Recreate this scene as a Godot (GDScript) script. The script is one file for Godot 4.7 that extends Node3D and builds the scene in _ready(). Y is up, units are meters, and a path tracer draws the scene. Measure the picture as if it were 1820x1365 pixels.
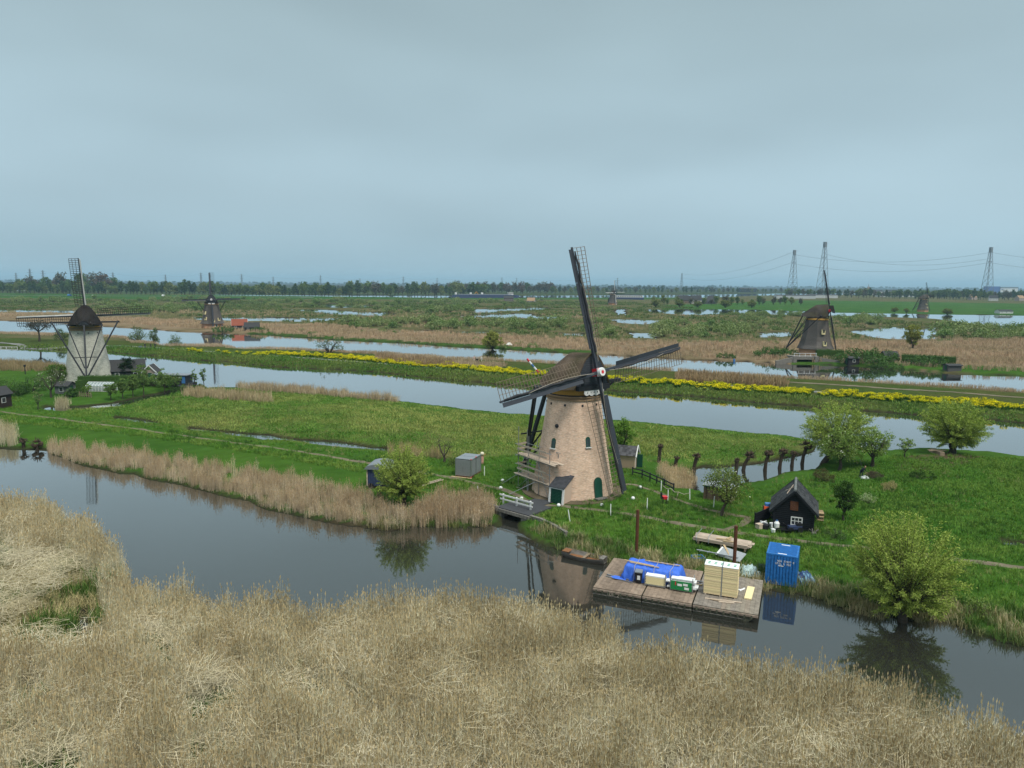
extends Node3D
# A drone's view of brick and thatch windmills between canals, reed beds and marsh under an overcast sky. Metres, y up.

const WATER := -1.0
var used_names := {}
var mats := {}
var noise_a := FastNoiseLite.new()
var noise_b := FastNoiseLite.new()


# ---------------------------------------------------------------- mesh building
class Geo:
	var v := PackedVector3Array()
	var n := PackedVector3Array()
	var uv := PackedVector2Array()
	var c := PackedColorArray()
	var col := Color.WHITE

	func tri(a: Vector3, b: Vector3, d: Vector3) -> void:
		var nn := (b - a).cross(d - a).normalized()
		v.append(a); v.append(d); v.append(b)
		for i in 3:
			n.append(nn); uv.append(Vector2.ZERO); c.append(col)

	func quad(a: Vector3, b: Vector3, d: Vector3, e: Vector3) -> void:
		tri(a, b, d)
		tri(a, d, e)

	func smooth_tri(a: Vector3, b: Vector3, d: Vector3, na: Vector3, nb: Vector3, nd: Vector3, ua := Vector2.ZERO, ub := Vector2.ZERO, ud := Vector2.ZERO) -> void:
		v.append(a); v.append(d); v.append(b)
		n.append(na); n.append(nd); n.append(nb)
		uv.append(ua); uv.append(ud); uv.append(ub)
		c.append(col); c.append(col); c.append(col)

	func box(at: Vector3, s: Vector3, b := Basis.IDENTITY) -> void:
		var h := s * 0.5
		var p := []
		for i in 8:
			p.append(at + b * Vector3(h.x if i & 1 else -h.x, h.y if i & 2 else -h.y, h.z if i & 4 else -h.z))
		quad(p[4], p[5], p[7], p[6])
		quad(p[1], p[0], p[2], p[3])
		quad(p[5], p[1], p[3], p[7])
		quad(p[0], p[4], p[6], p[2])
		quad(p[6], p[7], p[3], p[2])
		quad(p[0], p[1], p[5], p[4])

	func bar(p: Vector3, q: Vector3, w: float, h: float, up := Vector3.UP) -> void:
		var z := (q - p).normalized()
		if absf(z.dot(up)) > 0.98:
			up = Vector3.RIGHT if absf(z.x) < 0.9 else Vector3.BACK
		var x := up.cross(z).normalized()
		box((p + q) * 0.5, Vector3(w, h, p.distance_to(q)), Basis(x, z.cross(x), z))

	func taper(p: Vector3, q: Vector3, w0: float, h0: float, w1: float, h1: float, up := Vector3.UP) -> void:
		var z := (q - p).normalized()
		if absf(z.dot(up)) > 0.98:
			up = Vector3.RIGHT if absf(z.x) < 0.9 else Vector3.BACK
		var x := up.cross(z).normalized()
		var y := z.cross(x)
		var a := [p - x * w0 / 2 - y * h0 / 2, p + x * w0 / 2 - y * h0 / 2, p + x * w0 / 2 + y * h0 / 2, p - x * w0 / 2 + y * h0 / 2]
		var b := [q - x * w1 / 2 - y * h1 / 2, q + x * w1 / 2 - y * h1 / 2, q + x * w1 / 2 + y * h1 / 2, q - x * w1 / 2 + y * h1 / 2]
		for i in 4:
			var j := (i + 1) % 4
			quad(a[i], a[j], b[j], b[i])
		quad(a[3], a[2], a[1], a[0])
		quad(b[0], b[1], b[2], b[3])

	func tube(pts: Array, rad: Array, sides := 6, caps := true) -> void:
		var rings := []
		var norms := []
		var along := 0.0
		var lens := []
		for i in pts.size():
			var t: Vector3 = (pts[mini(i + 1, pts.size() - 1)] - pts[maxi(i - 1, 0)]).normalized()
			var x := t.cross(Vector3.RIGHT if absf(t.x) < 0.8 else Vector3.UP).normalized()
			var y := t.cross(x)
			var r := PackedVector3Array()
			var m := PackedVector3Array()
			for k in sides + 1:
				var a := TAU * k / sides
				var d := x * cos(a) + y * sin(a)
				m.append(d)
				r.append(pts[i] + d * rad[i])
			rings.append(r)
			norms.append(m)
			if i > 0:
				along += pts[i].distance_to(pts[i - 1])
			lens.append(along)
		for i in pts.size() - 1:
			for k in sides:
				var u0 := Vector2(float(k) / sides, lens[i])
				var u1 := Vector2(float(k + 1) / sides, lens[i])
				var w0 := Vector2(float(k) / sides, lens[i + 1])
				var w1 := Vector2(float(k + 1) / sides, lens[i + 1])
				smooth_tri(rings[i][k], rings[i][k + 1], rings[i + 1][k + 1], norms[i][k], norms[i][k + 1], norms[i + 1][k + 1], u0, u1, w1)
				smooth_tri(rings[i][k], rings[i + 1][k + 1], rings[i + 1][k], norms[i][k], norms[i + 1][k + 1], norms[i + 1][k], u0, w1, w0)
		if caps:
			for k in sides:
				tri(pts[0], rings[0][k + 1], rings[0][k])
				tri(pts[-1], rings[-1][k], rings[-1][k + 1])

	# a turned shape: profile of (radius, height) points from the bottom up
	func lathe(profile: Array, sides := 32, at := Vector3.ZERO, round := true) -> void:
		for i in profile.size() - 1:
			var a: Vector2 = profile[i]
			var b: Vector2 = profile[i + 1]
			var slope := Vector2(b.y - a.y, a.x - b.x).normalized()
			for k in sides:
				var a0 := TAU * k / sides
				var a1 := TAU * (k + 1) / sides
				var d0 := Vector3(sin(a0), 0, cos(a0))
				var d1 := Vector3(sin(a1), 0, cos(a1))
				var p := [at + d0 * a.x + Vector3(0, a.y, 0), at + d1 * a.x + Vector3(0, a.y, 0), at + d1 * b.x + Vector3(0, b.y, 0), at + d0 * b.x + Vector3(0, b.y, 0)]
				var n0 := d0 * slope.x + Vector3(0, slope.y, 0)
				var n1 := d1 * slope.x + Vector3(0, slope.y, 0)
				if not round:
					n0 = (n0 + n1).normalized()
					n1 = n0
				var s := 4.2
				var q := [Vector2(a0 * s, -a.y), Vector2(a1 * s, -a.y), Vector2(a1 * s, -b.y), Vector2(a0 * s, -b.y)]
				smooth_tri(p[0], p[1], p[2], n0, n1, n1, q[0], q[1], q[2])
				smooth_tri(p[0], p[2], p[3], n0, n1, n0, q[0], q[2], q[3])

	# a surface through rows of points (each row the same length)
	func sheet(rows: Array, scale := 1.0) -> void:
		var nr := rows.size()
		var nc: int = rows[0].size()
		var nn := []
		for i in nr:
			var r := PackedVector3Array()
			for j in nc:
				var du: Vector3 = rows[i][mini(j + 1, nc - 1)] - rows[i][maxi(j - 1, 0)]
				var dv: Vector3 = rows[mini(i + 1, nr - 1)][j] - rows[maxi(i - 1, 0)][j]
				r.append(du.cross(dv).normalized())
			nn.append(r)
		for i in nr - 1:
			for j in nc - 1:
				var u := [Vector2(j, i) * scale, Vector2(j + 1, i) * scale, Vector2(j + 1, i + 1) * scale, Vector2(j, i + 1) * scale]
				smooth_tri(rows[i][j], rows[i][j + 1], rows[i + 1][j + 1], nn[i][j], nn[i][j + 1], nn[i + 1][j + 1], u[0], u[1], u[2])
				smooth_tri(rows[i][j], rows[i + 1][j + 1], rows[i + 1][j], nn[i][j], nn[i + 1][j + 1], nn[i + 1][j], u[0], u[2], u[3])

	# a leaf: a narrow four-cornered face, folded a little along its middle
	func leaf(at: Vector3, along: Vector3, side: Vector3, up: Vector3) -> void:
		var a := at - along * 0.5
		var b := at + side * 0.5 + up
		var d := at + along * 0.5
		var e := at - side * 0.5 + up
		tri(a, b, d)
		tri(a, d, e)

	func ball(at: Vector3, r: Vector3, sides := 10, rows := 6) -> void:
		var prof := []
		for i in rows + 1:
			prof.append(PI * i / rows)
		for i in rows:
			for k in sides:
				var q := []
				var m := []
				for w in [[prof[i], k], [prof[i], k + 1], [prof[i + 1], k + 1], [prof[i + 1], k]]:
					var d := Vector3(sin(w[0]) * sin(TAU * w[1] / sides), -cos(w[0]), sin(w[0]) * cos(TAU * w[1] / sides))
					q.append(at + d * r)
					m.append((d / r).normalized())
				smooth_tri(q[0], q[1], q[2], m[0], m[1], m[2])
				smooth_tri(q[0], q[2], q[3], m[0], m[2], m[3])

	func mesh() -> ArrayMesh:
		var arr := []
		arr.resize(Mesh.ARRAY_MAX)
		arr[Mesh.ARRAY_VERTEX] = v
		arr[Mesh.ARRAY_NORMAL] = n
		arr[Mesh.ARRAY_TEX_UV] = uv
		arr[Mesh.ARRAY_COLOR] = c
		var m := ArrayMesh.new()
		m.add_surface_from_arrays(Mesh.PRIMITIVE_TRIANGLES, arr)
		return m


# corner points from a flat list of east and south coordinates
func ring(a: Array) -> Array:
	var out := []
	for i in range(0, a.size(), 2):
		out.append(Vector2(a[i], a[i + 1]))
	return out


# ---------------------------------------------------------------- naming and placing
func numbered(called: String) -> String:
	if not used_names.has(called):
		used_names[called] = 0
		return called
	used_names[called] += 1
	return "%s_%03d" % [called, used_names[called]]


func tag(o: Node, label: String, category: String, group := "", kind := "") -> Node:
	if label:
		o.set_meta("label", label)
	if category:
		o.set_meta("category", category)
	if group:
		o.set_meta("group", group)
	if kind:
		o.set_meta("kind", kind)
	return o


func thing(called: String, label: String, category: String, at := Vector3.ZERO, turn := 0.0, group := "") -> Node3D:
	var o := Node3D.new()
	o.name = numbered(called)
	add_child(o, true)
	o.position = at
	o.rotation.y = turn
	tag(o, label, category, group)
	return o


func obj(called: String, g: Geo, m: Material, parent: Node = null) -> MeshInstance3D:
	return put_mesh(called, g.mesh(), m, parent)


func put_mesh(called: String, mesh: Mesh, m: Material, parent: Node = null) -> MeshInstance3D:
	var o := MeshInstance3D.new()
	o.mesh = mesh
	o.material_override = m
	if parent == null or parent == self:
		o.name = numbered(called)
		add_child(o, true)
	else:
		o.name = called
		parent.add_child(o, true)
	return o


func pivot(called: String, parent: Node, at := Vector3.ZERO, b := Basis.IDENTITY) -> Node3D:
	var o := Node3D.new()
	o.name = called
	parent.add_child(o, true)
	o.transform = Transform3D(b, at)
	return o


func dup(root: Node3D, at: Vector3, turn: float, size := 1.0, label := "", group := "") -> Node3D:
	var base: String = root.name
	base = base.left(-4) if base.length() > 4 and base[-4] == "_" else base
	var r: Node3D = root.duplicate()
	r.name = numbered(base)
	add_child(r, true)
	r.transform = Transform3D(Basis(Vector3.UP, turn).scaled(Vector3.ONE * size), at)
	if label:
		r.set_meta("label", label)
	if group:
		r.set_meta("group", group)
	return r


func simple_box(called: String, parent: Node, m: Material, at: Vector3, s: Vector3, b := Basis.IDENTITY) -> MeshInstance3D:
	var g := Geo.new()
	g.box(at, s, b)
	return obj(called, g, m, parent)


func lettering(text: String, size: float, deep: float, m: Material, parent: Node, at: Vector3, b: Basis) -> void:
	var t := TextMesh.new()
	var f := SystemFont.new()
	f.font_names = PackedStringArray(["Droid Sans Mono"])
	t.font = f
	t.text = text
	t.font_size = 32
	t.pixel_size = size / 32.0
	t.depth = deep
	var o := put_mesh("lettering", t, m, parent)
	o.transform = Transform3D(b, at)


# ---------------------------------------------------------------- materials (colours given as linear base colours)
func lin(r: float, g: float, b: float) -> Color:
	return Color(r, g, b).linear_to_srgb()


func grain_texture(seed_: int, freq: float, low: float, high: float, stretch := 1.0, size := 256) -> ImageTexture:
	var f := FastNoiseLite.new()
	f.seed = seed_
	f.frequency = freq
	f.fractal_octaves = 5
	f.fractal_gain = 0.6
	var im := Image.create(size, size, false, Image.FORMAT_RGB8)
	var src: Image = f.get_seamless_image(size, size, false, false, 0.15)
	for y in size:
		for x in size:
			var a := src.get_pixel(x, y).r
			if stretch > 1.0:
				a = src.get_pixel(int(x / stretch) % size, y).r
			var k := lerpf(low, high, a)
			im.set_pixel(x, y, Color(k, k, k))
	return ImageTexture.create_from_image(im)


func bump_texture(seed_: int, freq: float, strength: float, stretch := 1.0) -> ImageTexture:
	var f := FastNoiseLite.new()
	f.seed = seed_
	f.frequency = freq
	f.fractal_octaves = 4
	var im: Image = f.get_seamless_image(256, 256, false, false, 0.15)
	if stretch > 1.0:
		var o := Image.create(256, 256, false, im.get_format())
		for y in 256:
			for x in 256:
				o.set_pixel(x, y, im.get_pixel(int(x / stretch), y))
		im = o
	im.bump_map_to_normal_map(strength)
	return ImageTexture.create_from_image(im)


func make(key: String, color: Color, rough := 0.85, o := {}) -> StandardMaterial3D:
	var m := StandardMaterial3D.new()
	m.resource_name = key
	m.albedo_color = color
	m.roughness = rough
	m.metallic_specular = o.get("specular", 0.4)
	m.metallic = o.get("metal", 0.0)
	m.vertex_color_use_as_albedo = o.get("vc", false)
	if o.has("grain"):
		m.albedo_texture = o.grain
	if o.has("normal"):
		m.normal_enabled = true
		m.normal_texture = o.normal
		m.normal_scale = o.get("depth", 1.0)
	if o.has("tri"):
		m.uv1_triplanar = true
		m.uv1_world_triplanar = o.get("world", false)
		m.uv1_scale = Vector3.ONE * o.tri
	if o.has("uv"):
		m.uv1_scale = Vector3(o.uv, o.uv, o.uv)
	if o.has("back"):
		m.backlight_enabled = true
		m.backlight = o.back
	m.cull_mode = BaseMaterial3D.CULL_DISABLED if o.get("both", false) else BaseMaterial3D.CULL_BACK
	mats[key] = m
	return m


func brick_texture(main: Color, dark: Color, light: Color, old: Color, joint: Color) -> ImageTexture:
	var size := 512
	var im := Image.create(size, size, false, Image.FORMAT_RGB8)
	var r := RandomNumberGenerator.new()
	r.seed = 31
	im.fill(joint)
	var rows := 28
	var cols := 9
	for y in rows:
		var y0 := y * size / rows
		var y1 := (y + 1) * size / rows - 3
		for x in cols:
			var off := 0.5 if y % 2 else 0.0
			var x0 := int((x + off) * size / cols)
			var x1 := int((x + off + 1) * size / cols) - 3
			var k := r.randf_range(0.90, 1.04)
			var tone := main
			var pick := r.randf()
			if pick < 0.16:
				tone = dark
			elif pick < 0.3:
				tone = light
			elif pick < 0.36:
				tone = old
			tone = Color(minf(tone.r * k, 1), minf(tone.g * k, 1), minf(tone.b * k, 1))
			im.fill_rect(Rect2i(x0, y0, mini(x1, size) - x0, y1 - y0), tone)
			if x1 > size:
				im.fill_rect(Rect2i(0, y0, x1 - size, y1 - y0), tone)
	return ImageTexture.create_from_image(im)


func build_materials() -> void:
	var wood := grain_texture(3, 0.035, 0.70, 1.0, 6.0)
	var speck := grain_texture(5, 0.06, 0.72, 1.0)
	var fine := grain_texture(9, 0.18, 0.62, 1.0)
	var rough_n := bump_texture(12, 0.09, 5.0)
	make("soil", Color.WHITE, 1.0, {"vc": true, "grain": fine, "tri": 0.37, "world": true, "specular": 0.1, "normal": bump_texture(21, 0.12, 8.0), "depth": 0.8})
	make("gravel_path", lin(0.27, 0.235, 0.17), 1.0, {"vc": true, "grain": fine, "tri": 0.6, "world": true, "specular": 0.15})
	make("water", lin(0.020, 0.021, 0.017), 0.03, {"specular": 0.7, "normal": bump_texture(40, 0.02, 1.2), "depth": 0.07, "tri": 0.11, "world": true})
	mats.water.clearcoat_enabled = true
	mats.water.clearcoat = 1.0
	mats.water.clearcoat_roughness = 0.03
	make("reed", Color.WHITE, 0.95, {"vc": true, "both": true, "specular": 0.12, "back": lin(0.16, 0.13, 0.08)})
	make("blade", Color.WHITE, 0.8, {"vc": true, "both": true, "specular": 0.2, "back": lin(0.22, 0.34, 0.08)})
	make("leaf", Color.WHITE, 0.75, {"vc": true, "both": true, "specular": 0.25, "back": lin(0.42, 0.52, 0.16)})
	make("petal", Color.WHITE, 0.8, {"vc": true, "both": true, "specular": 0.2, "back": lin(0.3, 0.26, 0.02)})
	make("bark", lin(0.10, 0.085, 0.068), 0.95, {"vc": true, "grain": wood, "tri": 1.1, "normal": rough_n, "depth": 0.7, "specular": 0.15})
	make("brick", Color.WHITE, 0.92, {"vc": true, "grain": brick_texture(Color(0.835, 0.718, 0.622), Color(0.795, 0.67, 0.58), Color(0.86, 0.76, 0.675), Color(0.75, 0.665, 0.59), Color(0.765, 0.69, 0.625)), "uv": 0.48, "specular": 0.25, "normal": bump_texture(33, 0.15, 2.5), "depth": 0.5})
	make("brick_pale", Color.WHITE, 0.92, {"vc": true, "grain": brick_texture(Color(0.70, 0.70, 0.655), Color(0.63, 0.62, 0.58), Color(0.75, 0.75, 0.71), Color(0.57, 0.57, 0.54), Color(0.68, 0.68, 0.64)), "uv": 0.48, "specular": 0.25})
	make("moulding", lin(0.40, 0.27, 0.16), 0.9, {"grain": speck, "tri": 0.8})
	make("gable_paint", lin(0.075, 0.09, 0.11), 0.6, {"grain": wood, "tri": 0.9})
	make("ochre", lin(0.62, 0.34, 0.07), 0.7, {"grain": speck, "tri": 0.6})
	make("thatch_brown", Color.WHITE, 1.0, {"vc": true, "grain": grain_texture(51, 0.10, 0.55, 1.0, 3.0), "tri": 0.7, "normal": bump_texture(52, 0.15, 9.0), "depth": 1.0, "specular": 0.08})
	make("tarred", lin(0.026, 0.031, 0.040), 0.62, {"grain": wood, "tri": 0.9, "specular": 0.4})
	make("stock_paint", lin(0.046, 0.056, 0.074), 0.55, {"grain": speck, "tri": 0.7, "specular": 0.45})
	make("lattice", lin(0.25, 0.20, 0.15), 0.9, {"grain": wood, "tri": 1.0})
	make("lattice_dark", lin(0.055, 0.05, 0.048), 0.9, {"grain": wood, "tri": 1.0})
	make("canvas", lin(0.05, 0.053, 0.06), 0.95, {"grain": speck, "tri": 1.6})
	make("rope", lin(0.42, 0.38, 0.31), 0.95)
	make("white_paint", lin(0.76, 0.77, 0.76), 0.55, {"grain": grain_texture(61, 0.03, 0.82, 1.0), "tri": 0.8})
	make("red_paint", lin(0.55, 0.02, 0.03), 0.5)
	make("blue_paint", lin(0.05, 0.16, 0.38), 0.5)
	make("green_paint", lin(0.012, 0.085, 0.055), 0.5, {"grain": speck, "tri": 1.1})
	make("glass_dark", lin(0.03, 0.035, 0.04), 0.08, {"specular": 0.7})
	make("slate_tile", Color.WHITE, 0.8, {"vc": true, "grain": speck, "tri": 1.2})
	make("old_wood", lin(0.30, 0.235, 0.165), 0.92, {"vc": true, "grain": wood, "tri": 0.8, "specular": 0.2})
	make("fresh_wood", lin(0.58, 0.43, 0.25), 0.85, {"vc": true, "grain": wood, "tri": 0.9})
	make("plank", lin(0.64, 0.53, 0.42), 0.9, {"vc": true, "grain": wood, "tri": 0.7, "specular": 0.2})
	make("galvanised", lin(0.42, 0.45, 0.47), 0.42, {"metal": 0.75, "grain": grain_texture(71, 0.05, 0.8, 1.0), "tri": 0.9})
	make("zinc_sheet", lin(0.40, 0.43, 0.44), 0.5, {"metal": 0.45, "grain": grain_texture(71, 0.05, 0.8, 1.0), "tri": 0.5})
	make("rust", lin(0.17, 0.065, 0.032), 0.95, {"grain": grain_texture(75, 0.05, 0.5, 1.0), "tri": 0.8})
	make("concrete", lin(0.26, 0.245, 0.22), 0.95, {"vc": true, "grain": grain_texture(77, 0.03, 0.6, 1.0), "tri": 0.35, "normal": rough_n, "depth": 0.4})
	make("asphalt_pale", lin(0.27, 0.28, 0.27), 0.95, {"vc": true, "grain": fine, "tri": 0.5, "world": true})
	make("asphalt", lin(0.075, 0.08, 0.09), 0.9, {"grain": fine, "tri": 0.7})
	make("container_blue", lin(0.018, 0.165, 0.49), 0.5, {"grain": grain_texture(81, 0.02, 0.78, 1.0), "tri": 0.5})
	make("tarp_blue", lin(0.05, 0.16, 0.68), 0.5, {"grain": grain_texture(82, 0.03, 0.85, 1.0), "tri": 0.8, "both": true})
	make("panel_cream", lin(0.80, 0.69, 0.39), 0.85, {"vc": true, "grain": grain_texture(84, 0.05, 0.9, 1.0), "tri": 1.0})
	make("white_plain", lin(0.70, 0.72, 0.72), 0.6, {"vc": true})
	make("green_print", lin(0.05, 0.28, 0.16), 0.7)
	make("board_green", lin(0.012, 0.20, 0.055), 0.55)
	make("bin_black", lin(0.014, 0.014, 0.017), 0.5)
	make("deck", lin(0.32, 0.255, 0.205), 0.92, {"vc": true, "grain": grain_texture(86, 0.02, 0.75, 1.0), "tri": 0.35, "specular": 0.25})
	make("hull", lin(0.14, 0.145, 0.10), 0.75, {"grain": grain_texture(87, 0.03, 0.5, 1.0), "tri": 0.5})
	make("boat_wood", lin(0.20, 0.185, 0.165), 0.9, {"grain": wood, "tri": 0.9})
	make("boat_rust", lin(0.26, 0.12, 0.05), 0.95, {"grain": speck, "tri": 1.2})
	make("weatherboard", lin(0.012, 0.014, 0.020), 0.6, {"vc": true, "grain": wood, "tri": 0.9})
	make("shingle", Color.WHITE, 0.92, {"vc": true, "grain": speck, "tri": 1.5, "specular": 0.2})
	make("roof_dark", lin(0.055, 0.057, 0.06), 0.95, {"vc": true, "grain": speck, "tri": 0.4})
	make("red_tile", lin(0.30, 0.085, 0.048), 0.85, {"vc": true, "grain": speck, "tri": 0.5})
	make("plaster", Color.WHITE, 0.85, {"vc": true, "grain": grain_texture(91, 0.04, 0.8, 1.0), "tri": 0.4})
	make("metal_grey", lin(0.19, 0.215, 0.24), 0.6, {"metal": 0.3})
	make("steel_far", lin(0.16, 0.18, 0.20), 0.7)
	make("orange_plastic", lin(0.75, 0.12, 0.03), 0.6)
	make("cloth", Color.WHITE, 0.95, {"vc": true})
	make("greenhouse_glass", Color(0.80, 0.88, 0.90, 0.25), 0.05, {"specular": 0.6})
	mats.greenhouse_glass.transparency = BaseMaterial3D.TRANSPARENCY_ALPHA
	make("boat_cover", lin(0.05, 0.10, 0.30), 0.7)
	make("peat", lin(0.07, 0.045, 0.03), 1.0)
	make("ship_blue", lin(0.03, 0.045, 0.10), 0.6)



# ---------------------------------------------------------------- the scene
func _ready() -> void:
	noise_a.seed = 4
	noise_a.frequency = 0.05
	noise_b.seed = 8
	noise_b.frequency = 0.35
	# camera: a drone 24 m up, looking a little down
	var cam := Camera3D.new()
	cam.name = "camera"
	cam.position = Vector3(0, 24, 0)
	cam.rotation_degrees = Vector3(-7.94, 0, 0.48)
	cam.fov = 56.02
	cam.near = 0.5
	cam.far = 30000.0
	add_child(cam)
	# overcast sky
	var env := Environment.new()
	env.background_mode = Environment.BG_SKY
	env.sky = Sky.new()
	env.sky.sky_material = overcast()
	env.tonemap_mode = Environment.TONE_MAPPER_LINEAR
	env.tonemap_exposure = 1.9
	env.fog_enabled = true
	env.fog_density = 0.00009
	env.fog_light_color = Color(0.60, 0.74, 0.82)
	env.sdfgi_enabled = true
	env.ssao_enabled = true
	env.ssil_enabled = true
	var world := WorldEnvironment.new()
	world.name = "world_environment"
	world.environment = env
	add_child(world)
	var sun := DirectionalLight3D.new()
	sun.name = "sun"
	sun.light_energy = 0.5
	sun.light_angular_distance = 14.0
	sun.light_color = Color(1.0, 0.97, 0.92)
	sun.shadow_enabled = true
	sun.rotation_degrees = Vector3(-58, 35, 0)
	add_child(sun)

	build_materials()
	build_land()
	build_reeds_and_grass()
	build_mills()
	build_yard()
	build_pontoon()
	build_garden_side()
	build_left_bank()
	build_trees()
	build_middle()
	build_distance()


# a computed overcast sky: brightest a little above the horizon and overhead, with faint streaks
func overcast() -> PanoramaSkyMaterial:
	var f := FastNoiseLite.new()
	f.seed = 77
	f.frequency = 1.6
	f.fractal_octaves = 4
	var w := 512
	var h := 256
	var im := Image.create(w, h, false, Image.FORMAT_RGBF)
	for y in h:
		var el := (0.5 - (y + 0.5) / h) * 180.0
		for x in w:
			var az := TAU * (x + 0.5) / w
			var e := deg_to_rad(el)
			var d := Vector3(cos(e) * sin(az), sin(e) * 4.0, cos(e) * cos(az))
			var s := f.get_noise_3dv(d * 0.8)
			var c: Color
			if el < -2.0:
				c = Color(0.06, 0.07, 0.06)
			else:
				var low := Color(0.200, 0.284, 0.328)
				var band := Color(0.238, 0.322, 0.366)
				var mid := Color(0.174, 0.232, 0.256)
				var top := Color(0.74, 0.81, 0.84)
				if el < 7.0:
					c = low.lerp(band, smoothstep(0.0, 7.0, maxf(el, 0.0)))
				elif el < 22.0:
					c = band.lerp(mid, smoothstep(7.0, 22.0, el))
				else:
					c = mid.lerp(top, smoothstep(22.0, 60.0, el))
				var k := 1.0 + s * 0.17
				c = Color(c.r * k, c.g * k, c.b * k)
			im.set_pixel(x, y, c)
	var m := PanoramaSkyMaterial.new()
	m.panorama = ImageTexture.create_from_image(im)
	return m



# ---------------------------------------------------------------- ground and water
var xs := PackedFloat32Array()
var zs := PackedFloat32Array()
var shore := PackedFloat32Array()   # distance to the nearest bank, positive on land
var height := PackedFloat32Array()
var zone := PackedInt32Array()
var zones := []


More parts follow.
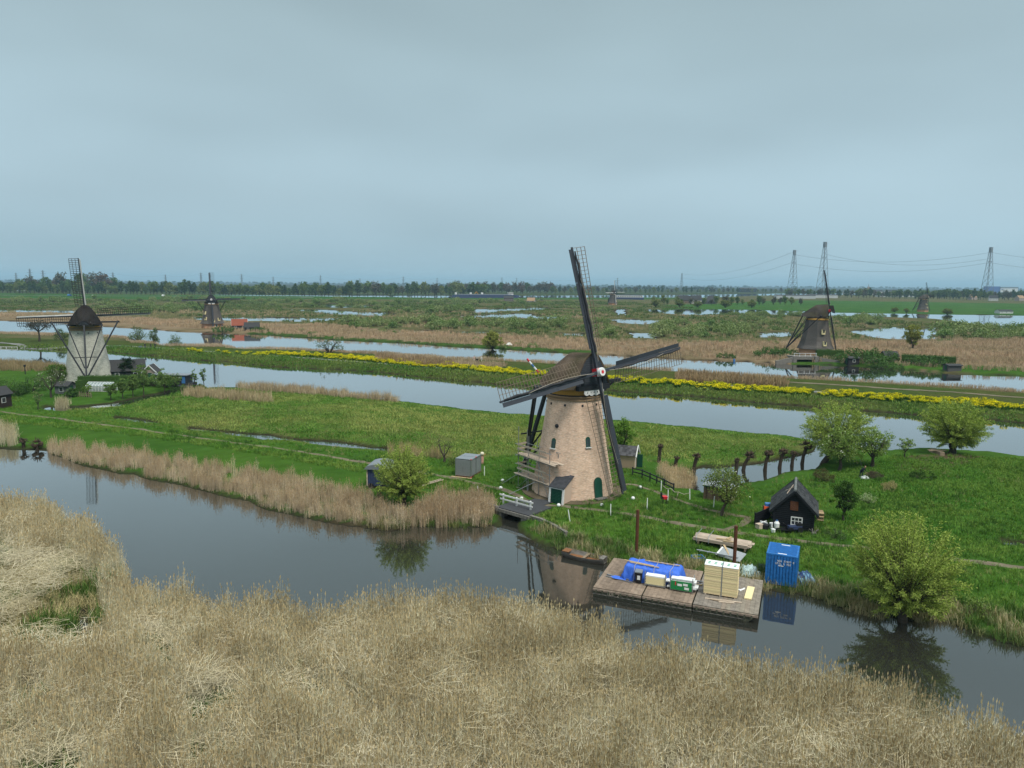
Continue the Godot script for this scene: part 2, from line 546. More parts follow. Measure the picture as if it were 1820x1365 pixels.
func waters() -> Array:
	return [
		# near canal, with the basin in front of the culvert
		ring([-112.7, -106.4, -93.4, -105.6, -76.2, -105.1, -68.6, -104.3, -66.4, -101.6, -60.5, -97.1, -53.6, -93.1, -47.5, -89.9, -39.0, -85.3, -30.4, -80.5, -27.3, -77.2, -25.1, -76.1, -20.7, -73.7, -15.6, -71.7, -12.4, -70.4, -9.8, -71.9, -4.5, -71.7, -2.1, -72.4, -0.9, -71.9, -0.8, -76.5, 1.0, -74.7, 0.8, -70.6, 2.3, -67.9, 4.9, -65.5, 7.2, -63.9, 8.8, -62.7, 12.2, -61.6, 16.5, -59.0, 20.7, -57.0, 24.0, -56.0, 26.1, -53.5, 28.0, -52.0, 32.9, -51.7, 33.7, -50.1, 34.5, -48.8, 36.5, -47.7, 43.6, -43.8, 50.6, -40.3, 39.0, -32.7, 28.3, -33.3, 24.8, -36.9, 22.0, -39.9, 17.2, -41.7, 10.7, -43.4, 7.7, -45.6, 6.0, -47.2, 3.8, -49.5, -0.3, -50.7, -4.5, -51.1, -8.6, -50.5, -12.5, -49.5, -14.1, -47.6, -15.1, -49.5, -17.0, -50.7, -20.4, -50.2, -23.8, -51.8, -26.9, -53.1, -30.3, -54.3, -34.1, -60.1, -40.2, -66.9, -47.6, -72.0, -54.8, -74.7, -76.9, -79.0]),
		# middle canal
		ring([-277, -270, -188, -264, -174, -261, -143, -253, -128.1, -244.1, -112.0, -234.2, -92.0, -225.5, -67.7, -210.4, -50.2, -206.1, -32.5, -196.9, -4.2, -178.5, 22.2, -170.4, 44.1, -159.6, 48.0, -155.9, 60.4, -149.9, 73.6, -143.1, 95.4, -132.3, 127.8, -115.5, 104.9, -94.2, 76.2, -104.9, 73.2, -108.0, 68.7, -108.9, 64.2, -110.3, 60.0, -109.0, 57.0, -108.1, 51.7, -109.9, 50.1, -111.4, 46.6, -104.2, 44.9, -101.4, 41.6, -96.5, 38.9, -95.5, 34.7, -92.5, 32.2, -90.3, 29.3, -89.1, 27.3, -87.3, 23.2, -84.7, 20.4, -85.1, 20.4, -87.3, 22.9, -90.8, 25.3, -96.3, 26.7, -97.6, 28.7, -97.3, 34.9, -99.7, 39.1, -102.5, 41.3, -104.0, 46.0, -107.4, 48.9, -112.5, 48.7, -115.4, 46.2, -118.4, 37.9, -122.2, 29.1, -126.3, 20.8, -130.7, 9.6, -133.5, -1.0, -137.1, -12.5, -144.2, -25.1, -151.3, -44.7, -162.2, -64.3, -168.2, -74.6, -167.6, -82.6, -180.9, -102.9, -198.4, -128.6, -207.4, -154.1, -215.9, -224.4, -218.3]),
		# far canal behind the flower dike
		ring([-459, -488, -310, -438, -238, -401, -184, -369, -170, -358, -144, -349, -113, -337, -75, -311, -50, -302, -25, -285, -2, -275, 18, -263, 29, -258, 55.4, -244.2, 72.8, -238.4, 88.7, -231.2, 105.2, -227.6, 118.7, -219.5, 128.8, -207.7, 146.4, -205.0, 206.6, -189.1, 163.4, -148.7, 123.0, -171.5, 112.1, -180.4, 87.9, -189.4, 74.3, -193.1, 61.1, -199.4, 47.2, -207.5, 24.8, -218.6, 15.8, -224.1, -1.9, -232.6, -20.4, -236.3, -40.8, -247.6, -63, -258, -89, -264, -95, -259, -109, -274, -129, -270, -143, -286, -156, -293, -169, -317, -194, -327, -239, -337, -334, -354]),
		# marsh pools
		ring([-37, -692, -3, -731, 36, -776, 38, -725, -6, -644, -29, -603]),
		ring([-53, -546, -19, -583, 12, -611, 14, -568, 43, -554, 39, -511, 8, -513, -24, -516]),
		ring([-237, -801, -207, -832, -155, -783, -141, -714, -171, -707, -195, -717]),
		ring([-212, -665, -179, -659, -137, -615, -98, -589, -90, -539, -125, -552, -160, -587]),
		ring([-224, -506, -188, -504, -152, -502, -116, -508, -109, -478, -124, -455, -170, -454, -205, -469]),
		ring([-512, -594, -425, -601, -394, -596, -344, -582, -303, -557, -321, -543, -371, -554, -477, -553]),
		ring([105, -741, 113, -743, 100, -641, 93, -583, 87, -593]),
		ring([136, -732, 227, -754, 284, -720, 313, -685, 391, -663, 460, -653, 690, -559, 326, -262, 324, -458, 300, -449, 320, -503, 336, -569, 302, -602, 248, -624, 196, -648, 152, -594, 126, -646]),
		ring([67, -523, 108, -514, 97, -476, 83, -454, 72, -465]),
		ring([61, -378, 74, -375, 68, -336, 57, -338]),
		ring([184, -393, 229, -451, 261, -449, 204, -348, 184, -342, 178, -352]),
		ring([130, -382, 151, -394, 138, -359, 120, -349]),
		ring([25, -369, 36, -367, 34, -350, 25, -349]),
		ring([-81, -383, -44, -378, -3, -370, -3, -362, -43, -365, -78, -369]),
		# the river
		ring([-499, -1213, -279, -1236, -98, -1193, 89, -1294, 289, -1389, 401, -1476, 587, -1769, 834, -2039, 1227, -2304, 1490, -2799, 988, -2417, 685, -2116, 494, -1859, 15, -1487, -324, -1345, -550, -1337]),
		# ditches
		ring([-55.2, -121.7, -45.8, -117.8, -31.2, -112.3, -18.6, -107.3, -18.1, -104.7, -30.3, -109.1, -44.7, -114.8, -54.0, -118.9]),
		ring([-73.1, -130.9, -62.9, -125.9, -61.9, -123.9, -71.6, -128.2]),
		ring([-93.1, -141.6, -89.1, -139.8, -81.7, -145.6, -76.5, -167.4, -74.6, -167.6, -73.6, -162.3, -78.0, -141.0, -85.3, -135.0, -90.3, -137.2]),
		ring([49.0, -69.0, 54.4, -67.6, 53.5, -66.4, 48.2, -67.9]),
		ring([-32.7, -51.5, -32.2, -51.7, -30.7, -49.7, -30.2, -48.4, -31.2, -49.2]),
	]


func list_zones() -> void:
	# polygon, level of the land away from the bank, width of the bank's slope, ground colour, second colour
	var green := Color(0.085, 0.185, 0.028)
	var deep := Color(0.060, 0.150, 0.024)
	var olive := Color(0.17, 0.195, 0.06)
	var tan := Color(0.38, 0.28, 0.18)
	var dry := Color(0.20, 0.165, 0.085)
	var marsh := Color(0.12, 0.15, 0.055)
	zones = [
		{"level": -0.55, "slope": 3.0, "a": marsh, "b": dry, "poly": []},
		{"level": -0.15, "slope": 9.0, "a": green, "b": deep, "poly": ring([-230.5, -208.4, -153.1, -214.5, -77.3, -173.8, -27.0, -163.4, 20.5, -136.3, 38.9, -125.7, 50.0, -116.5, 69.7, -110.9, 108.2, -90.7, 50.6, -37.8, 34.1, -45.0, 24.7, -50.6, 7.0, -60.0, -2.1, -68.5, -31.5, -77.0, -71.3, -98.2, -110.8, -98.5])},
		{"level": -0.62, "slope": 2.0, "a": green, "b": olive, "poly": ring([-82.9, -131.3, -73.5, -160.7, -62.3, -163.2, -43.2, -156.5, -24.2, -146.0, -1.0, -132.2, 20.0, -126.0, 36.5, -117.8, 47.3, -112.1, 40.7, -99.9, 29.3, -93.8, 19.7, -98.1, 16.2, -106.9, 0.9, -102.6, -8.5, -98.1, -17.8, -103.0, -44.1, -113.5, -60.1, -120.4, -70.3, -125.1])},
		{"level": -0.62, "slope": 2.0, "a": olive, "b": green, "poly": ring([-52.7, -114.5, -35.1, -126.7, -7.7, -122.7, 1.4, -112.4, 7.7, -106.5, 1.3, -97.5, -4.6, -98.3, -17.8, -103.0, -44.1, -113.5])},
		{"level": 0.0, "slope": 1.6, "a": green, "b": deep, "poly": ring([-4.3, -79.0, -7.6, -87.0, -6.1, -97.2, 0.1, -100.8, 17.5, -99.0, 22.6, -82.5, 27.5, -75.6, 30.1, -62.5, 24.0, -63.8, 17.4, -69.0, 11.0, -70.5, 5.0, -67.4, 1.9, -72.1, -1.1, -74.8])},
		{"level": -0.05, "slope": 7.0, "a": deep, "b": green, "poly": ring([47.4, -104.3, 73.4, -101.0, 106.2, -83.1, 68.6, -52.4, 44.9, -60.4, 31.1, -64.7, 32.9, -76.7, 36.2, -88.4])},
		{"level": -0.05, "slope": 4.0, "a": Color(0.16, 0.125, 0.075), "b": Color(0.09, 0.10, 0.04), "poly": ring([52.4, -97.0, 57.7, -101.8, 64.4, -103.5, 67.7, -101.5, 63.1, -97.4, 56.0, -93.2, 51.0, -92.2])},
		{"level": -0.75, "slope": 1.4, "a": Color(0.16, 0.13, 0.065), "b": Color(0.055, 0.075, 0.022), "poly": ring([-108.3, -83.9, -57.3, -78.4, -43.4, -70.9, -31.6, -58.0, -26.7, -53.6, -21.5, -51.7, -17.1, -51.3, -13.1, -51.8, -4.6, -52.0, 3.9, -50.3, 10.7, -43.9, 19.6, -40.8, 24.7, -36.9, 29.5, -33.3, 36.6, -30.6, 32.1, -21.1, 0.2, -9.8, -38.7, -20.5])},
		{"level": 0.35, "slope": 5.0, "a": Color(0.075, 0.125, 0.028), "b": Color(0.11, 0.125, 0.04), "poly": ring([-348, -316, -212, -298, -153, -287, -87, -258, -39.2, -237.7, 15.1, -215.1, 58.6, -191.4, 84.3, -181.8, 118.0, -164.7, 172.7, -137.3, 136.2, -107.5, 91.6, -127.0, 56.0, -144.5, 11.9, -167.5, -31.4, -190.2, -65.5, -203.3, -140.3, -248.8, -184, -258, -289, -262])},
		{"level": -0.5, "slope": 2.0, "a": tan, "b": dry, "poly": ring([-592, -630, -424, -599, -269, -501, -219, -461, -159, -424, -116, -424, -83, -395, -42, -355, -3, -343, 46, -314, 95, -313, 131, -330, 162, -320, 248, -350, 313, -252, 242.1, -193.9, 146.2, -204.8, 102.4, -221.7, 70.4, -230.6, 28.2, -249.3, -2, -266, -48, -292, -110, -327, -165, -347, -302, -426, -428, -454])},
		{"level": -0.3, "slope": 2.0, "a": green, "b": deep, "poly": ring([104.7, -226.6, 144.3, -202.1, 198.4, -181.5, 214.8, -196.9, 156.5, -219.6, 122.0, -240.0, 96, -257, 85.9, -233.6])},
		{"level": -0.3, "slope": 2.0, "a": Color(0.07, 0.12, 0.03), "b": deep, "poly": ring([-131, -343, -111, -330, -75, -307, -24, -281, -2, -271, 30, -254, 31, -265, -2, -283, -50, -307, -119, -353])},
		{"level": -0.6, "slope": 3.0, "a": Color(0.06, 0.17, 0.035), "b": Color(0.095, 0.19, 0.045), "poly": ring([154, -741, 223, -741, 307, -672, 451, -640, 674, -546, 1237, -1005, 791, -1125, 559, -1227, 445, -1227, 276, -967, 185, -889])},
		{"level": 3.0, "slope": 20.0, "a": Color(0.05, 0.15, 0.03), "b": Color(0.08, 0.16, 0.04), "poly": ring([-897, -883, -648, -918, -429, -905, -247, -1024, -90, -1048, 170, -1165, 345, -1277, 369, -1366, 82, -1195, -95, -1103, -274, -1136, -558, -1179, -831, -1178, -1118, -1101])},
		{"level": 1.0, "slope": 20.0, "a": Color(0.05, 0.11, 0.03), "b": Color(0.12, 0.11, 0.06), "poly": ring([-1159, -1141, -881, -1249, -539, -1311, -319, -1324, 14, -1475, 488, -1837, 679, -2099, 1507, -2833, 4528, -3937, 14050, -12224, 8383, -11949, 5924, -13037, 934, -13667, -4364, -13734, -8928, -12685, -14283, -14104])},
	]


func crossings(poly: Array, z: float) -> PackedFloat32Array:
	var out := PackedFloat32Array()
	var n := poly.size()
	for i in n:
		var a: Vector2 = poly[i]
		var b: Vector2 = poly[(i + 1) % n]
		if (a.y > z) != (b.y > z):
			out.append(a.x + (z - a.y) / (b.y - a.y) * (b.x - a.x))
	out.sort()
	return out


func fill_rows(poly: Array) -> PackedInt32Array:
	var out := PackedInt32Array()
	var lo := INF
	var hi := -INF
	for p in poly:
		lo = minf(lo, p.y)
		hi = maxf(hi, p.y)
	for r in range(zs.bsearch(lo), mini(zs.bsearch(hi), zs.size())):
		var c := crossings(poly, zs[r])
		for i in range(0, c.size() - 1, 2):
			for q in range(xs.bsearch(c[i]), mini(xs.bsearch(c[i + 1]), xs.size())):
				out.append(r * xs.size() + q)
	return out


# a shoreline drawn with more points, so that it wanders
func wander(poly: Array, seed_: int) -> Array:
	var out := []
	var f := FastNoiseLite.new()
	f.seed = seed_
	f.frequency = 0.11
	f.fractal_octaves = 3
	for i in poly.size():
		var a: Vector2 = poly[i]
		var b: Vector2 = poly[(i + 1) % poly.size()]
		var far := absf((a.y + b.y) * 0.5)
		var step := clampf(far * 0.025, 1.6, 30.0)
		var k := clampi(int(a.distance_to(b) / step), 1, 40)
		var side := (b - a).orthogonal().normalized()
		for j in k:
			var p := a.lerp(b, float(j) / k)
			out.append(p + side * f.get_noise_2d(p.x, p.y) * (0.0 if j == 0 else clampf(far * 0.012, 0.8, 7.0)))
	return out


func build_land() -> void:
	# a grid that is fine near the mill and coarser with distance
	var right := [0.0]
	var step := 0.62
	while right[-1] < 9000.0:
		if right[-1] > 78.0:
			step *= 1.035
		right.append(right[-1] + step)
	for i in range(right.size() - 1, 0, -1):
		xs.append(-right[i])
	for p in right:
		xs.append(p)
	var back := []
	var z := 30.0
	step = 0.62
	while z > -15000.0:
		if z < -135.0:
			step *= 1.021
		elif z > -24.0:
			step = 3.0
		else:
			step = 0.62
		back.append(z)
		z -= step
	for i in range(back.size() - 1, -1, -1):
		zs.append(back[i])
	var nx := xs.size()
	var nz := zs.size()
	shore.resize(nx * nz)
	shore.fill(14.0)
	zone.resize(nx * nz)
	height.resize(nx * nz)
	list_zones()
	for i in zones.size():
		if zones[i].poly:
			for k in fill_rows(zones[i].poly):
				zone[k] = i
	var sign_ := PackedByteArray()
	sign_.resize(nx * nz)
	var n := 0
	for w in waters():
		n += 1
		var p := wander(w, 100 + n)
		for k in fill_rows(p):
			sign_[k] = 1
		for i in p.size():
			measure(p[i], p[(i + 1) % p.size()])
	for k in nx * nz:
		if sign_[k]:
			shore[k] = -shore[k]
	# levels, blurred so that zones run into one another
	var level := PackedFloat32Array()
	level.resize(nx * nz)
	for k in nx * nz:
		level[k] = zones[zone[k]].level
	for pass_ in 2:
		blur(level, nx, nz, 1, nx)
		blur(level, nx, nz, nx, nz)
	var verts := PackedVector3Array()
	var cols := PackedColorArray()
	verts.resize(nx * nz)
	cols.resize(nx * nz)
	var mud := Color(0.050, 0.042, 0.028)
	for r in nz:
		var cell := absf(zs[mini(r + 1, nz - 1)] - zs[maxi(r - 1, 0)]) * 0.5
		for q in nx:
			var k := r * nx + q
			var d := shore[k]
			var zo: Dictionary = zones[zone[k]]
			var y := 0.0
			if d <= 0.0:
				y = WATER + maxf(d * 0.6, -1.6)
			else:
				var lip := minf(d * 0.9, 0.28)
				var lv := level[k] + noise_a.get_noise_2d(xs[q], zs[r]) * 0.14 + noise_b.get_noise_2d(xs[q], zs[r]) * 0.05
				y = lerpf(WATER + lip, lv, smoothstep(0.2, maxf(zo.slope, cell), d))
			height[k] = y
			verts[k] = Vector3(xs[q], y, zs[r])
			var t := noise_a.get_noise_2d(xs[q] * 0.7 + 50.0, zs[r] * 0.7) * 0.9 + noise_b.get_noise_2d(xs[q] * 0.3, zs[r] * 0.3 + 90.0) * 0.5
			var c: Color = zo.a.lerp(zo.b, clampf(0.42 + t, 0.0, 1.0))
			c = c * (1.0 + noise_b.get_noise_2d(xs[q], zs[r]) * 0.3)
			c = mud.lerp(c, smoothstep(0.0, maxf(0.9, cell * 0.4), d))
			c.a = 1.0
			cols[k] = c
	var norms := PackedVector3Array()
	norms.resize(nx * nz)
	var idx := PackedInt32Array()
	for r in nz:
		for q in nx:
			var k := r * nx + q
			var l := k - 1 if q > 0 else k
			var ri := k + 1 if q < nx - 1 else k
			var u := k - nx if r > 0 else k
			var dn := k + nx if r < nz - 1 else k
			norms[k] = (verts[dn] - verts[u]).cross(verts[ri] - verts[l]).normalized()
			if r < nz - 1 and q < nx - 1:
				idx.append_array([k, k + 1, k + nx, k + 1, k + nx + 1, k + nx])
	var arr := []
	arr.resize(Mesh.ARRAY_MAX)
	arr[Mesh.ARRAY_VERTEX] = verts
	arr[Mesh.ARRAY_NORMAL] = norms
	arr[Mesh.ARRAY_COLOR] = cols
	arr[Mesh.ARRAY_INDEX] = idx
	var m := ArrayMesh.new()
	m.add_surface_from_arrays(Mesh.PRIMITIVE_TRIANGLES, arr)
	tag(put_mesh("ground", m, mats.soil), "low grassy polder land cut by canals, ditches and marsh pools", "", "", "structure")
	var g := Geo.new()
	g.quad(Vector3(-9000, WATER, 30), Vector3(9000, WATER, 30), Vector3(9000, WATER, -15000), Vector3(-9000, WATER, -15000))
	tag(obj("water", g, mats.water), "still dark canal water mirroring the sky", "", "", "structure")
	# footpaths
	path("gravel_path", "narrow earth path along the canal dike past the large brick mill", ring([-149.1, -156.3, -94.2, -130.8, -67.0, -119.1, -50.3, -111.1, -33.6, -103.1, -22.3, -96.7, -15.5, -92.9, -9.2, -88.8, -4.0, -84.6, -0.6, -81.8, 2.6, -76.9, 4.7, -76.2, 9.2, -74.7, 13.2, -72.7, 16.7, -70.7, 21.7, -68.3, 26.5, -66.5, 31.2, -65.0, 35.7, -63.3, 39.9, -61.8, 44.7, -60.1, 54.9, -56.3]), 1.0)
	path("gravel_path", "side path branching from the mill towards the black cottage", ring([11.4, -82.7, 14.4, -84.7, 16.1, -83.0, 18.1, -79.7, 20.4, -76.4, 22.8, -74.1, 25.1, -72.9, 25.9, -72.5]), 0.8)
	path("gravel_path", "short path linking the side path to the dike path by the cottage", ring([24.7, -72.5, 23.6, -70.9, 22.0, -69.5, 20.9, -68.6]), 0.8)
	path("asphalt_path", "pale cycle path along the crest of the flower dike", ring([-277, -293, -193, -271, -173, -260, -145, -261, -120, -252, -95.6, -239.4, -83.9, -232.8, -69.3, -226.8, -53.0, -218.0, -34.4, -208.7, -4.5, -192.0, 13.1, -186.1, 39.9, -174.8, 62.9, -163.1, 84.0, -154.3, 92.8, -148.8, 103.3, -143.7, 133.9, -131.1]), 2.4)
	path("gravel_path", "earth track along the far edge of the flower dike on the right", ring([67.7, -177.6, 80.0, -172.3, 90.4, -166.4, 100.7, -161.7, 111.2, -155.0, 143.2, -140.4]), 2.2)


func blur(a: PackedFloat32Array, nx: int, nz: int, stride: int, count: int) -> void:
	var lines := nz if stride == 1 else nx
	var jump := nx if stride == 1 else 1
	for l in lines:
		var at := l * jump
		var p := a[at]
		for i in range(1, count - 1):
			var k := at + i * stride
			var cur := a[k]
			a[k] = p * 0.3 + cur * 0.4 + a[k + stride] * 0.3
			p = a[k]
		p = a[at + (count - 1) * stride]
		for i in range(count - 2, 0, -1):
			var k := at + i * stride
			a[k] = p * 0.35 + a[k] * 0.65
			p = a[k]


func measure(a: Vector2, b: Vector2) -> void:
	var nx := xs.size()
	var lo_z := minf(a.y, b.y)
	var reach := 14.0
	if lo_z < -600.0:
		reach = 60.0
	elif lo_z < -300.0:
		reach = 24.0
	var r0 := zs.bsearch(lo_z - reach)
	var r1 := mini(zs.bsearch(maxf(a.y, b.y) + reach), zs.size())
	var q0 := xs.bsearch(minf(a.x, b.x) - reach)
	var q1 := mini(xs.bsearch(maxf(a.x, b.x) + reach), xs.size())
	var ab := b - a
	var len2 := maxf(ab.length_squared(), 1e-6)
	for r in range(r0, r1):
		for q in range(q0, q1):
			var p := Vector2(xs[q], zs[r]) - a
			var t := clampf(p.dot(ab) / len2, 0.0, 1.0)
			var d := p.distance_to(ab * t)
			var k := r * nx + q
			if d < shore[k]:
				shore[k] = d


func sample(a: PackedFloat32Array, x: float, z: float) -> float:
	var q := clampi(xs.bsearch(x), 1, xs.size() - 1)
	var r := clampi(zs.bsearch(z), 1, zs.size() - 1)
	var u := (x - xs[q - 1]) / (xs[q] - xs[q - 1])
	var v := (z - zs[r - 1]) / (zs[r] - zs[r - 1])
	var k := (r - 1) * xs.size() + q - 1
	return lerpf(lerpf(a[k], a[k + 1], u), lerpf(a[k + xs.size()], a[k + xs.size() + 1], u), v)


func ground(x: float, z: float) -> float:
	return sample(height, x, z)


func spot(p: Vector2, lift := 0.0) -> Vector3:
	return Vector3(p.x, ground(p.x, p.y) + lift, p.y)


func path(called: String, label: String, pts: Array, width: float) -> void:
	var g := Geo.new()
	var rows := []
	var r := RandomNumberGenerator.new()
	r.seed = 5 + int(width * 10.0)
	for i in pts.size() - 1:
		var a: Vector2 = pts[i]
		var b: Vector2 = pts[i + 1]
		var far := absf(a.y + b.y) * 0.5
		var n := clampi(int(a.distance_to(b) / clampf(far * 0.006, 0.6, 4.0)), 1, 120)
		for j in n:
			var t := float(j) / n
			# a rounded corner instead of a kink
			var before: Vector2 = pts[maxi(i - 1, 0)]
			var after: Vector2 = pts[mini(i + 2, pts.size() - 1)]
			var p := a.cubic_interpolate(b, before, after, t)
			var p2 := a.cubic_interpolate(b, before, after, t + 0.02)
			var side := (p2 - p).normalized().orthogonal()
			var w := width * (0.85 + 0.7 * noise_b.get_noise_2d(p.x * 0.9, p.y * 0.9)) * 0.5
			var w2 := width * (0.85 + 0.7 * noise_b.get_noise_2d(p.x * 0.9 + 30.0, p.y * 0.9)) * 0.5
			var lift := 0.035 + clampf((far - 100.0) * 0.0004, 0.0, 0.09)
			var row := PackedVector3Array()
			for s in [1.0, 0.5, 0.0, -0.5, -1.0]:
				var o: Vector2 = p + side * s * (w if s < 0 else w2)
				row.append(Vector3(o.x, ground(o.x, o.y) + lift + (0.012 if absf(s) < 0.9 else -0.02), o.y))
			rows.append(row)
	for row in rows:
		pass
	g.sheet(rows)
	for i in g.v.size():
		var k := 0.85 + 0.5 * noise_b.get_noise_2d(g.v[i].x * 2.0, g.v[i].z * 2.0)
		g.c[i] = Color(k, k, k * 0.97)
		if g.n[i].y < 0:
			g.n[i] = -g.n[i]
	tag(obj(called, g, mats.gravel_path if called == "gravel_path" else mats.asphalt_pale), label, "", "", "structure")



# ---------------------------------------------------------------- reeds, grass, flowers
func reed_clump(seed_: int, stems: int, radius: float, tall: float, wide: float, lean: float, plume: float) -> ArrayMesh:
	var r := RandomNumberGenerator.new()
	r.seed = seed_
	var g := Geo.new()
	for i in stems:
		var a := r.randf() * TAU
		var d := sqrt(r.randf()) * radius
		var p := Vector3(cos(a) * d, -0.1, sin(a) * d)
		var h := tall * r.randf_range(0.62, 1.1)
		var la := r.randf() * TAU
		var l := lean * r.randf_range(0.1, 1.0)
		if r.randf() < 0.10:
			l *= 3.5
		var q := p + Vector3(cos(la) * l * 0.3, h * 0.55, sin(la) * l * 0.3)
		var t := p + Vector3(cos(la) * l, h * (1.0 if l < lean * 1.2 else 0.75), sin(la) * l)
		var f := r.randf() * TAU
		var s := Vector3(cos(f), 0, sin(f)) * wide * 0.5
		var k := r.randf_range(0.62, 1.18)
		g.col = Color(k, k * r.randf_range(0.93, 1.02), k * r.randf_range(0.78, 1.0))
		g.quad(p - s, p + s, q + s * 0.85, q - s * 0.85)
		g.quad(q - s * 0.85, q + s * 0.85, t + s * 0.4, t - s * 0.4)
		# a dead leaf or two hanging from the stem
		for j in 1 + int(r.randf() * 1.6):
			var w := q.lerp(t, r.randf_range(-0.6, 0.7))
			var b := r.randf() * TAU
			var o := Vector3(cos(b), r.randf_range(-0.5, 0.7), sin(b)) * r.randf_range(0.16, 0.42) * tall * 0.45
			var e := Vector3(-sin(b), 0, cos(b)) * wide * 0.55
			g.tri(w - e, w + e, w + o)
		if r.randf() < plume:
			var pc := Color(k * 0.86, k * 0.76, k * 0.62)
			g.col = pc
			var up := (t - q).normalized() * 0.20 * tall * 0.5
			g.leaf(t + up * 0.4, up, s.normalized() * 0.07 * maxf(1.0, wide * 30.0), Vector3.ZERO)
			g.leaf(t + up * 0.4, up, s.normalized().cross(Vector3.UP) * 0.055 * maxf(1.0, wide * 30.0), Vector3.ZERO)
	return g.mesh()


func grass_tuft(seed_: int, blades: int, radius: float, tall: float, wide: float) -> ArrayMesh:
	var r := RandomNumberGenerator.new()
	r.seed = seed_
	var g := Geo.new()
	for i in blades:
		var a := r.randf() * TAU
		var d := sqrt(r.randf()) * radius
		var p := Vector3(cos(a) * d, -0.04, sin(a) * d)
		var h := tall * r.randf_range(0.5, 1.15)
		var la := r.randf() * TAU
		var l := h * r.randf_range(0.15, 0.8)
		var q := p + Vector3(cos(la) * l * 0.35, h * 0.65, sin(la) * l * 0.35)
		var t := p + Vector3(cos(la) * l, h, sin(la) * l)
		var s := Vector3(-sin(la), 0, cos(la)) * wide * 0.5
		var k := r.randf_range(0.6, 1.25)
		g.col = Color(k * r.randf_range(0.85, 1.2), k, k * 0.9)
		g.quad(p - s, p + s, q + s * 0.8, q - s * 0.8)
		g.tri(q - s * 0.8, q + s * 0.8, t)
	return g.mesh()


func flower_clump(seed_: int) -> ArrayMesh:
	var r := RandomNumberGenerator.new()
	r.seed = seed_
	var g := Geo.new()
	for i in 26:
		var a := r.randf() * TAU
		var d := sqrt(r.randf()) * 0.75
		var p := Vector3(cos(a) * d, 0, sin(a) * d)
		var h := r.randf_range(0.55, 1.05)
		var t := p + Vector3(r.randf_range(-0.12, 0.12), h, r.randf_range(-0.12, 0.12))
		g.col = Color(0.05, 0.13, 0.02) * r.randf_range(0.7, 1.3)
		var s := Vector3(cos(a), 0, sin(a)) * 0.04
		g.quad(p - s, p + s, t + s, t - s)
		for j in 3:
			var w := p.lerp(t, r.randf_range(0.2, 0.7))
			var o := Vector3(r.randf_range(-1, 1), r.randf_range(-0.2, 0.5), r.randf_range(-1, 1)).normalized() * 0.24
			g.leaf(w + o * 0.5, o, o.cross(Vector3.UP).normalized() * 0.10, Vector3.ZERO)
		for j in 5:
			var k := r.randf_range(0.75, 1.1)
			g.col = Color(0.74 * k, 0.64 * k, 0.012)
			var o := Vector3(r.randf_range(-0.14, 0.14), r.randf_range(-0.12, 0.14), r.randf_range(-0.14, 0.14))
			var e := Vector3(r.randf_range(-1, 1), r.randf_range(-1, 1), r.randf_range(-1, 1)).normalized() * 0.13
			g.leaf(t + o, e, e.cross(Vector3(r.randf_range(-1, 1), 1, r.randf_range(-1, 1))).normalized() * 0.12, Vector3.ZERO)
	return g.mesh()


func scatter(poly: Array, per_m2: float, seed_: int, on_land := true, dry := 0.0) -> Array:
	var r := RandomNumberGenerator.new()
	r.seed = seed_
	var packed := PackedVector2Array(poly)
	var lo := packed[0]
	var hi := packed[0]
	for p in packed:
		lo = lo.min(p)
		hi = hi.max(p)
	var clear_ := PackedVector2Array(ring([-0.2, -73.9, 4.8, -77.4, 4.9, -80.2, 6.6, -79.4, 6.4, -76.8, 1.9, -72.4]))
	var gap := PackedVector2Array(ring([-33.1, -51.8, -31.7, -51.9, -28.3, -46.4, -27.3, -43.9, -28.9, -45.3]))
	var out := []
	var n := int((hi.x - lo.x) * (hi.y - lo.y) * per_m2)
	for i in n:
		var p := Vector2(r.randf_range(lo.x, hi.x), r.randf_range(lo.y, hi.y))
		if Geometry2D.is_point_in_polygon(p, packed) and not Geometry2D.is_point_in_polygon(p, clear_) and not Geometry2D.is_point_in_polygon(p, gap) and (not on_land or sample(shore, p.x, p.y) > dry):
			out.append(p)
	return out


# many small plants of one sort that nobody could count: one object
func field(called: String, label: String, category: String, mesh: Mesh, m: Material, pts: Array, size: Vector2, a: Color, b: Color, seed_: int, patch := 0.12, thin := -2.0, tall_var := 0.25, inverse := false) -> void:
	var r := RandomNumberGenerator.new()
	r.seed = seed_
	var f := FastNoiseLite.new()
	f.seed = seed_
	f.frequency = patch
	f.fractal_octaves = 3
	var keep := []
	for p in pts:
		if (f.get_noise_2d(p.x, p.y) > thin) != inverse:
			keep.append(p)
	if keep.is_empty():
		return
	var mm := MultiMesh.new()
	mm.transform_format = MultiMesh.TRANSFORM_3D
	mm.use_colors = true
	mm.mesh = mesh
	mm.instance_count = keep.size()
	for i in keep.size():
		var p: Vector2 = keep[i]
		var s := r.randf_range(size.x, size.y)
		var w := f.get_noise_2d(p.x * 1.7 + 200.0, p.y * 1.7)
		var y := s * (1.0 + w * tall_var * 2.0 + r.randf_range(-tall_var, tall_var) * 0.5)
		var basis_ := Basis(Vector3.UP, r.randf() * TAU) * Basis.from_scale(Vector3(s, y, s))
		mm.set_instance_transform(i, Transform3D(basis_, spot(p)))
		var t := clampf(0.5 + f.get_noise_2d(p.x, p.y) * 1.3 + r.randf_range(-0.3, 0.3), 0.0, 1.0)
		var c := a.lerp(b, t) * r.randf_range(0.85, 1.15)
		c.a = 1.0
		mm.set_instance_color(i, c)
	var o := MultiMeshInstance3D.new()
	o.multimesh = mm
	o.material_override = m
	o.name = numbered(called)
	add_child(o, true)
	tag(o, label, category, "", "stuff")


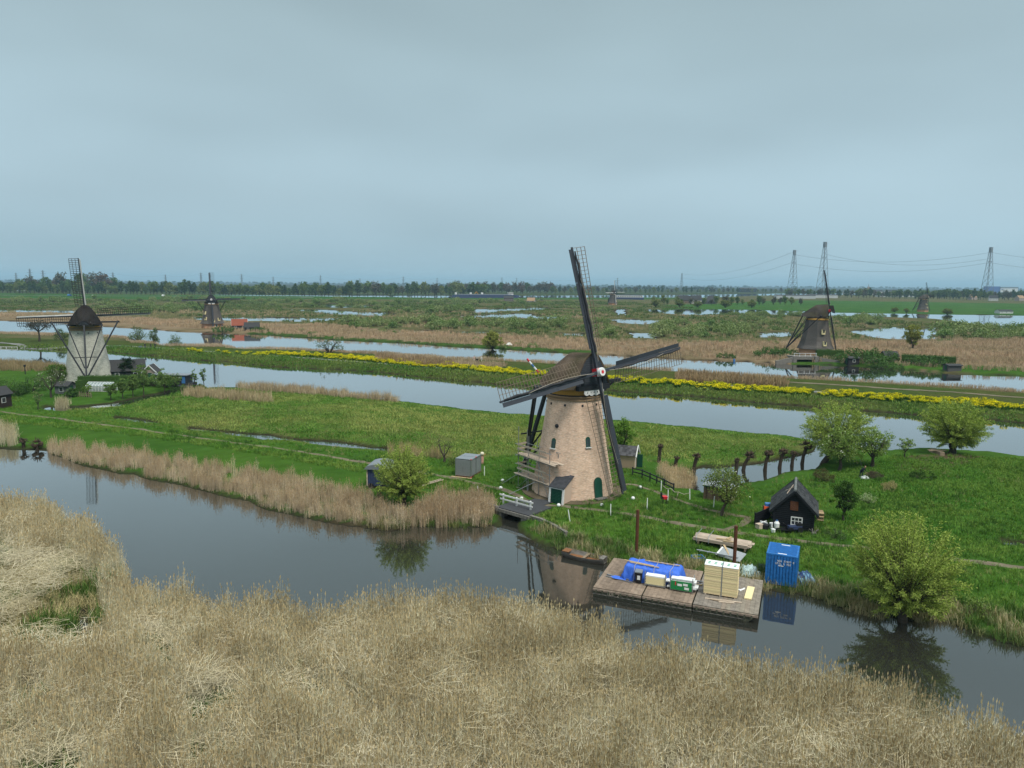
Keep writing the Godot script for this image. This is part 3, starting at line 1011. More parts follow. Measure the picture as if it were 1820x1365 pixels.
func build_reeds_and_grass() -> void:
	var reed_near := reed_clump(11, 15, 0.42, 2.35, 0.022, 0.34, 0.55)
	var reed_flat := reed_clump(13, 16, 0.5, 1.05, 0.022, 0.75, 0.1)
	var reed_mid := reed_clump(17, 18, 0.55, 2.3, 0.04, 0.3, 0.4)
	var reed_far := reed_clump(19, 16, 1.3, 1.7, 0.13, 0.5, 0.0)
	var tuft := grass_tuft(23, 16, 0.28, 0.30, 0.026)
	var tuft_tall := grass_tuft(25, 18, 0.30, 0.62, 0.032)
	var tuft_wide := grass_tuft(27, 26, 0.9, 0.26, 0.06)
	var pale := Color(0.68, 0.65, 0.49)
	var brown := Color(0.49, 0.45, 0.31)
	var front := ring([-76.6, -78.7, -55.4, -75.6, -47.9, -72.4, -39.7, -66.0, -33.7, -59.4, -29.9, -53.6, -26.6, -52.3, -23.4, -51.1, -20.2, -49.7, -16.8, -50.1, -14.9, -48.8, -13.9, -47.0, -12.4, -49.0, -8.5, -49.9, -4.4, -50.5, -0.3, -50.0, 3.8, -48.7, 5.9, -46.5, 7.6, -44.9, 10.5, -42.9, 17.0, -41.1, 21.7, -39.4, 24.5, -36.4, 28.0, -33.0, 32.4, -30.2, 30.1, -26.5, 16.9, -23.9, 0.2, -22.4, -16.7, -23.6, -27.6, -28.9])
	var low := ring([-52.0, -57.3, -42.9, -59.9, -39.3, -61.3, -33.3, -55.5, -28.5, -48.9, -27.5, -44.9, -30.7, -43.5, -40.5, -44.0])
	var hollow := PackedVector2Array(low)
	var standing := []
	var lying := []
	for p in scatter(front, 11.0, 71, true, -0.4):
		if Geometry2D.is_point_in_polygon(p, hollow):
			lying.append(p)
		else:
			standing.append(p)
	var left := []
	var green_spots := []
	var right := []
	for p in standing:
		(left if p.x < -11.0 + 6.0 * noise_b.get_noise_2d(p.x, p.y) else right).append(p)
	for p in scatter(front, 7.0, 74):
		if p.x < -9.0:
			green_spots.append(p)
	field("reed_bed", "dry beige reeds filling most of the foreground bank", "reeds", reed_near, mats.reed, right, Vector2(0.8, 1.15), pale, brown, 78, 0.16, -0.52, 0.22)
	field("reed_bed", "thinner reeds mixed with green at the left of the foreground", "reeds", reed_near, mats.reed, left, Vector2(0.78, 1.15), pale, brown, 72, 0.16, -0.24, 0.26)
	field("flattened_reeds", "pale flattened reed tussocks round the small pool at left", "reeds", reed_flat, mats.reed, lying.slice(0, lying.size() / 2), Vector2(0.7, 1.1), Color(0.50, 0.44, 0.25), Color(0.36, 0.32, 0.17), 73, 0.3)
	field("green_undergrowth", "green grass growing through the foreground reeds", "grass", tuft_tall, mats.blade, green_spots, Vector2(1.1, 2.0), Color(0.075, 0.15, 0.03), Color(0.13, 0.19, 0.05), 72, 0.16, -0.14, 0.3, true)
	field("broken_reeds", "bleached broken stems lying across the foreground reeds", "reeds", broken_stems(), mats.reed, scatter(front, 0.75, 76, true, 2.5), Vector2(0.8, 1.25), Color(0.74, 0.69, 0.54), Color(0.62, 0.56, 0.40), 78, 0.16, -0.6)
	# reed fringe on the far bank of the near canal
	var fringe := ring([-68.5, -104.2, -66.3, -101.4, -60.4, -97.0, -53.6, -93.2, -47.5, -90.0, -39.0, -85.4, -30.3, -80.5, -27.3, -77.2, -25.1, -76.1, -20.7, -73.7, -15.6, -71.9, -12.4, -70.6, -9.7, -71.1, -9.9, -73.8, -13.2, -75.2, -17.1, -79.4, -23.6, -84.4, -33.5, -89.1, -42.5, -93.3, -51.6, -97.9, -60.9, -102.0, -66.9, -105.0])
	field("reed_fringe", "tall pale reed fringe along the near canal left of the willow", "reeds", reed_mid, mats.reed, scatter(fringe, 5.0, 81, true, -0.3), Vector2(0.5, 0.78), Color(0.62, 0.53, 0.40), Color(0.46, 0.375, 0.26), 82, 0.22, -0.30, 0.4)
	field("reed_fringe", "reed patch between the round willow and the culvert", "reeds", reed_mid, mats.reed, scatter(ring([-9.9, -70.8, -8.5, -71.2, -4.5, -71.3, -2.3, -72.4, -1.6, -75.2, -2.0, -77.6, -4.4, -79.4, -8.7, -78.0, -10.2, -75.4]), 5.5, 83, true, -0.2), Vector2(0.6, 0.85), Color(0.56, 0.46, 0.33), Color(0.44, 0.35, 0.24), 84, 0.2)
	field("reed_fringe", "low reeds at the left end of the near canal", "reeds", reed_mid, mats.reed, scatter(ring([-93.9, -106.2, -76.4, -105.4, -73.7, -105.1, -77.6, -110.8, -83.1, -114.9, -102.6, -116.4]), 3.0, 85, true, -0.2), Vector2(0.7, 1.0), pale, brown, 86)
	field("bank_grass", "straw and green tussocks on the bank behind the pontoon", "grass", tuft_tall, mats.blade, scatter(ring([1.3, -71.5, 4.9, -65.2, 8.8, -62.4, 12.1, -61.4, 16.5, -58.7, 20.6, -56.7, 23.8, -55.5, 25.9, -53.1, 27.8, -51.6, 32.7, -51.3, 33.4, -49.8, 34.3, -48.6, 38.5, -46.8, 43.1, -43.3, 46.8, -47.3, 41.8, -51.0, 37.1, -52.8, 33.2, -55.3, 27.8, -57.3, 23.8, -59.0, 19.4, -60.5, 14.9, -62.6, 9.3, -66.8, 5.2, -69.0]), 7.0, 87, true, -0.2), Vector2(0.8, 1.5), Color(0.44, 0.37, 0.23), Color(0.08, 0.16, 0.035), 88, 0.25)
	field("bank_grass", "coarse grass edging the canal right of the culvert", "grass", tuft_tall, mats.blade, scatter(ring([-15.4, -71.2, -11.8, -69.9, -4.5, -71.1, -2.2, -72.3, -2.3, -74.1, -15.8, -72.8]), 4.0, 89, true, -0.2), Vector2(0.8, 1.4), Color(0.07, 0.16, 0.03), Color(0.28, 0.22, 0.12), 90, 0.3)
	# grass of the yard, dike and meadows
	field("grass", "short green grass around the large brick mill and dike path", "grass", tuft, mats.blade, scatter(ring([-94.9, -123.5, -63.6, -112.8, -47.7, -105.3, -31.7, -97.1, -19.4, -90.1, -14.3, -85.5, -3.7, -78.9, 1.9, -71.8, 9.3, -66.2, 19.3, -60.2, 26.8, -55.1, 33.4, -51.2, 39.4, -48.0, 43.8, -44.1, 54.3, -55.6, 44.5, -59.8, 35.6, -63.2, 26.5, -66.3, 16.6, -70.4, 9.1, -74.4, 2.6, -76.5, -3.3, -83.9, -15.4, -91.9, -33.3, -102.2, -49.8, -110.0, -66.6, -118.2, -93.4, -129.6, -110.7, -138.6]), 5.0, 91, true, 0.8), Vector2(0.8, 1.6), Color(0.09, 0.22, 0.03), Color(0.19, 0.29, 0.06), 92, 0.15)
	field("grass", "mown green grass behind the dike path", "grass", tuft, mats.blade, scatter(ring([-1.9, -84.2, 9.3, -76.1, 16.9, -71.6, 26.7, -66.8, 35.9, -63.8, 45.2, -60.9, 51.7, -57.9, 83.3, -95.6, 72.7, -100.0, 56.6, -102.8, 43.2, -91.3, 36.8, -89.8, 22.2, -80.7, 17.2, -85.2, 15.2, -99.6, -0.7, -100.8, -8.3, -95.6, -17.0, -101.9, -53.8, -119.2, -108.0, -150.5, -125.6, -157.7, -95.8, -133.1, -68.1, -121.0, -34.2, -104.9, -15.8, -94.7]), 3.2, 93, true, 0.6), Vector2(0.7, 1.35), Color(0.085, 0.22, 0.028), Color(0.165, 0.265, 0.05), 94, 0.1)
	field("meadow_grass", "rough olive meadow between the dike and middle canal", "grass", tuft_wide, mats.blade, scatter(ring([-84.3, -133.5, -74.6, -163.2, -63.0, -164.8, -43.6, -158.1, -24.4, -147.6, -1.0, -133.8, 20.3, -127.5, 37.0, -119.3, 47.9, -113.5, 41.8, -102.6, 30.3, -97.0, 20.3, -101.2, 16.3, -107.1, 0.9, -103.6, -8.7, -99.5, -18.4, -106.2, -45.4, -116.8, -62.4, -124.9, -72.4, -128.8]), 1.3, 95, true, 0.4), Vector2(0.8, 1.5), Color(0.095, 0.235, 0.036), Color(0.31, 0.35, 0.11), 96, 0.03)
	field("field_grass", "long green grass on the right-hand field", "grass", tuft_wide, mats.blade, scatter(ring([41.7, -91.3, 51.6, -99.2, 72.7, -100.0, 82.1, -89.8, 53.6, -57.4, 45.2, -60.9, 36.3, -64.5, 32.5, -67.8]), 2.0, 97, true, 0.5), Vector2(0.7, 1.35), Color(0.068, 0.20, 0.028), Color(0.155, 0.26, 0.05), 98, 0.08)
	field("nettles", "dark clumps of nettles and weeds in the grass around the yard", "weeds", tuft_tall, mats.blade, scatter(ring([-52.6, -108.6, -14.6, -87.2, 2.4, -70.6, 19.4, -60.6, 33.6, -51.5, 43.1, -47.7, 76.5, -87.4, 69.5, -95.5, 49.4, -94.8, 35.3, -86.1, 21.1, -76.7, 13.1, -85.5, -3.6, -93.1, -25.1, -102.0, -56.7, -117.2]), 1.6, 161, true, 0.6), Vector2(0.5, 1.1), Color(0.045, 0.115, 0.022), Color(0.07, 0.15, 0.03), 162, 0.09, 0.16)
	field("dry_grass", "bleached dry grass scattered over the meadow and banks", "grass", tuft_tall, mats.blade, scatter(ring([-83.5, -124.0, -34.9, -126.1, -0.9, -120.0, 46.7, -110.5, 49.6, -95.2, 71.6, -90.2, 43.3, -47.9, 26.8, -55.1, 10.3, -66.2, -14.2, -85.0, -48.6, -107.2]), 0.45, 163, true, 0.6), Vector2(0.4, 0.8), Color(0.42, 0.38, 0.20), Color(0.30, 0.30, 0.13), 164, 0.07, 0.12)
	# pond reeds, ditch edges
	field("reed_patch", "small reed patch beside the pond and black fence", "reeds", reed_mid, mats.reed, scatter(ring([18.5, -90.0, 20.0, -92.3, 23.3, -92.1, 23.8, -90.2, 22.1, -86.3, 20.0, -84.0, 19.1, -85.9]), 4.5, 99, false), Vector2(0.6, 0.8), Color(0.64, 0.54, 0.37), Color(0.52, 0.43, 0.28), 100)
	field("reed_patch", "thin reeds behind the round willow by the ditch", "reeds", reed_mid, mats.reed, scatter(ring([-17.9, -102.5, -13.7, -101.6, -8.6, -98.8, -8.4, -97.2, -17.4, -99.5]), 2.2, 101, false), Vector2(0.6, 0.8), Color(0.46, 0.38, 0.22), Color(0.36, 0.30, 0.17), 102)
	# reeds along the middle canal
	var strip := reed_clump(121, 14, 0.8, 1.9, 0.07, 0.35, 0.0)
	field("reed_strip", "pale reed strip along the meadow edge of the middle canal", "reeds", strip, mats.reed, scatter(ring([-65.1, -168.6, -45.1, -163.4, -25.1, -151.6, -23.1, -148.0, -24.4, -147.3, -43.1, -156.0, -61.5, -162.5]), 1.6, 103, true, -1.0), Vector2(0.8, 1.0), Color(0.58, 0.48, 0.35), Color(0.48, 0.39, 0.27), 104)
	field("reed_strip", "separate pale reed patch on the meadow in front of the canal", "reeds", strip, mats.reed, scatter(ring([-72.9, -158.0, -64.3, -156.8, -52.0, -152.7, -49.6, -146.9, -57.2, -148.0, -69.5, -151.8]), 1.6, 105), Vector2(0.8, 1.05), Color(0.57, 0.48, 0.33), Color(0.48, 0.40, 0.26), 106)
	field("reed_strip", "pale reeds at the water behind the left mill garden", "reeds", strip, mats.reed, scatter(ring([-158.6, -208.3, -149.3, -209.0, -137.2, -205.6, -125.4, -199.6, -117.9, -189.9, -126.5, -189.4, -145.2, -190.5]), 1.3, 107, true, -1.0), Vector2(0.8, 1.1), Color(0.44, 0.36, 0.22), Color(0.34, 0.27, 0.16), 108)
	field("reed_tuft", "small clump of straw reeds by the garden ditch", "reeds", strip, mats.reed, scatter(ring([-91.3, -143.4, -89.3, -143.5, -86.9, -139.5, -88.9, -139.4]), 2.5, 109, false), Vector2(0.9, 1.1), pale, brown, 110)
	# both sides of the flower dike
	var dike := reed_clump(131, 12, 1.0, 1.8, 0.12, 0.4, 0.0)
	field("reed_strip", "reed belt on the far side of the flower dike", "reeds", dike, mats.reed, scatter(ring([-250, -330, -231, -325, -187, -316, -163, -305, -154, -289, -145, -274, -137, -274, -125, -261, -104, -261, -92, -251, -87, -254, -60.2, -247.9, -40.8, -236.2, -38.5, -222.7, -47.0, -222.0, -24.4, -207.3, -1.6, -202.1, -1.7, -210.3, -19.7, -227.4, -1.8, -223.9, 15.2, -215.9, 23.9, -210.7, 45.6, -200.2, 59.0, -192.6, 71.9, -186.6, 84.9, -183.1, 108.5, -174.5, 119.1, -166.1, 134.5, -156.4, 138.6, -161.3, 122.3, -170.7, 111.6, -179.6, 87.5, -188.7, 60.8, -198.7, 24.8, -218.1, -1.9, -232.2, -40.8, -247.5, -89, -265, -95, -259, -110, -275, -129, -270, -144, -287, -156, -294, -169, -318, -204, -343, -240, -339, -260, -344]), 0.75, 111, true, -0.4), Vector2(0.5, 0.75), Color(0.52, 0.42, 0.30), Color(0.42, 0.34, 0.23), 112, 0.03)
	field("reed_strip", "thick brown reed belt in front of the far canal at centre right", "reeds", dike, mats.reed, scatter(ring([43.9, -189.7, 56.3, -183.7, 67.5, -177.0, 64.9, -169.0, 52.5, -171.1, 40.9, -176.4]), 0.9, 113), Vector2(0.9, 1.3), Color(0.36, 0.28, 0.16), Color(0.30, 0.22, 0.13), 114)
	field("reed_strip", "thick brown reed belt beside the dike path at centre left", "reeds", dike, mats.reed, scatter(ring([-43.4, -232.7, -33.3, -223.1, -18.3, -211.7, -16.2, -201.9, -27.4, -205.2, -40.1, -214.6]), 0.9, 115), Vector2(0.9, 1.2), Color(0.36, 0.28, 0.18), Color(0.30, 0.22, 0.13), 116)
	field("dike_grass", "fresh green grass on the slopes of the flower dike", "grass", grass_tuft(141, 16, 1.0, 0.4, 0.13), mats.blade, scatter(ring([-190, -267, -145, -262, -80.2, -238.0, -34.4, -208.5, 13.0, -183.8, 50.2, -163.5, 70.3, -150.9, 99.0, -137.5, 111.2, -130.0, 103.8, -121.0, 92.4, -128.1, 66.4, -142.3, 47.0, -152.7, 12.1, -171.3, -31.8, -192.6, -70.4, -208.7, -138.4, -249.0, -184, -258]), 0.75, 117, true, 0.2), Vector2(0.8, 1.6), Color(0.095, 0.205, 0.035), Color(0.20, 0.26, 0.07), 118, 0.03)
	field("rapeseed", "bright yellow flowering band along the canal dike", "flowers", flower_clump(143), mats.petal, scatter(ring([-83.7, -234.7, -61.9, -225.7, -45.6, -215.4, -34.2, -207.3, -17.1, -197.5, -4.5, -188.4, 7.1, -182.3, 23.2, -173.8, 35.9, -168.7, 49.6, -161.4, 62.5, -155.5, 70.8, -152.1, 81.5, -145.4, 90.8, -141.8, 99.1, -137.7, 111.8, -129.6, 115.8, -134.3, 102.8, -143.0, 94.3, -147.4, 84.8, -151.3, 73.7, -158.6, 64.9, -161.4, 51.8, -168.7, 37.3, -175.7, 24.2, -181.2, 7.5, -190.4, -4.7, -198.4, -17.9, -207.0, -35.9, -217.8, -47.7, -225.1, -64.3, -234.5, -80.4, -238.8]), 0.95, 119), Vector2(0.6, 1.05), Color(1.15, 1.15, 1.1), Color(0.85, 0.95, 0.85), 120, 0.08, -0.45)
	field("rapeseed", "sparse yellow flowers at the left start of the dike band", "flowers", flower_clump(143), mats.petal, scatter(ring([-110.8, -246.2, -87.0, -236.3, -78.6, -233.2, -76.8, -227.9, -84.4, -229.1, -107.4, -238.4]), 0.4, 149), Vector2(0.6, 1.05), Color(1.15, 1.15, 1.1), Color(0.85, 0.95, 0.85), 150, 0.1, 0.05)
	# the marsh
	field("marsh_reeds", "wide tan reed land beyond the far canal", "reeds", reed_far, mats.reed, scatter(ring([-384, -466, -326, -461, -221, -412, -185, -389, -131, -351, -115, -341, -76, -314, -25, -290, -2, -279, 29, -261, 56.0, -246.9, 90.2, -235.1, 106.1, -229.6, 148.2, -207.7, 174.2, -194.5, 303, -342, 248, -349, 166, -327, 131, -330, 95, -313, 46, -314, -3, -343, -42, -354, -83, -394, -115, -422, -158, -421, -217, -457, -352, -497, -428, -519]), 0.16, 121, true, 2.0), Vector2(0.6, 0.95), Color(0.55, 0.41, 0.29), Color(0.46, 0.37, 0.25), 122, 0.02, -0.42)
	field("marsh_reeds", "tan reed fringes between the marsh pools", "reeds", reed_far, mats.reed, scatter(ring([-492, -597, -240, -604, -6, -657, 92, -627, 174, -577, 245, -535, 285, -403, 248, -349, 99, -326, -3, -351, -118, -433, -363, -513]), 0.03, 123, true, 3.0), Vector2(0.6, 1.0), Color(0.50, 0.39, 0.27), Color(0.28, 0.28, 0.13), 124, 0.01)
	field("marsh_scrub", "low green scrub covering the far marsh", "scrub", grass_tuft(151, 18, 2.0, 1.2, 0.45), mats.leaf, scatter(ring([-709, -824, -233, -966, 151, -1035, 201, -767, 272, -595, 285, -403, 250, -353, 131, -344, 48, -327, -3, -359, -85, -404, -192, -484, -402, -568, -511, -593]), 0.028, 125, true, 4.0), Vector2(0.6, 1.3), Color(0.085, 0.15, 0.045), Color(0.15, 0.19, 0.075), 126, 0.008, -0.12)
	# floating weed on the near canal and in the basin
	field("pond_weed", "brown and yellow weed floating in the culvert basin", "weed", weed_mesh(), mats.reed, water_spots(ring([-2.8, -72.1, -1.0, -72.3, 1.3, -70.6, 4.0, -67.9, 1.8, -68.5, -1.6, -70.7]), 3.5, 127), Vector2(0.6, 1.4), Color(0.17, 0.14, 0.045), Color(0.26, 0.21, 0.07), 128, 0.4, -0.2)
	field("pond_weed", "pale flecks of weed floating on the near canal", "weed", weed_mesh(), mats.reed, water_spots(ring([-48.0, -84.3, -25.1, -72.6, -0.4, -62.4, 6.6, -61.2, 6.5, -55.4, 18.5, -51.7, 29.9, -45.3, 27.5, -41.3, 7.8, -48.8, -9.0, -53.1, -30.0, -60.4]), 0.05, 129), Vector2(0.3, 0.9), Color(0.20, 0.20, 0.13), Color(0.16, 0.18, 0.07), 130, 0.06, 0.05)


func water_spots(poly: Array, per_m2: float, seed_: int) -> Array:
	var out := []
	for p in scatter(poly, per_m2, seed_, false):
		if sample(shore, p.x, p.y) < -0.3:
			out.append(p)
	return out


func weed_mesh() -> ArrayMesh:
	var r := RandomNumberGenerator.new()
	r.seed = 5
	var g := Geo.new()
	for i in 14:
		var a := r.randf() * TAU
		var p := Vector3(cos(a), 0, sin(a)) * r.randf() * 0.5
		var e := Vector3(cos(a * 3.0), 0, sin(a * 3.0)) * r.randf_range(0.06, 0.3)
		p.y = 0.012
		g.col = Color.WHITE * r.randf_range(0.6, 1.2)
		g.leaf(p, e, Vector3(-e.z, 0, e.x).normalized() * 0.07, Vector3(0, 0.006, 0))
	return g.mesh()


func broken_stems() -> ArrayMesh:
	var r := RandomNumberGenerator.new()
	r.seed = 29
	var g := Geo.new()
	for i in 34:
		var a := r.randf() * TAU
		var p := Vector3(r.randf_range(-1, 1), r.randf_range(1.1, 1.75), r.randf_range(-1, 1))
		var d := Vector3(cos(a), r.randf_range(-0.35, 0.35), sin(a)) * r.randf_range(0.7, 1.6)
		var s := d.cross(Vector3.UP).normalized() * 0.009
		var k := r.randf_range(0.75, 1.15)
		g.col = Color(k, k, k * 0.95)
		g.quad(p - d * 0.5 - s, p - d * 0.5 + s, p + d * 0.5 + s * 0.5, p + d * 0.5 - s * 0.5)
		var u := Vector3(0, 0.009, 0)
		g.quad(p - d * 0.5 - u, p - d * 0.5 + u, p + d * 0.5 + u * 0.5, p + d * 0.5 - u * 0.5)
	return g.mesh()


# ---------------------------------------------------------------- trees
func rand_dir(r: RandomNumberGenerator) -> Vector3:
	var z := r.randf_range(-1, 1)
	var a := r.randf() * TAU
	return Vector3(cos(a) * sqrt(1 - z * z), z, sin(a) * sqrt(1 - z * z))


func shade_leaf(r: RandomNumberGenerator, a: Color, b: Color) -> Color:
	var c := a.lerp(b, r.randf()) * r.randf_range(0.7, 1.3)
	c.a = 1.0
	return c


# a pollard willow: a stout trunk with a knotted head and a fan of long leafy shoots
func willow(label: String, at: Vector3, seed_: int, wide: float, tall: float, trunk: float, shoots: int, leaves: int, leaf_len: float, a: Color, b: Color, droop := 0.1, lean := Vector3.ZERO, thick := 0.4) -> Node3D:
	var r := RandomNumberGenerator.new()
	r.seed = seed_
	var t := thing("willow_tree", label, "tree", at)
	var g := Geo.new()
	var head := Vector3(0, trunk, 0) + lean
	g.tube([Vector3(0, -0.5, 0), Vector3(0, 0.1, 0) + lean * 0.1, head * 0.55, head], [thick * 1.25, thick, thick * 0.8, thick * 1.05], 9)
	for i in 7:
		g.ball(head + rand_dir(r) * thick * 0.7, Vector3.ONE * thick * r.randf_range(0.4, 0.7), 7, 5)
	var crown := Geo.new()
	for i in shoots:
		var d := rand_dir(r)
		d.y = maxf(d.y, -0.8)
		var reach := r.randf_range(0.68, 1.04)
		var end := Vector3(lean.x, tall * (0.54 - droop * 0.1), lean.z) + Vector3(d.x * wide * 0.5, d.y * tall * 0.47, d.z * wide * 0.5) * reach
		end.y = maxf(end.y, 0.25)
		var el := asin(clampf(d.y, -1, 1))
		var root := head + rand_dir(r) * thick * 0.6
		var mid := root.lerp(end, 0.5) + Vector3(0, (0.08 + 0.14 * cos(el)) * tall * 0.5, 0)
		var pts := []
		for k in 6:
			var s := k / 5.0
			pts.append(root.lerp(mid, s).lerp(mid.lerp(end, s), s))
		g.tube(pts, [0.045, 0.036, 0.028, 0.02, 0.013, 0.006], 4, false)
		for k in leaves:
			var s := lerpf(0.2, 1.0, pow(r.randf(), 0.5))
			if s < 0.16:
				continue
			var p := root.lerp(mid, s).lerp(mid.lerp(end, s), s)
			var side := rand_dir(r)
			p += side * r.randf() * (0.10 + 0.45 * s) * wide * 0.07
			var al := (side + (end - root).normalized() * 0.8 + Vector3(0, -0.35, 0)).normalized() * leaf_len * r.randf_range(0.6, 1.3)
			var across := al.cross(rand_dir(r)).normalized() * leaf_len * 0.3
			crown.col = shade_leaf(r, a, b)
			crown.leaf(p, al, across, Vector3(0, leaf_len * 0.05, 0))
	obj("trunk", g, mats.bark, t)
	obj("crown", crown, mats.leaf, t)
	return t


# a branching tree: trunk, limbs, twigs, and leaves gathered in clumps at the twig ends
func leafy_tree(called: String, label: String, at: Vector3, seed_: int, tall: float, wide: float, trunk: float, clumps: int, leaves: int, leaf_len: float, a: Color, b: Color, o := {}) -> Node3D:
	var r := RandomNumberGenerator.new()
	r.seed = seed_
	var t := thing(called, label, o.get("category", "tree"), at, 0.0, o.get("group", ""))
	var g := Geo.new()
	var th: float = o.get("thick", tall * 0.028)
	var lean: Vector3 = o.get("lean", Vector3.ZERO)
	var fork := Vector3(0, trunk, 0) + lean
	var flat: float = o.get("flat", 1.0)
	g.tube([Vector3(0, -0.3, 0), Vector3(r.randf_range(-th, th), trunk * 0.5, r.randf_range(-th, th)) + lean * 0.4, fork], [th * 1.35, th, th * 0.85], o.get("sides", 7))
	var crown := Geo.new()
	var mid := Vector3(0, (trunk * 0.75 + tall) * 0.5, 0) + lean
	var ry := (tall - trunk * 0.75) * 0.5
	var spots := []
	for i in clumps:
		var d := rand_dir(r)
		var k := pow(r.randf(), 0.4)
		var p := mid + Vector3(d.x * wide * 0.5, d.y * ry * flat, d.z * wide * 0.5) * k * r.randf_range(0.72, 1.0)
		# narrower at the top, a little uneven all round
		var up := clampf((p.y - mid.y) / ry, -1, 1)
		var pinch: float = 1.0 - o.get("pinch", 0.25) * maxf(up, 0.0)
		p.x = lean.x + (p.x - lean.x) * pinch
		p.z = lean.z + (p.z - lean.z) * pinch
		spots.append(p)
	var limbs: int = o.get("limbs", 6)
	var ends := []
	for i in limbs:
		var az := TAU * (i + r.randf() * 0.6) / limbs
		var e := fork + Vector3(cos(az) * wide * r.randf_range(0.15, 0.28), (tall - trunk) * r.randf_range(0.25, 0.6), sin(az) * wide * r.randf_range(0.15, 0.28))
		ends.append(e)
		g.tube([fork - Vector3(0, th, 0), fork.lerp(e, 0.5) + Vector3(cos(az), -0.2, sin(az)) * wide * 0.03, e], [th * 0.6, th * 0.42, th * 0.25], 5, false)
	for p in spots:
		var near: Vector3 = ends[0]
		for e in ends:
			if e.distance_squared_to(p) < near.distance_squared_to(p):
				near = e
		if o.get("twigs", true):
			g.tube([near, near.lerp(p, 0.5) + rand_dir(r) * wide * 0.04, p], [th * 0.22, th * 0.14, th * 0.06], 3, false)
		var cr: float = wide * o.get("clump", 0.12) * r.randf_range(0.7, 1.3)
		var tone := r.randf()
		for k in leaves:
			var q: Vector3 = p + rand_dir(r) * cr * sqrt(r.randf()) * Vector3(1, 0.75, 1)
			var al := (rand_dir(r) + (q - mid).normalized() * 0.6).normalized() * leaf_len * r.randf_range(0.6, 1.3)
			crown.col = shade_leaf(r, a.lerp(b, tone * 0.5), b)
			if o.has("bloom") and r.randf() < o.bloom:
				crown.col = Color(0.62, 0.64, 0.55)
			crown.leaf(q, al, al.cross(rand_dir(r)).normalized() * leaf_len * o.get("broad", 0.55), Vector3(0, leaf_len * 0.08, 0))
	obj(o.get("stem_name", "trunk"), g, mats.bark, t)
	if leaves > 0:
		obj(o.get("crown_name", "crown"), crown, mats.leaf, t)
	return t


# a multi-stemmed bush, foliage from the ground up
func bush(called: String, label: String, at: Vector3, seed_: int, wide: float, tall: float, clumps: int, leaves: int, leaf_len: float, a: Color, b: Color, o := {}) -> Node3D:
	var r := RandomNumberGenerator.new()
	r.seed = seed_
	var t := thing(called, label, "bush", at, 0.0, o.get("group", ""))
	var g := Geo.new()
	var crown := Geo.new()
	for i in clumps:
		var az := r.randf() * TAU
		var d := sqrt(r.randf()) * wide * 0.46
		var top := tall * sqrt(maxf(0.05, 1.0 - pow(d / (wide * 0.52), 2.0)))
		var p := Vector3(cos(az) * d, top * r.randf_range(0.25, 0.95), sin(az) * d)
		if i % 2 == 0:
			g.tube([Vector3(cos(az), 0, sin(az)) * d * 0.15, p * Vector3(0.5, 0.6, 0.5), p], [tall * 0.022, tall * 0.015, tall * 0.007], 3, false)
		var cr: float = minf(wide, tall) * o.get("clump", 0.2) * r.randf_range(0.7, 1.3)
		var tone := r.randf()
		for k in leaves:
			var q := p + rand_dir(r) * cr * sqrt(r.randf())
			q.y = maxf(q.y, 0.05)
			var al := (rand_dir(r) + Vector3(0, o.get("upright", 0.3), 0)).normalized() * leaf_len * r.randf_range(0.6, 1.3)
			crown.col = shade_leaf(r, a.lerp(b, tone * 0.6), b)
			crown.leaf(q, al, al.cross(rand_dir(r)).normalized() * leaf_len * o.get("broad", 0.5), Vector3(0, leaf_len * 0.08, 0))
	obj("stems", g, mats.bark, t)
	obj("foliage", crown, mats.leaf, t)
	return t


# a pollard freshly cut: crooked trunk with a knobbly head of stubs
func pollard(label: String, at: Vector3, seed_: int, tall: float, lean: Vector3, head: float) -> void:
	var r := RandomNumberGenerator.new()
	r.seed = seed_
	var t := thing("pollard_willow", label, "tree", at, 0.0, "")
	var g := Geo.new()
	g.col = Color(0.75, 0.72, 0.68)
	var top := Vector3(0, tall, 0) + lean
	g.tube([Vector3(0, -0.5, 0), lean * 0.25 + Vector3(0, tall * 0.4, 0), top], [0.30, 0.23, 0.27], 8)
	obj("trunk", g, mats.bark, t)
	var k := Geo.new()
	k.col = Color(1.0, 0.86, 0.74)
	for i in 9:
		var d := rand_dir(r)
		k.ball(top + Vector3(d.x * head * 0.75, d.y * head * 0.5 + 0.1, d.z * head * 0.75), Vector3.ONE * head * r.randf_range(0.25, 0.45), 7, 5)
	for i in 46:
		var d := rand_dir(r)
		d.y = d.y * 0.6 + 0.35
		var p := top + d.normalized() * head * 0.8
		k.col = Color(1.5, 1.25, 1.0) * r.randf_range(0.6, 1.2)
		k.tube([p, p + d.normalized() * head * r.randf_range(0.35, 0.8)], [0.045, 0.032], 5)
	obj("head", k, mats.bark, t)


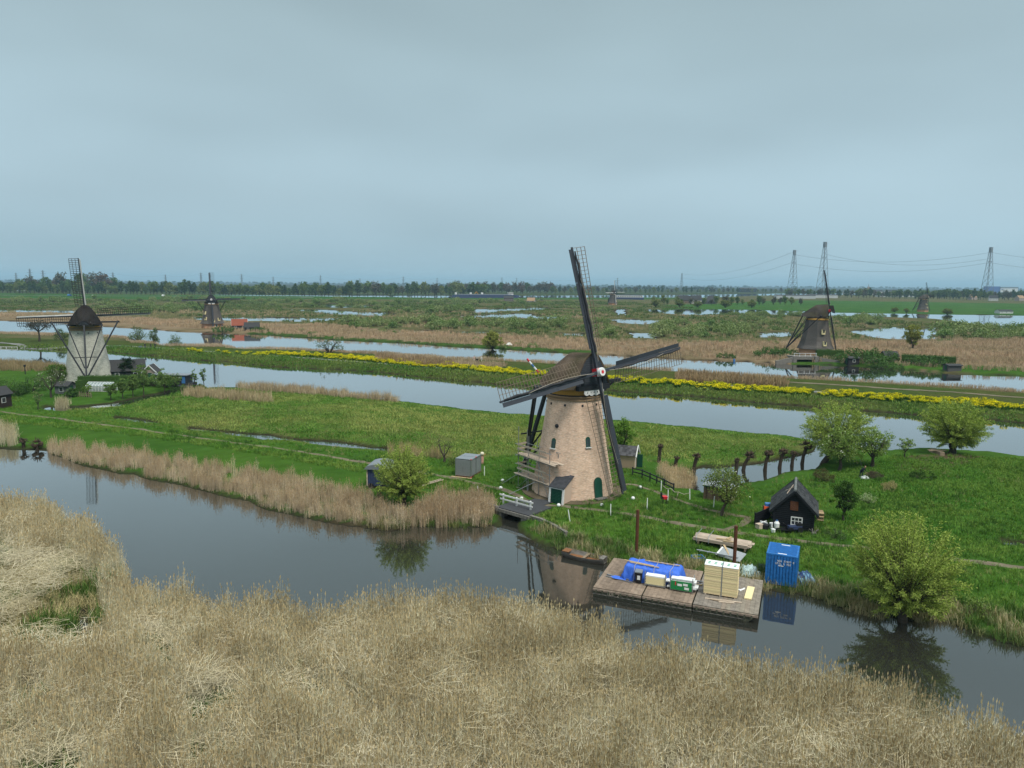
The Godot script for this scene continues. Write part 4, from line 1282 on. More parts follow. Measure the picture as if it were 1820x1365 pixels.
func build_trees() -> void:
	var y1 := Color(0.20, 0.28, 0.055)
	var y2 := Color(0.38, 0.45, 0.11)
	var g1 := Color(0.11, 0.19, 0.04)
	var g2 := Color(0.22, 0.30, 0.08)
	var d1 := Color(0.030, 0.075, 0.016)
	var d2 := Color(0.060, 0.115, 0.025)
	# around the yard
	willow("big round willow overhanging the canal at front right", spot(Vector2(29.60, -51.47)), 201, 8.4, 9.4, 1.1, 330, 125, 0.22, y1, y2, 0.35)
	willow("round yellow green willow in the reeds left of the white railing", spot(Vector2(-11.91, -76.92)), 202, 6.6, 7.0, 0.9, 280, 95, 0.21, y1, y2, 0.25)
	willow("broad yellow willow at the middle canal on the far right", spot(Vector2(65.09, -104.20)), 203, 9.8, 8.6, 1.3, 300, 110, 0.29, y1, y2, 0.3, Vector3.ZERO, 0.55)
	willow("tall loose willow with a crooked dark trunk beside the pond", spot(Vector2(44.05, -99.64)), 204, 10.5, 9.2, 2.6, 260, 90, 0.29, y1, y2, 0.2, Vector3(1.6, 0, 0.4), 0.42)
	leafy_tree("apple_tree", "full green tree right behind the pond, left of its twin", spot(Vector2(43.95, -94.27)), 205, 6.0, 5.6, 1.5, 120, 48, 0.24, g1, g2, {"bloom": 0.02, "thick": 0.2})
	leafy_tree("apple_tree", "green tree with a dark trunk, right of its twin by the pond", spot(Vector2(48.54, -94.73)), 206, 5.6, 5.6, 1.4, 90, 40, 0.24, g1, g2, {"bloom": 0.02, "thick": 0.2})
	leafy_tree("fruit_tree", "small thin fruit tree standing on the shore between two willows", spot(Vector2(55.98, -100.39)), 207, 3.1, 2.8, 0.9, 30, 26, 0.2, g1, g2, {"bloom": 0.03, "thick": 0.09})
	leafy_tree("pear_tree", "blossoming pear tree with a dark trunk beside the dike path", spot(Vector2(22.20, -73.34)), 208, 5.4, 5.6, 1.3, 95, 40, 0.2, g1, Color(0.16, 0.19, 0.045), {"bloom": 0.035, "thick": 0.17, "lean": Vector3(0.5, 0, -0.4), "limbs": 7})
	leafy_tree("plum_tree", "narrow dark green tree right of the black cottage", spot(Vector2(34.44, -72.02)), 209, 4.5, 3.0, 0.9, 85, 40, 0.22, d1, d2, {"thick": 0.1, "pinch": 0.6})
	leafy_tree("maple_tree", "bright green tree behind the large brick mill", spot(Vector2(16.03, -102.06)), 210, 5.6, 3.9, 1.0, 80, 44, 0.26, Color(0.08, 0.18, 0.026), Color(0.17, 0.29, 0.05), {"thick": 0.14, "pinch": 0.5})
	leafy_tree("bare_apple_tree", "bare crooked apple tree forking in two by the ditch", spot(Vector2(-9.18, -95.85)), 211, 4.3, 4.2, 0.9, 26, 0, 0.1, g1, g2, {"thick": 0.17, "limbs": 4})
	bush("bush", "small dark bush beside the steel site container", spot(Vector2(-7.73, -94.05)), 212, 1.9, 1.7, 30, 34, 0.16, d1, g2)
	bush("bush", "brown green round bush between pond and black cottage", spot(Vector2(39.03, -87.69)), 213, 2.8, 1.5, 34, 34, 0.16, Color(0.07, 0.075, 0.03), Color(0.12, 0.10, 0.05))
	bush("bush", "low dark bush in the right-hand field", spot(Vector2(51.86, -88.88)), 214, 3.4, 1.2, 34, 34, 0.18, d1, d2)
	bush("bush", "pale blossoming shrub beside the plum tree", spot(Vector2(40.17, -78.38)), 215, 2.2, 1.2, 22, 30, 0.14, g2, Color(0.35, 0.4, 0.25))
	bush("bush", "small twiggy bush on the canal bank right of the willow", spot(Vector2(35.37, -51.97)), 216, 1.6, 1.9, 14, 22, 0.16, g1, g2, {"clump": 0.28})
	bush("bush", "grey green shrub at the foot of the front right willow's path", spot(Vector2(31.32, -66.94)), 217, 2.0, 0.9, 22, 30, 0.14, d2, Color(0.10, 0.15, 0.06))
	bush("dry_shrub", "dry brown bramble beside the curved-roof wagon", spot(Vector2(-14.93, -78.52)), 218, 3.6, 1.5, 40, 20, 0.22, Color(0.14, 0.095, 0.06), Color(0.20, 0.14, 0.085), {"broad": 0.15})
	bush("dry_shrub", "dead straw tuft in the right-hand field", spot(Vector2(45.03, -83.65)), 219, 1.7, 1.2, 30, 26, 0.4, Color(0.38, 0.32, 0.17), Color(0.46, 0.40, 0.22), {"broad": 0.08, "upright": 1.2})
	bush("dry_shrub", "pile of cut brushwood beside the stooping figure", spot(Vector2(46.05, -89.24)), 220, 2.2, 0.8, 26, 24, 0.6, Color(0.12, 0.10, 0.07), Color(0.2, 0.17, 0.12), {"broad": 0.05, "upright": 0.0})
	# cut pollards along the pond and the two by the left canal
	var pl := [
		["slender cut pollard, first in the row right of the mill", Vector2(20.41, -97.51), 1.75, Vector3(0.15, 0, 0), 0.34],
		["short stump of a pollard behind the reed patch", Vector2(22.33, -95.99), 0.95, Vector3(0.2, 0, 0), 0.3],
		["straight cut pollard above the left end of the pond", Vector2(24.42, -94.22), 1.7, Vector3(0.35, 0, 0), 0.45],
		["small low pollard head left of the leaning pollard", Vector2(30.77, -96.28), 0.9, Vector3(0.05, 0, 0), 0.3],
		["pollard leaning far right with a broad bristly head", Vector2(31.61, -95.99), 1.5, Vector3(0.85, 0, 0), 0.62],
		["upright pollard at the middle of the pond bank", Vector2(34.63, -96.10), 1.7, Vector3(0.4, 0, 0), 0.55],
		["pollard with a dark forked head by the pond narrows", Vector2(37.12, -97.44), 1.65, Vector3(0.45, 0, 0), 0.55],
		["thin pollard standing low at the water", Vector2(39.23, -98.48), 1.25, Vector3(0.2, 0, 0), 0.45],
		["largest headed pollard next to the crooked willow", Vector2(41.20, -99.87), 1.9, Vector3(0.55, 0, 0), 0.72],
		["knobbly pollard stump in the canal at far left", Vector2(-72.68, -105.13), 0.7, Vector3(0.05, 0, 0), 0.5],
		["wide bristly pollard stump beside the reed fringe at left", Vector2(-70.24, -104.48), 0.55, Vector3(0, 0, 0), 0.75],
	]
	for i in pl.size():
		var at := spot(pl[i][1])
		at.y = maxf(at.y, -0.85)
		pollard(pl[i][0], at, 230 + i, pl[i][2] * 1.25, pl[i][3], pl[i][4])



# ---------------------------------------------------------------- windmills
func tower_radius(h: float) -> float:
	return 3.05 + 1.75 * pow(maxf(0.0, 1.0 - h / 11.45), 1.15)


# local frame of a mill: its sails face +Z, base at the origin
func mill(label: String, at: Vector3, o: Dictionary) -> Node3D:
	var t := thing("windmill", label, "windmill", at, deg_to_rad(o.yaw))
	var fine: bool = o.get("fine", false)
	var s: float = o.get("size", 1.0)
	var h1: float = o.get("body", 11.45) * s
	if o.get("brick", false):
		brick_tower(t, s, o)
	else:
		thatch_body(t, s, o)
	cap(t, h1, s, o)
	var hub_h: float = o.get("hub", 14.3)
	var fwd: float = o.get("forward", 3.9)
	sails(t, Vector3(0, hub_h, fwd), o, s, fine)
	tail(t, h1, s, o)
	return t


func brick_tower(t: Node3D, s: float, o: Dictionary) -> void:
	var g := Geo.new()
	var prof := []
	for i in 24:
		var h := 11.05 * i / 23.0
		prof.append(Vector2(tower_radius(h) * s, h * s))
	g.lathe(prof, 48)
	# weathering: damp grey foot, pale repairs and long water streaks below the cap
	var f := FastNoiseLite.new()
	f.seed = 17
	f.frequency = 0.35
	f.fractal_octaves = 4
	var base: Color = o.get("tone", Color(1, 1, 1))
	for i in g.v.size():
		var p := g.v[i] / s
		var a := atan2(p.x, p.z)
		var streak := f.get_noise_2d(a * 9.0, p.y * 0.25)
		var patch := f.get_noise_3d(p.x * 0.8, p.y * 0.9, p.z * 0.8)
		var k := 1.0 + streak * 0.24 + patch * 0.26
		var grey := clampf(patch * 1.4 - 0.1, 0.0, 0.5)
		g.c[i] = (base * k).lerp(Color(0.62, 0.62, 0.6), grey)
	obj("tower", g, o.get("brick_mat", mats.brick), t)
	var m := Geo.new()
	m.lathe([Vector2(3.05, 11.02) * s, Vector2(3.22, 11.05) * s, Vector2(3.24, 11.15) * s, Vector2(3.08, 11.2) * s, Vector2(3.06, 11.38) * s, Vector2(3.26, 11.41) * s, Vector2(3.28, 11.54) * s, Vector2(2.9, 11.58) * s], 48)
	obj("cornice", m, mats.moulding, t)
	var d := Geo.new()
	d.lathe([Vector2(3.0, 11.57) * s, Vector2(3.17, 11.58) * s, Vector2(3.17, 11.68) * s, Vector2(2.9, 11.70) * s], 48)
	obj("curb_track", d, mats.tarred, t)
	var y := Geo.new()
	y.lathe([Vector2(3.06, 11.69) * s, Vector2(3.10, 12.1) * s, Vector2(3.0, 12.45) * s, Vector2(2.5, 12.47) * s], 48)
	obj("curb_board", y, mats.ochre, t)
	for i in 10:
		var a := TAU * i / 10.0 + 0.2
		var p := Vector3(sin(a), 0, cos(a))
		simple_box("beam_hole", t, mats.tarred, p * (tower_radius(10.55) + 0.01) * s + Vector3(0, 10.55 * s, 0), Vector3(0.20, 0.24, 0.1) * s, Basis(Vector3.UP, a))  # solid dark blocks, their colour standing in for shade inside small holes


func thatch_body(t: Node3D, s: float, o: Dictionary) -> void:
	# a brick foot under an eight-sided thatched body that flares at the bottom
	var f := FastNoiseLite.new()
	f.seed = 23
	f.frequency = 0.5
	f.fractal_octaves = 3
	var b := Geo.new()
	b.lathe([Vector2(5.15, -1.5) * s, Vector2(5.0, 2.3) * s], 8, Vector3.ZERO, false)
	for i in b.v.size():
		b.c[i] = Color(0.85, 0.62, 0.52)
	obj("brick_foot", b, mats.brick, t)
	var g := Geo.new()
	var prof := [Vector2(4.9, 2.05), Vector2(5.75, 2.0), Vector2(5.68, 2.2), Vector2(5.1, 3.2), Vector2(4.68, 4.5), Vector2(4.3, 6.0), Vector2(3.95, 7.8), Vector2(3.62, 9.6), Vector2(3.4, 11.3), Vector2(3.0, 11.35)]
	for i in prof.size():
		prof[i] = prof[i] * s
	g.lathe(prof, 8, Vector3.ZERO, false)
	for i in g.v.size():
		var k := 0.9 + f.get_noise_3dv(g.v[i]) * 0.35
		g.c[i] = Color(0.24, 0.22, 0.205) * k
	obj("thatched_body", g, mats.thatch_brown, t)
	var y := Geo.new()
	y.lathe([Vector2(3.35, 11.32) * s, Vector2(3.4, 11.5) * s, Vector2(3.32, 11.9) * s, Vector2(2.8, 11.92) * s], 32)
	obj("curb_board", y, mats.ochre if o.get("fine", false) else mats.moulding, t)
	for w in o.get("windows", []):
		var a: float = deg_to_rad(w.x)
		var h: float = w.y * s
		var rr: float = lerpf(5.0, 3.5, clampf((w.y - 3.2) / 8.0, 0, 1)) * s * 0.985
		var win := pivot("window", t, Vector3(sin(a) * rr, h, cos(a) * rr), Basis(Vector3.UP, a))
		simple_box("surround", win, mats.panel_cream, Vector3(0, 0, 0.02), Vector3(1.05, 1.5, 0.7) * s)
		simple_box("pane", win, mats.glass_dark, Vector3(0, 0.1 * s, 0.38 * s), Vector3(0.6, 0.75, 0.08) * s)
		simple_box("hood", win, mats.tarred, Vector3(0, 0.62 * s, 0.36 * s), Vector3(0.9, 0.3, 0.12) * s)
	for i in 4:
		var a := TAU * (i + 0.5) / 8.0 + deg_to_rad(o.get("door_turn", 0.0))
		var d := pivot("door" if i % 2 == 0 else "window", t, Vector3(sin(a), 0, cos(a)) * 4.75 * s + Vector3(0, 0.9 * s, 0), Basis(Vector3.UP, a))
		simple_box("frame", d, mats.white_paint, Vector3.ZERO, Vector3(1.1, 1.7 if i % 2 == 0 else 1.1, 0.1) * s)
		simple_box("panel", d, mats.green_paint, Vector3(0, 0, 0.06 * s), Vector3(0.86, 1.5 if i % 2 == 0 else 0.8, 0.06) * s)


# the turning cap: thatch hull, boarded gable, wooden skirt
func cap(t: Node3D, h0: float, s: float, o: Dictionary) -> void:
	var c := pivot("cap", t)
	var f := FastNoiseLite.new()
	f.seed = 61
	f.frequency = 0.9
	f.fractal_octaves = 4
	# stations from the front gable to the tail: z, half width, height above eaves, eaves height
	var st := [[3.05, 2.75, 4.15, 0.62], [1.8, 3.1, 4.2, 0.45], [0.4, 3.3, 4.2, 0.35], [-0.5, 3.28, 4.1, 0.35], [-0.9, 3.22, 3.85, 0.35], [-2.2, 2.9, 2.85, 0.40], [-3.4, 2.35, 1.85, 0.5], [-4.3, 1.7, 1.15, 0.6], [-4.75, 1.2, 0.8, 0.65]]
	var n := 18
	var rows := []
	for i in st.size():
		var row := PackedVector3Array()
		for j in n + 1:
			var phi := lerpf(-PI / 2, PI / 2, float(j) / n)
			var q := absf(phi) / (PI / 2)
			var x: float = signf(phi) * st[i][1] * pow(q, 0.86)
			var y: float = st[i][3] + (1.0 - pow(q, 1.7)) * st[i][2]
			var w := f.get_noise_3d(x * 1.5, y * 1.5, st[i][0] * 1.5) * 0.08
			row.append(Vector3(x + sin(phi) * w, y * 0.96 + 0.42 + h0 + w * cos(phi), st[i][0]) * Vector3(s, 1, s))
		# scale heights too
		for j in n + 1:
			row[j].y = h0 + (row[j].y - h0) * s
		rows.append(row)
	var g := Geo.new()
	g.sheet(rows)
	# underside, a hand's breadth in
	var tone: Color = o.get("cap_tone", Color(0.30, 0.225, 0.17))
	var inner := []
	for row in rows:
		var q := PackedVector3Array()
		for p in row:
			q.append(Vector3(p.x * 0.93, h0 + (p.y - h0) * 0.95 + 0.02, p.z * 0.985 + (-0.05 if p.z < 0 else -0.02)))
		q.reverse()
		inner.append(q)
	g.sheet(inner)
	for i in rows.size() - 1:
		g.quad(rows[i][0], inner[i][n], inner[i + 1][n], rows[i + 1][0])
		g.quad(inner[i][0], rows[i][n], rows[i + 1][n], inner[i + 1][0])
	for j in n:
		g.quad(rows[0][j], rows[0][j + 1], inner[0][n - j - 1], inner[0][n - j])
	for i in g.v.size():
		var p := g.v[i]
		var k := 0.85 + f.get_noise_3d(p.x * 0.7, p.y * 0.7, p.z * 0.7) * 0.55
		var moss: float = clampf(f.get_noise_3d(p.x * 0.4 + 40.0, p.y * 0.4, p.z * 0.4) * 2.2, 0.0, 0.55) * o.get("moss", 1.0)
		g.c[i] = (tone * k).lerp(Color(0.15, 0.14, 0.075), moss)
		g.c[i].a = 1.0
	obj("thatch", g, mats.thatch_brown, c)
	# boarded tail end
	var e := Geo.new()
	var last: PackedVector3Array = inner[-1]
	for j in n:
		e.tri(last[j], last[j + 1], Vector3(0, h0 + 0.7 * s, last[0].z))
	obj("tail_boards", e, mats.tarred, c)
	# the skirt of boards between curb and thatch
	var k2 := Geo.new()
	var ring := []
	for i in 25:
		var a := TAU * i / 24.0
		ring.append(Vector3(sin(a) * 2.86, 0, cos(a) * (2.9 if cos(a) > 0 else 3.3)) * s)
	var lo := PackedVector3Array()
	var hi := PackedVector3Array()
	for p in ring:
		lo.append(p + Vector3(0, h0 + 0.34 * s, 0))
		hi.append(Vector3(p.x * 0.96, h0 + 1.5 * s, p.z * 0.96))
	k2.sheet([hi, lo])
	obj("skirt", k2, mats.old_wood, c)
	# front gable: horizontal boards set back under the thatch
	for b in 14:
		var y0 := 1.45 + b * 0.235
		var f2 := clampf((y0 - 1.02 + 0.12) / 4.0, 0.0, 0.985)
		var half: float = 2.75 * pow(pow(1.0 - f2, 1.0 / 1.7), 0.86) * 0.93 - 0.02
		var bd := Geo.new()
		bd.box(Vector3(0, h0 + y0 * s, 2.93 * s), Vector3(half * 2.0, 0.25, 0.07) * s, Basis(Vector3.RIGHT, 0.18))
		obj("gable_board", bd, mats.gable_paint, c)
	simple_box("wind_beam", c, mats.tarred, Vector3(0, h0 + 1.12 * s, 3.1 * s), Vector3(4.7, 0.55, 0.55) * s)
	for x in [-1.55, 1.55]:
		simple_box("gable_post", c, mats.tarred, Vector3(x, h0 + 1.75 * s, 3.06 * s), Vector3(0.3, 1.2, 0.28) * s)
	# scalloped white board under the shaft
	var w := Geo.new()
	var top := h0 + 0.84 * s
	var px := -1.5
	while px < 1.49:
		var q := px + 0.125
		var d0 := 0.38 + 0.16 * absf(sin(px * 4.2)) + 0.12 * cos(px * 1.1)
		var d1 := 0.38 + 0.16 * absf(sin(q * 4.2)) + 0.12 * cos(q * 1.1)
		var z0 := 3.32 * s
		w.quad(Vector3(px * s, top - d0 * s, z0), Vector3(q * s, top - d1 * s, z0), Vector3(q * s, top, z0), Vector3(px * s, top, z0))
		w.quad(Vector3(q * s, top - d1 * s, z0 - 0.06), Vector3(px * s, top - d0 * s, z0 - 0.06), Vector3(px * s, top, z0 - 0.06), Vector3(q * s, top, z0 - 0.06))
		w.quad(Vector3(px * s, top - d0 * s, z0 - 0.06), Vector3(q * s, top - d1 * s, z0 - 0.06), Vector3(q * s, top - d1 * s, z0), Vector3(px * s, top - d0 * s, z0))
		px = q
	obj("scalloped_board", w, mats.white_paint, c)
	if o.get("fine", false):
		# ornaments painted on the white board are raised strips
		for i in 5:
			simple_box("ornament", c, mats.tarred, Vector3((-1.0 + i * 0.5) * s, top - 0.24 * s, 3.335 * s), Vector3(0.06, 0.2, 0.03) * s, Basis(Vector3.BACK, 0.4 if i % 2 else -0.4))
	if o.get("tail_windows", false):
		for x in [-1, 1]:
			var win := pivot("hatch", c, Vector3(x * 0.95 * s, h0 + 1.3 * s, -4.25 * s), Basis(Vector3.RIGHT, 0.0))
			for k in 5:
				simple_box("frame_strip", win, mats.white_paint, Vector3((k - 2) * 0.22 * s, (0.16 if k % 2 else -0.12) * s, 0), Vector3(0.24, 0.10, 0.10) * s)


func sails(t: Node3D, hub: Vector3, o: Dictionary, s: float, fine: bool) -> void:
	var tilt := deg_to_rad(o.tilt)
	var u := Vector3(0, cos(tilt), -sin(tilt))
	var n := Vector3(0, sin(tilt), cos(tilt))
	var shaft := Geo.new()
	shaft.tube([hub - n * 4.0, hub - n * 0.5], [0.32, 0.36], 10)
	obj("windshaft", shaft, mats.tarred, t)
	var poll := pivot("poll_end", t, hub, Basis(Vector3.RIGHT, u, n))
	simple_box("casting", poll, mats.red_paint, Vector3(0, 0, -0.12), Vector3(0.86, 0.86, 0.95))
	simple_box("band", poll, mats.white_plain, Vector3(0, 0, 0.28), Vector3(0.92, 0.92, 0.14))
	var face := Geo.new()
	face.tube([Vector3(0, 0, 0.34), Vector3(0, 0, 0.58), Vector3(0, 0, 0.64)], [0.5, 0.5, 0.43], 18)
	obj("face", face, mats.white_plain, poll)
	var star := Geo.new()
	for i in 8:
		var a := TAU * i / 8.0
		var d := Vector3(cos(a), sin(a), 0)
		var e := Vector3(-sin(a), cos(a), 0)
		star.quad(Vector3(0, 0, 0.665), d * 0.13 + e * 0.06 + Vector3(0, 0, 0.66), d * 0.27 + Vector3(0, 0, 0.652), d * 0.13 - e * 0.06 + Vector3(0, 0, 0.66))
	obj("star", star, mats.red_paint if fine else mats.tarred, poll)
	var radius: float = o.get("radius", 14.0)
	var bars := 27
	for k in 4:
		var a: float = deg_to_rad(o.a) + k * PI / 2
		var y := u * cos(a) + Vector3.RIGHT * sin(a)
		var x := -u * sin(a) + Vector3.RIGHT * cos(a)
		var off := n * (0.08 if k % 2 else -0.18)
		var sail := pivot("sail", t, hub + off, Basis(x, y, n))
		var st := Geo.new()
		st.taper(Vector3(0, 0.25, 0), Vector3(0, radius, 0), 0.34, 0.36, 0.20, 0.16, Vector3.BACK)
		obj("stock", st, mats.stock_paint, sail)
		# windboard on the leading side, in three lengths
		for j in 3:
			var y0 := 2.7 + (radius - 2.9) * j / 3.0
			var y1 := 2.7 + (radius - 2.9) * (j + 1) / 3.0 - 0.03
			var wb := Geo.new()
			var tw := 0.30 - 0.08 * j
			var bx: float = -0.14 - o.get("board_w", 0.52) * 0.5
			wb.bar(Vector3(bx, y0, 0.10), Vector3(bx + 0.02, y1, 0.08), 0.04, o.get("board_w", 0.52) - 0.03 * j, Vector3(-cos(tw), 0, sin(tw)))
			obj("wind_board", wb, o.get("board_mat", mats.stock_paint), sail)
		# lattice: cross bars and three long laths, twisting flatter toward the tip
		var joined := Geo.new()
		var edge := []
		for i in bars:
			var yy := lerpf(2.7, radius - 0.12, i / float(bars - 1))
			var tw := lerpf(0.40, 0.06, i / float(bars - 1))
			var d := Vector3(cos(tw), 0, -sin(tw))
			var wide := 2.0
			edge.append([Vector3(0, yy, 0.02), d])
			var b := Geo.new() if fine else joined
			b.bar(Vector3(0, yy, 0.03) - d * 0.15, Vector3(0, yy, 0.03) + d * wide, o.get("bar", 0.05) if fine else 0.07, o.get("bar", 0.045), Vector3.UP)
			if fine:
				obj("lattice_bar", b, o.get("lattice_mat", mats.lattice), sail)
		for w in [0.68, 1.34, 1.98]:
			var l := Geo.new() if fine else joined
			for i in bars - 1:
				l.bar(edge[i][0] + edge[i][1] * w + Vector3(0, 0, 0.04), edge[i + 1][0] + edge[i + 1][1] * w + Vector3(0, 0, 0.04), o.get("bar", 0.055), o.get("bar", 0.045))
			if fine:
				obj("lattice_lath", l, o.get("lattice_mat", mats.lattice), sail)
		if not fine:
			obj("lattice", joined, mats.lattice_dark, sail)
		# the furled cloth bound along the stock
		if o.get("cloth", true):
			var cl := Geo.new()
			var pts := []
			var rad := []
			for i in 16:
				var q := i / 15.0
				pts.append(Vector3(0.16 + 0.05 * sin(q * 31.0), lerpf(2.2, radius - 0.5, q), 0.24 + 0.03 * cos(q * 23.0)))
				rad.append((0.12 + 0.02 * sin(q * 44.0)) * (0.55 if i == 15 else 1.0))
			cl.tube(pts, rad, 8)
			obj("furled_cloth", cl, mats.canvas, sail)
		if fine:
			var rp := Geo.new()
			var pts := []
			for i in 12:
				var q := i / 11.0
				pts.append(Vector3(0.05 + 1.1 * sin(q * PI) * 0.35, lerpf(1.2, radius * 0.75, q), 0.42 - 0.1 * q))
			rp.tube(pts, [0.022, 0.022, 0.022, 0.022, 0.022, 0.022, 0.022, 0.022, 0.022, 0.022, 0.022, 0.022], 4)
			obj("sail_rope", rp, mats.rope, sail)


func tail(t: Node3D, h1: float, s: float, o: Dictionary) -> void:
	var w := pivot("tail", t)
	var foot := Vector3(0, 1.7, -8.9 * s)
	var root := Vector3(0, h1 + 1.0 * s, -4.5 * s)
	var g := Geo.new()
	g.taper(root + (root - foot).normalized() * 1.4, foot - (root - foot).normalized() * 1.0, 0.34, 0.38, 0.36, 0.42)
	obj("tail_pole", g, mats.tarred, w)
	var lb := Geo.new()
	var ly := h1 + 1.25 * s
	lb.bar(Vector3(-6.6 * s, ly, 0.9 * s), Vector3(6.6 * s, ly, 0.9 * s), 0.32, 0.36)
	obj("long_beam", lb, mats.tarred, w)
	var sb := Geo.new()
	sb.bar(Vector3(-3.4 * s, h1 + 0.75 * s, -2.6 * s), Vector3(3.4 * s, h1 + 0.75 * s, -2.6 * s), 0.26, 0.28)
	obj("short_beam", sb, mats.tarred, w)
	for x in [-1, 1]:
		var b := Geo.new()
		b.bar(Vector3(6.35 * s * x, ly + 0.25, 0.7 * s), foot + Vector3(0.25 * x, 0.25, 0.1), 0.24, 0.24)
		obj("long_brace", b, mats.tarred, w)
		var c := Geo.new()
		c.bar(Vector3(3.25 * s * x, h1 + 0.85 * s, -2.7 * s), foot + (root - foot) * 0.18 + Vector3(0.25 * x, 0, 0), 0.18, 0.18)
		obj("short_brace", c, mats.tarred, w)
	var cb := Geo.new()
	var cy := foot.lerp(root, 0.38)
	cb.bar(cy + Vector3(-2.3 * s, 0, 0.3), cy + Vector3(2.3 * s, 0, 0.3), 0.14, 0.16)
	obj("cross_bar", cb, mats.tarred, w)
	var wh := Geo.new()
	for i in 10:
		var a0 := TAU * i / 10.0
		var a1 := TAU * (i + 1) / 10.0
		wh.bar(foot + Vector3(0.35, 0.2 + cos(a0) * 0.75, sin(a0) * 0.75), foot + Vector3(0.35, 0.2 + cos(a1) * 0.75, sin(a1) * 0.75), 0.07, 0.07)
		if i % 2 == 0:
			wh.bar(foot + Vector3(0.35, 0.2, 0), foot + Vector3(0.35, 0.2 + cos(a0) * 1.0, sin(a0) * 1.0), 0.06, 0.06)
	obj("capstan_wheel", wh, mats.tarred, w)


func arch_outline(w: float, h: float, n := 8) -> PackedVector2Array:
	var out := PackedVector2Array([Vector2(-w / 2, 0), Vector2(w / 2, 0)])
	for i in n + 1:
		var a := PI * i / n
		out.append(Vector2(cos(a) * w / 2, h - w / 2 + sin(a) * w / 2))
	return out


func slab(g: Geo, outline: PackedVector2Array, z0: float, z1: float) -> void:
	var idx := Geometry2D.triangulate_polygon(outline)
	for i in range(0, idx.size(), 3):
		var a := outline[idx[i]]
		var b := outline[idx[i + 1]]
		var c := outline[idx[i + 2]]
		if (b - a).cross(c - a) < 0:
			var k := b
			b = c
			c = k
		g.tri(Vector3(a.x, a.y, z1), Vector3(b.x, b.y, z1), Vector3(c.x, c.y, z1))
		g.tri(Vector3(a.x, a.y, z0), Vector3(c.x, c.y, z0), Vector3(b.x, b.y, z0))
	for i in outline.size():
		var a := outline[i]
		var b := outline[(i + 1) % outline.size()]
		g.quad(Vector3(a.x, a.y, z0), Vector3(b.x, b.y, z0), Vector3(b.x, b.y, z1), Vector3(a.x, a.y, z1))


func on_tower(t: Node3D, called: String, world_deg: float, h: float, yaw: float, out := 0.0) -> Node3D:
	var a := deg_to_rad(world_deg - yaw)
	var r := tower_radius(h) + out
	return pivot(called, t, Vector3(sin(a) * r, h, cos(a) * r), Basis(Vector3.UP, a))


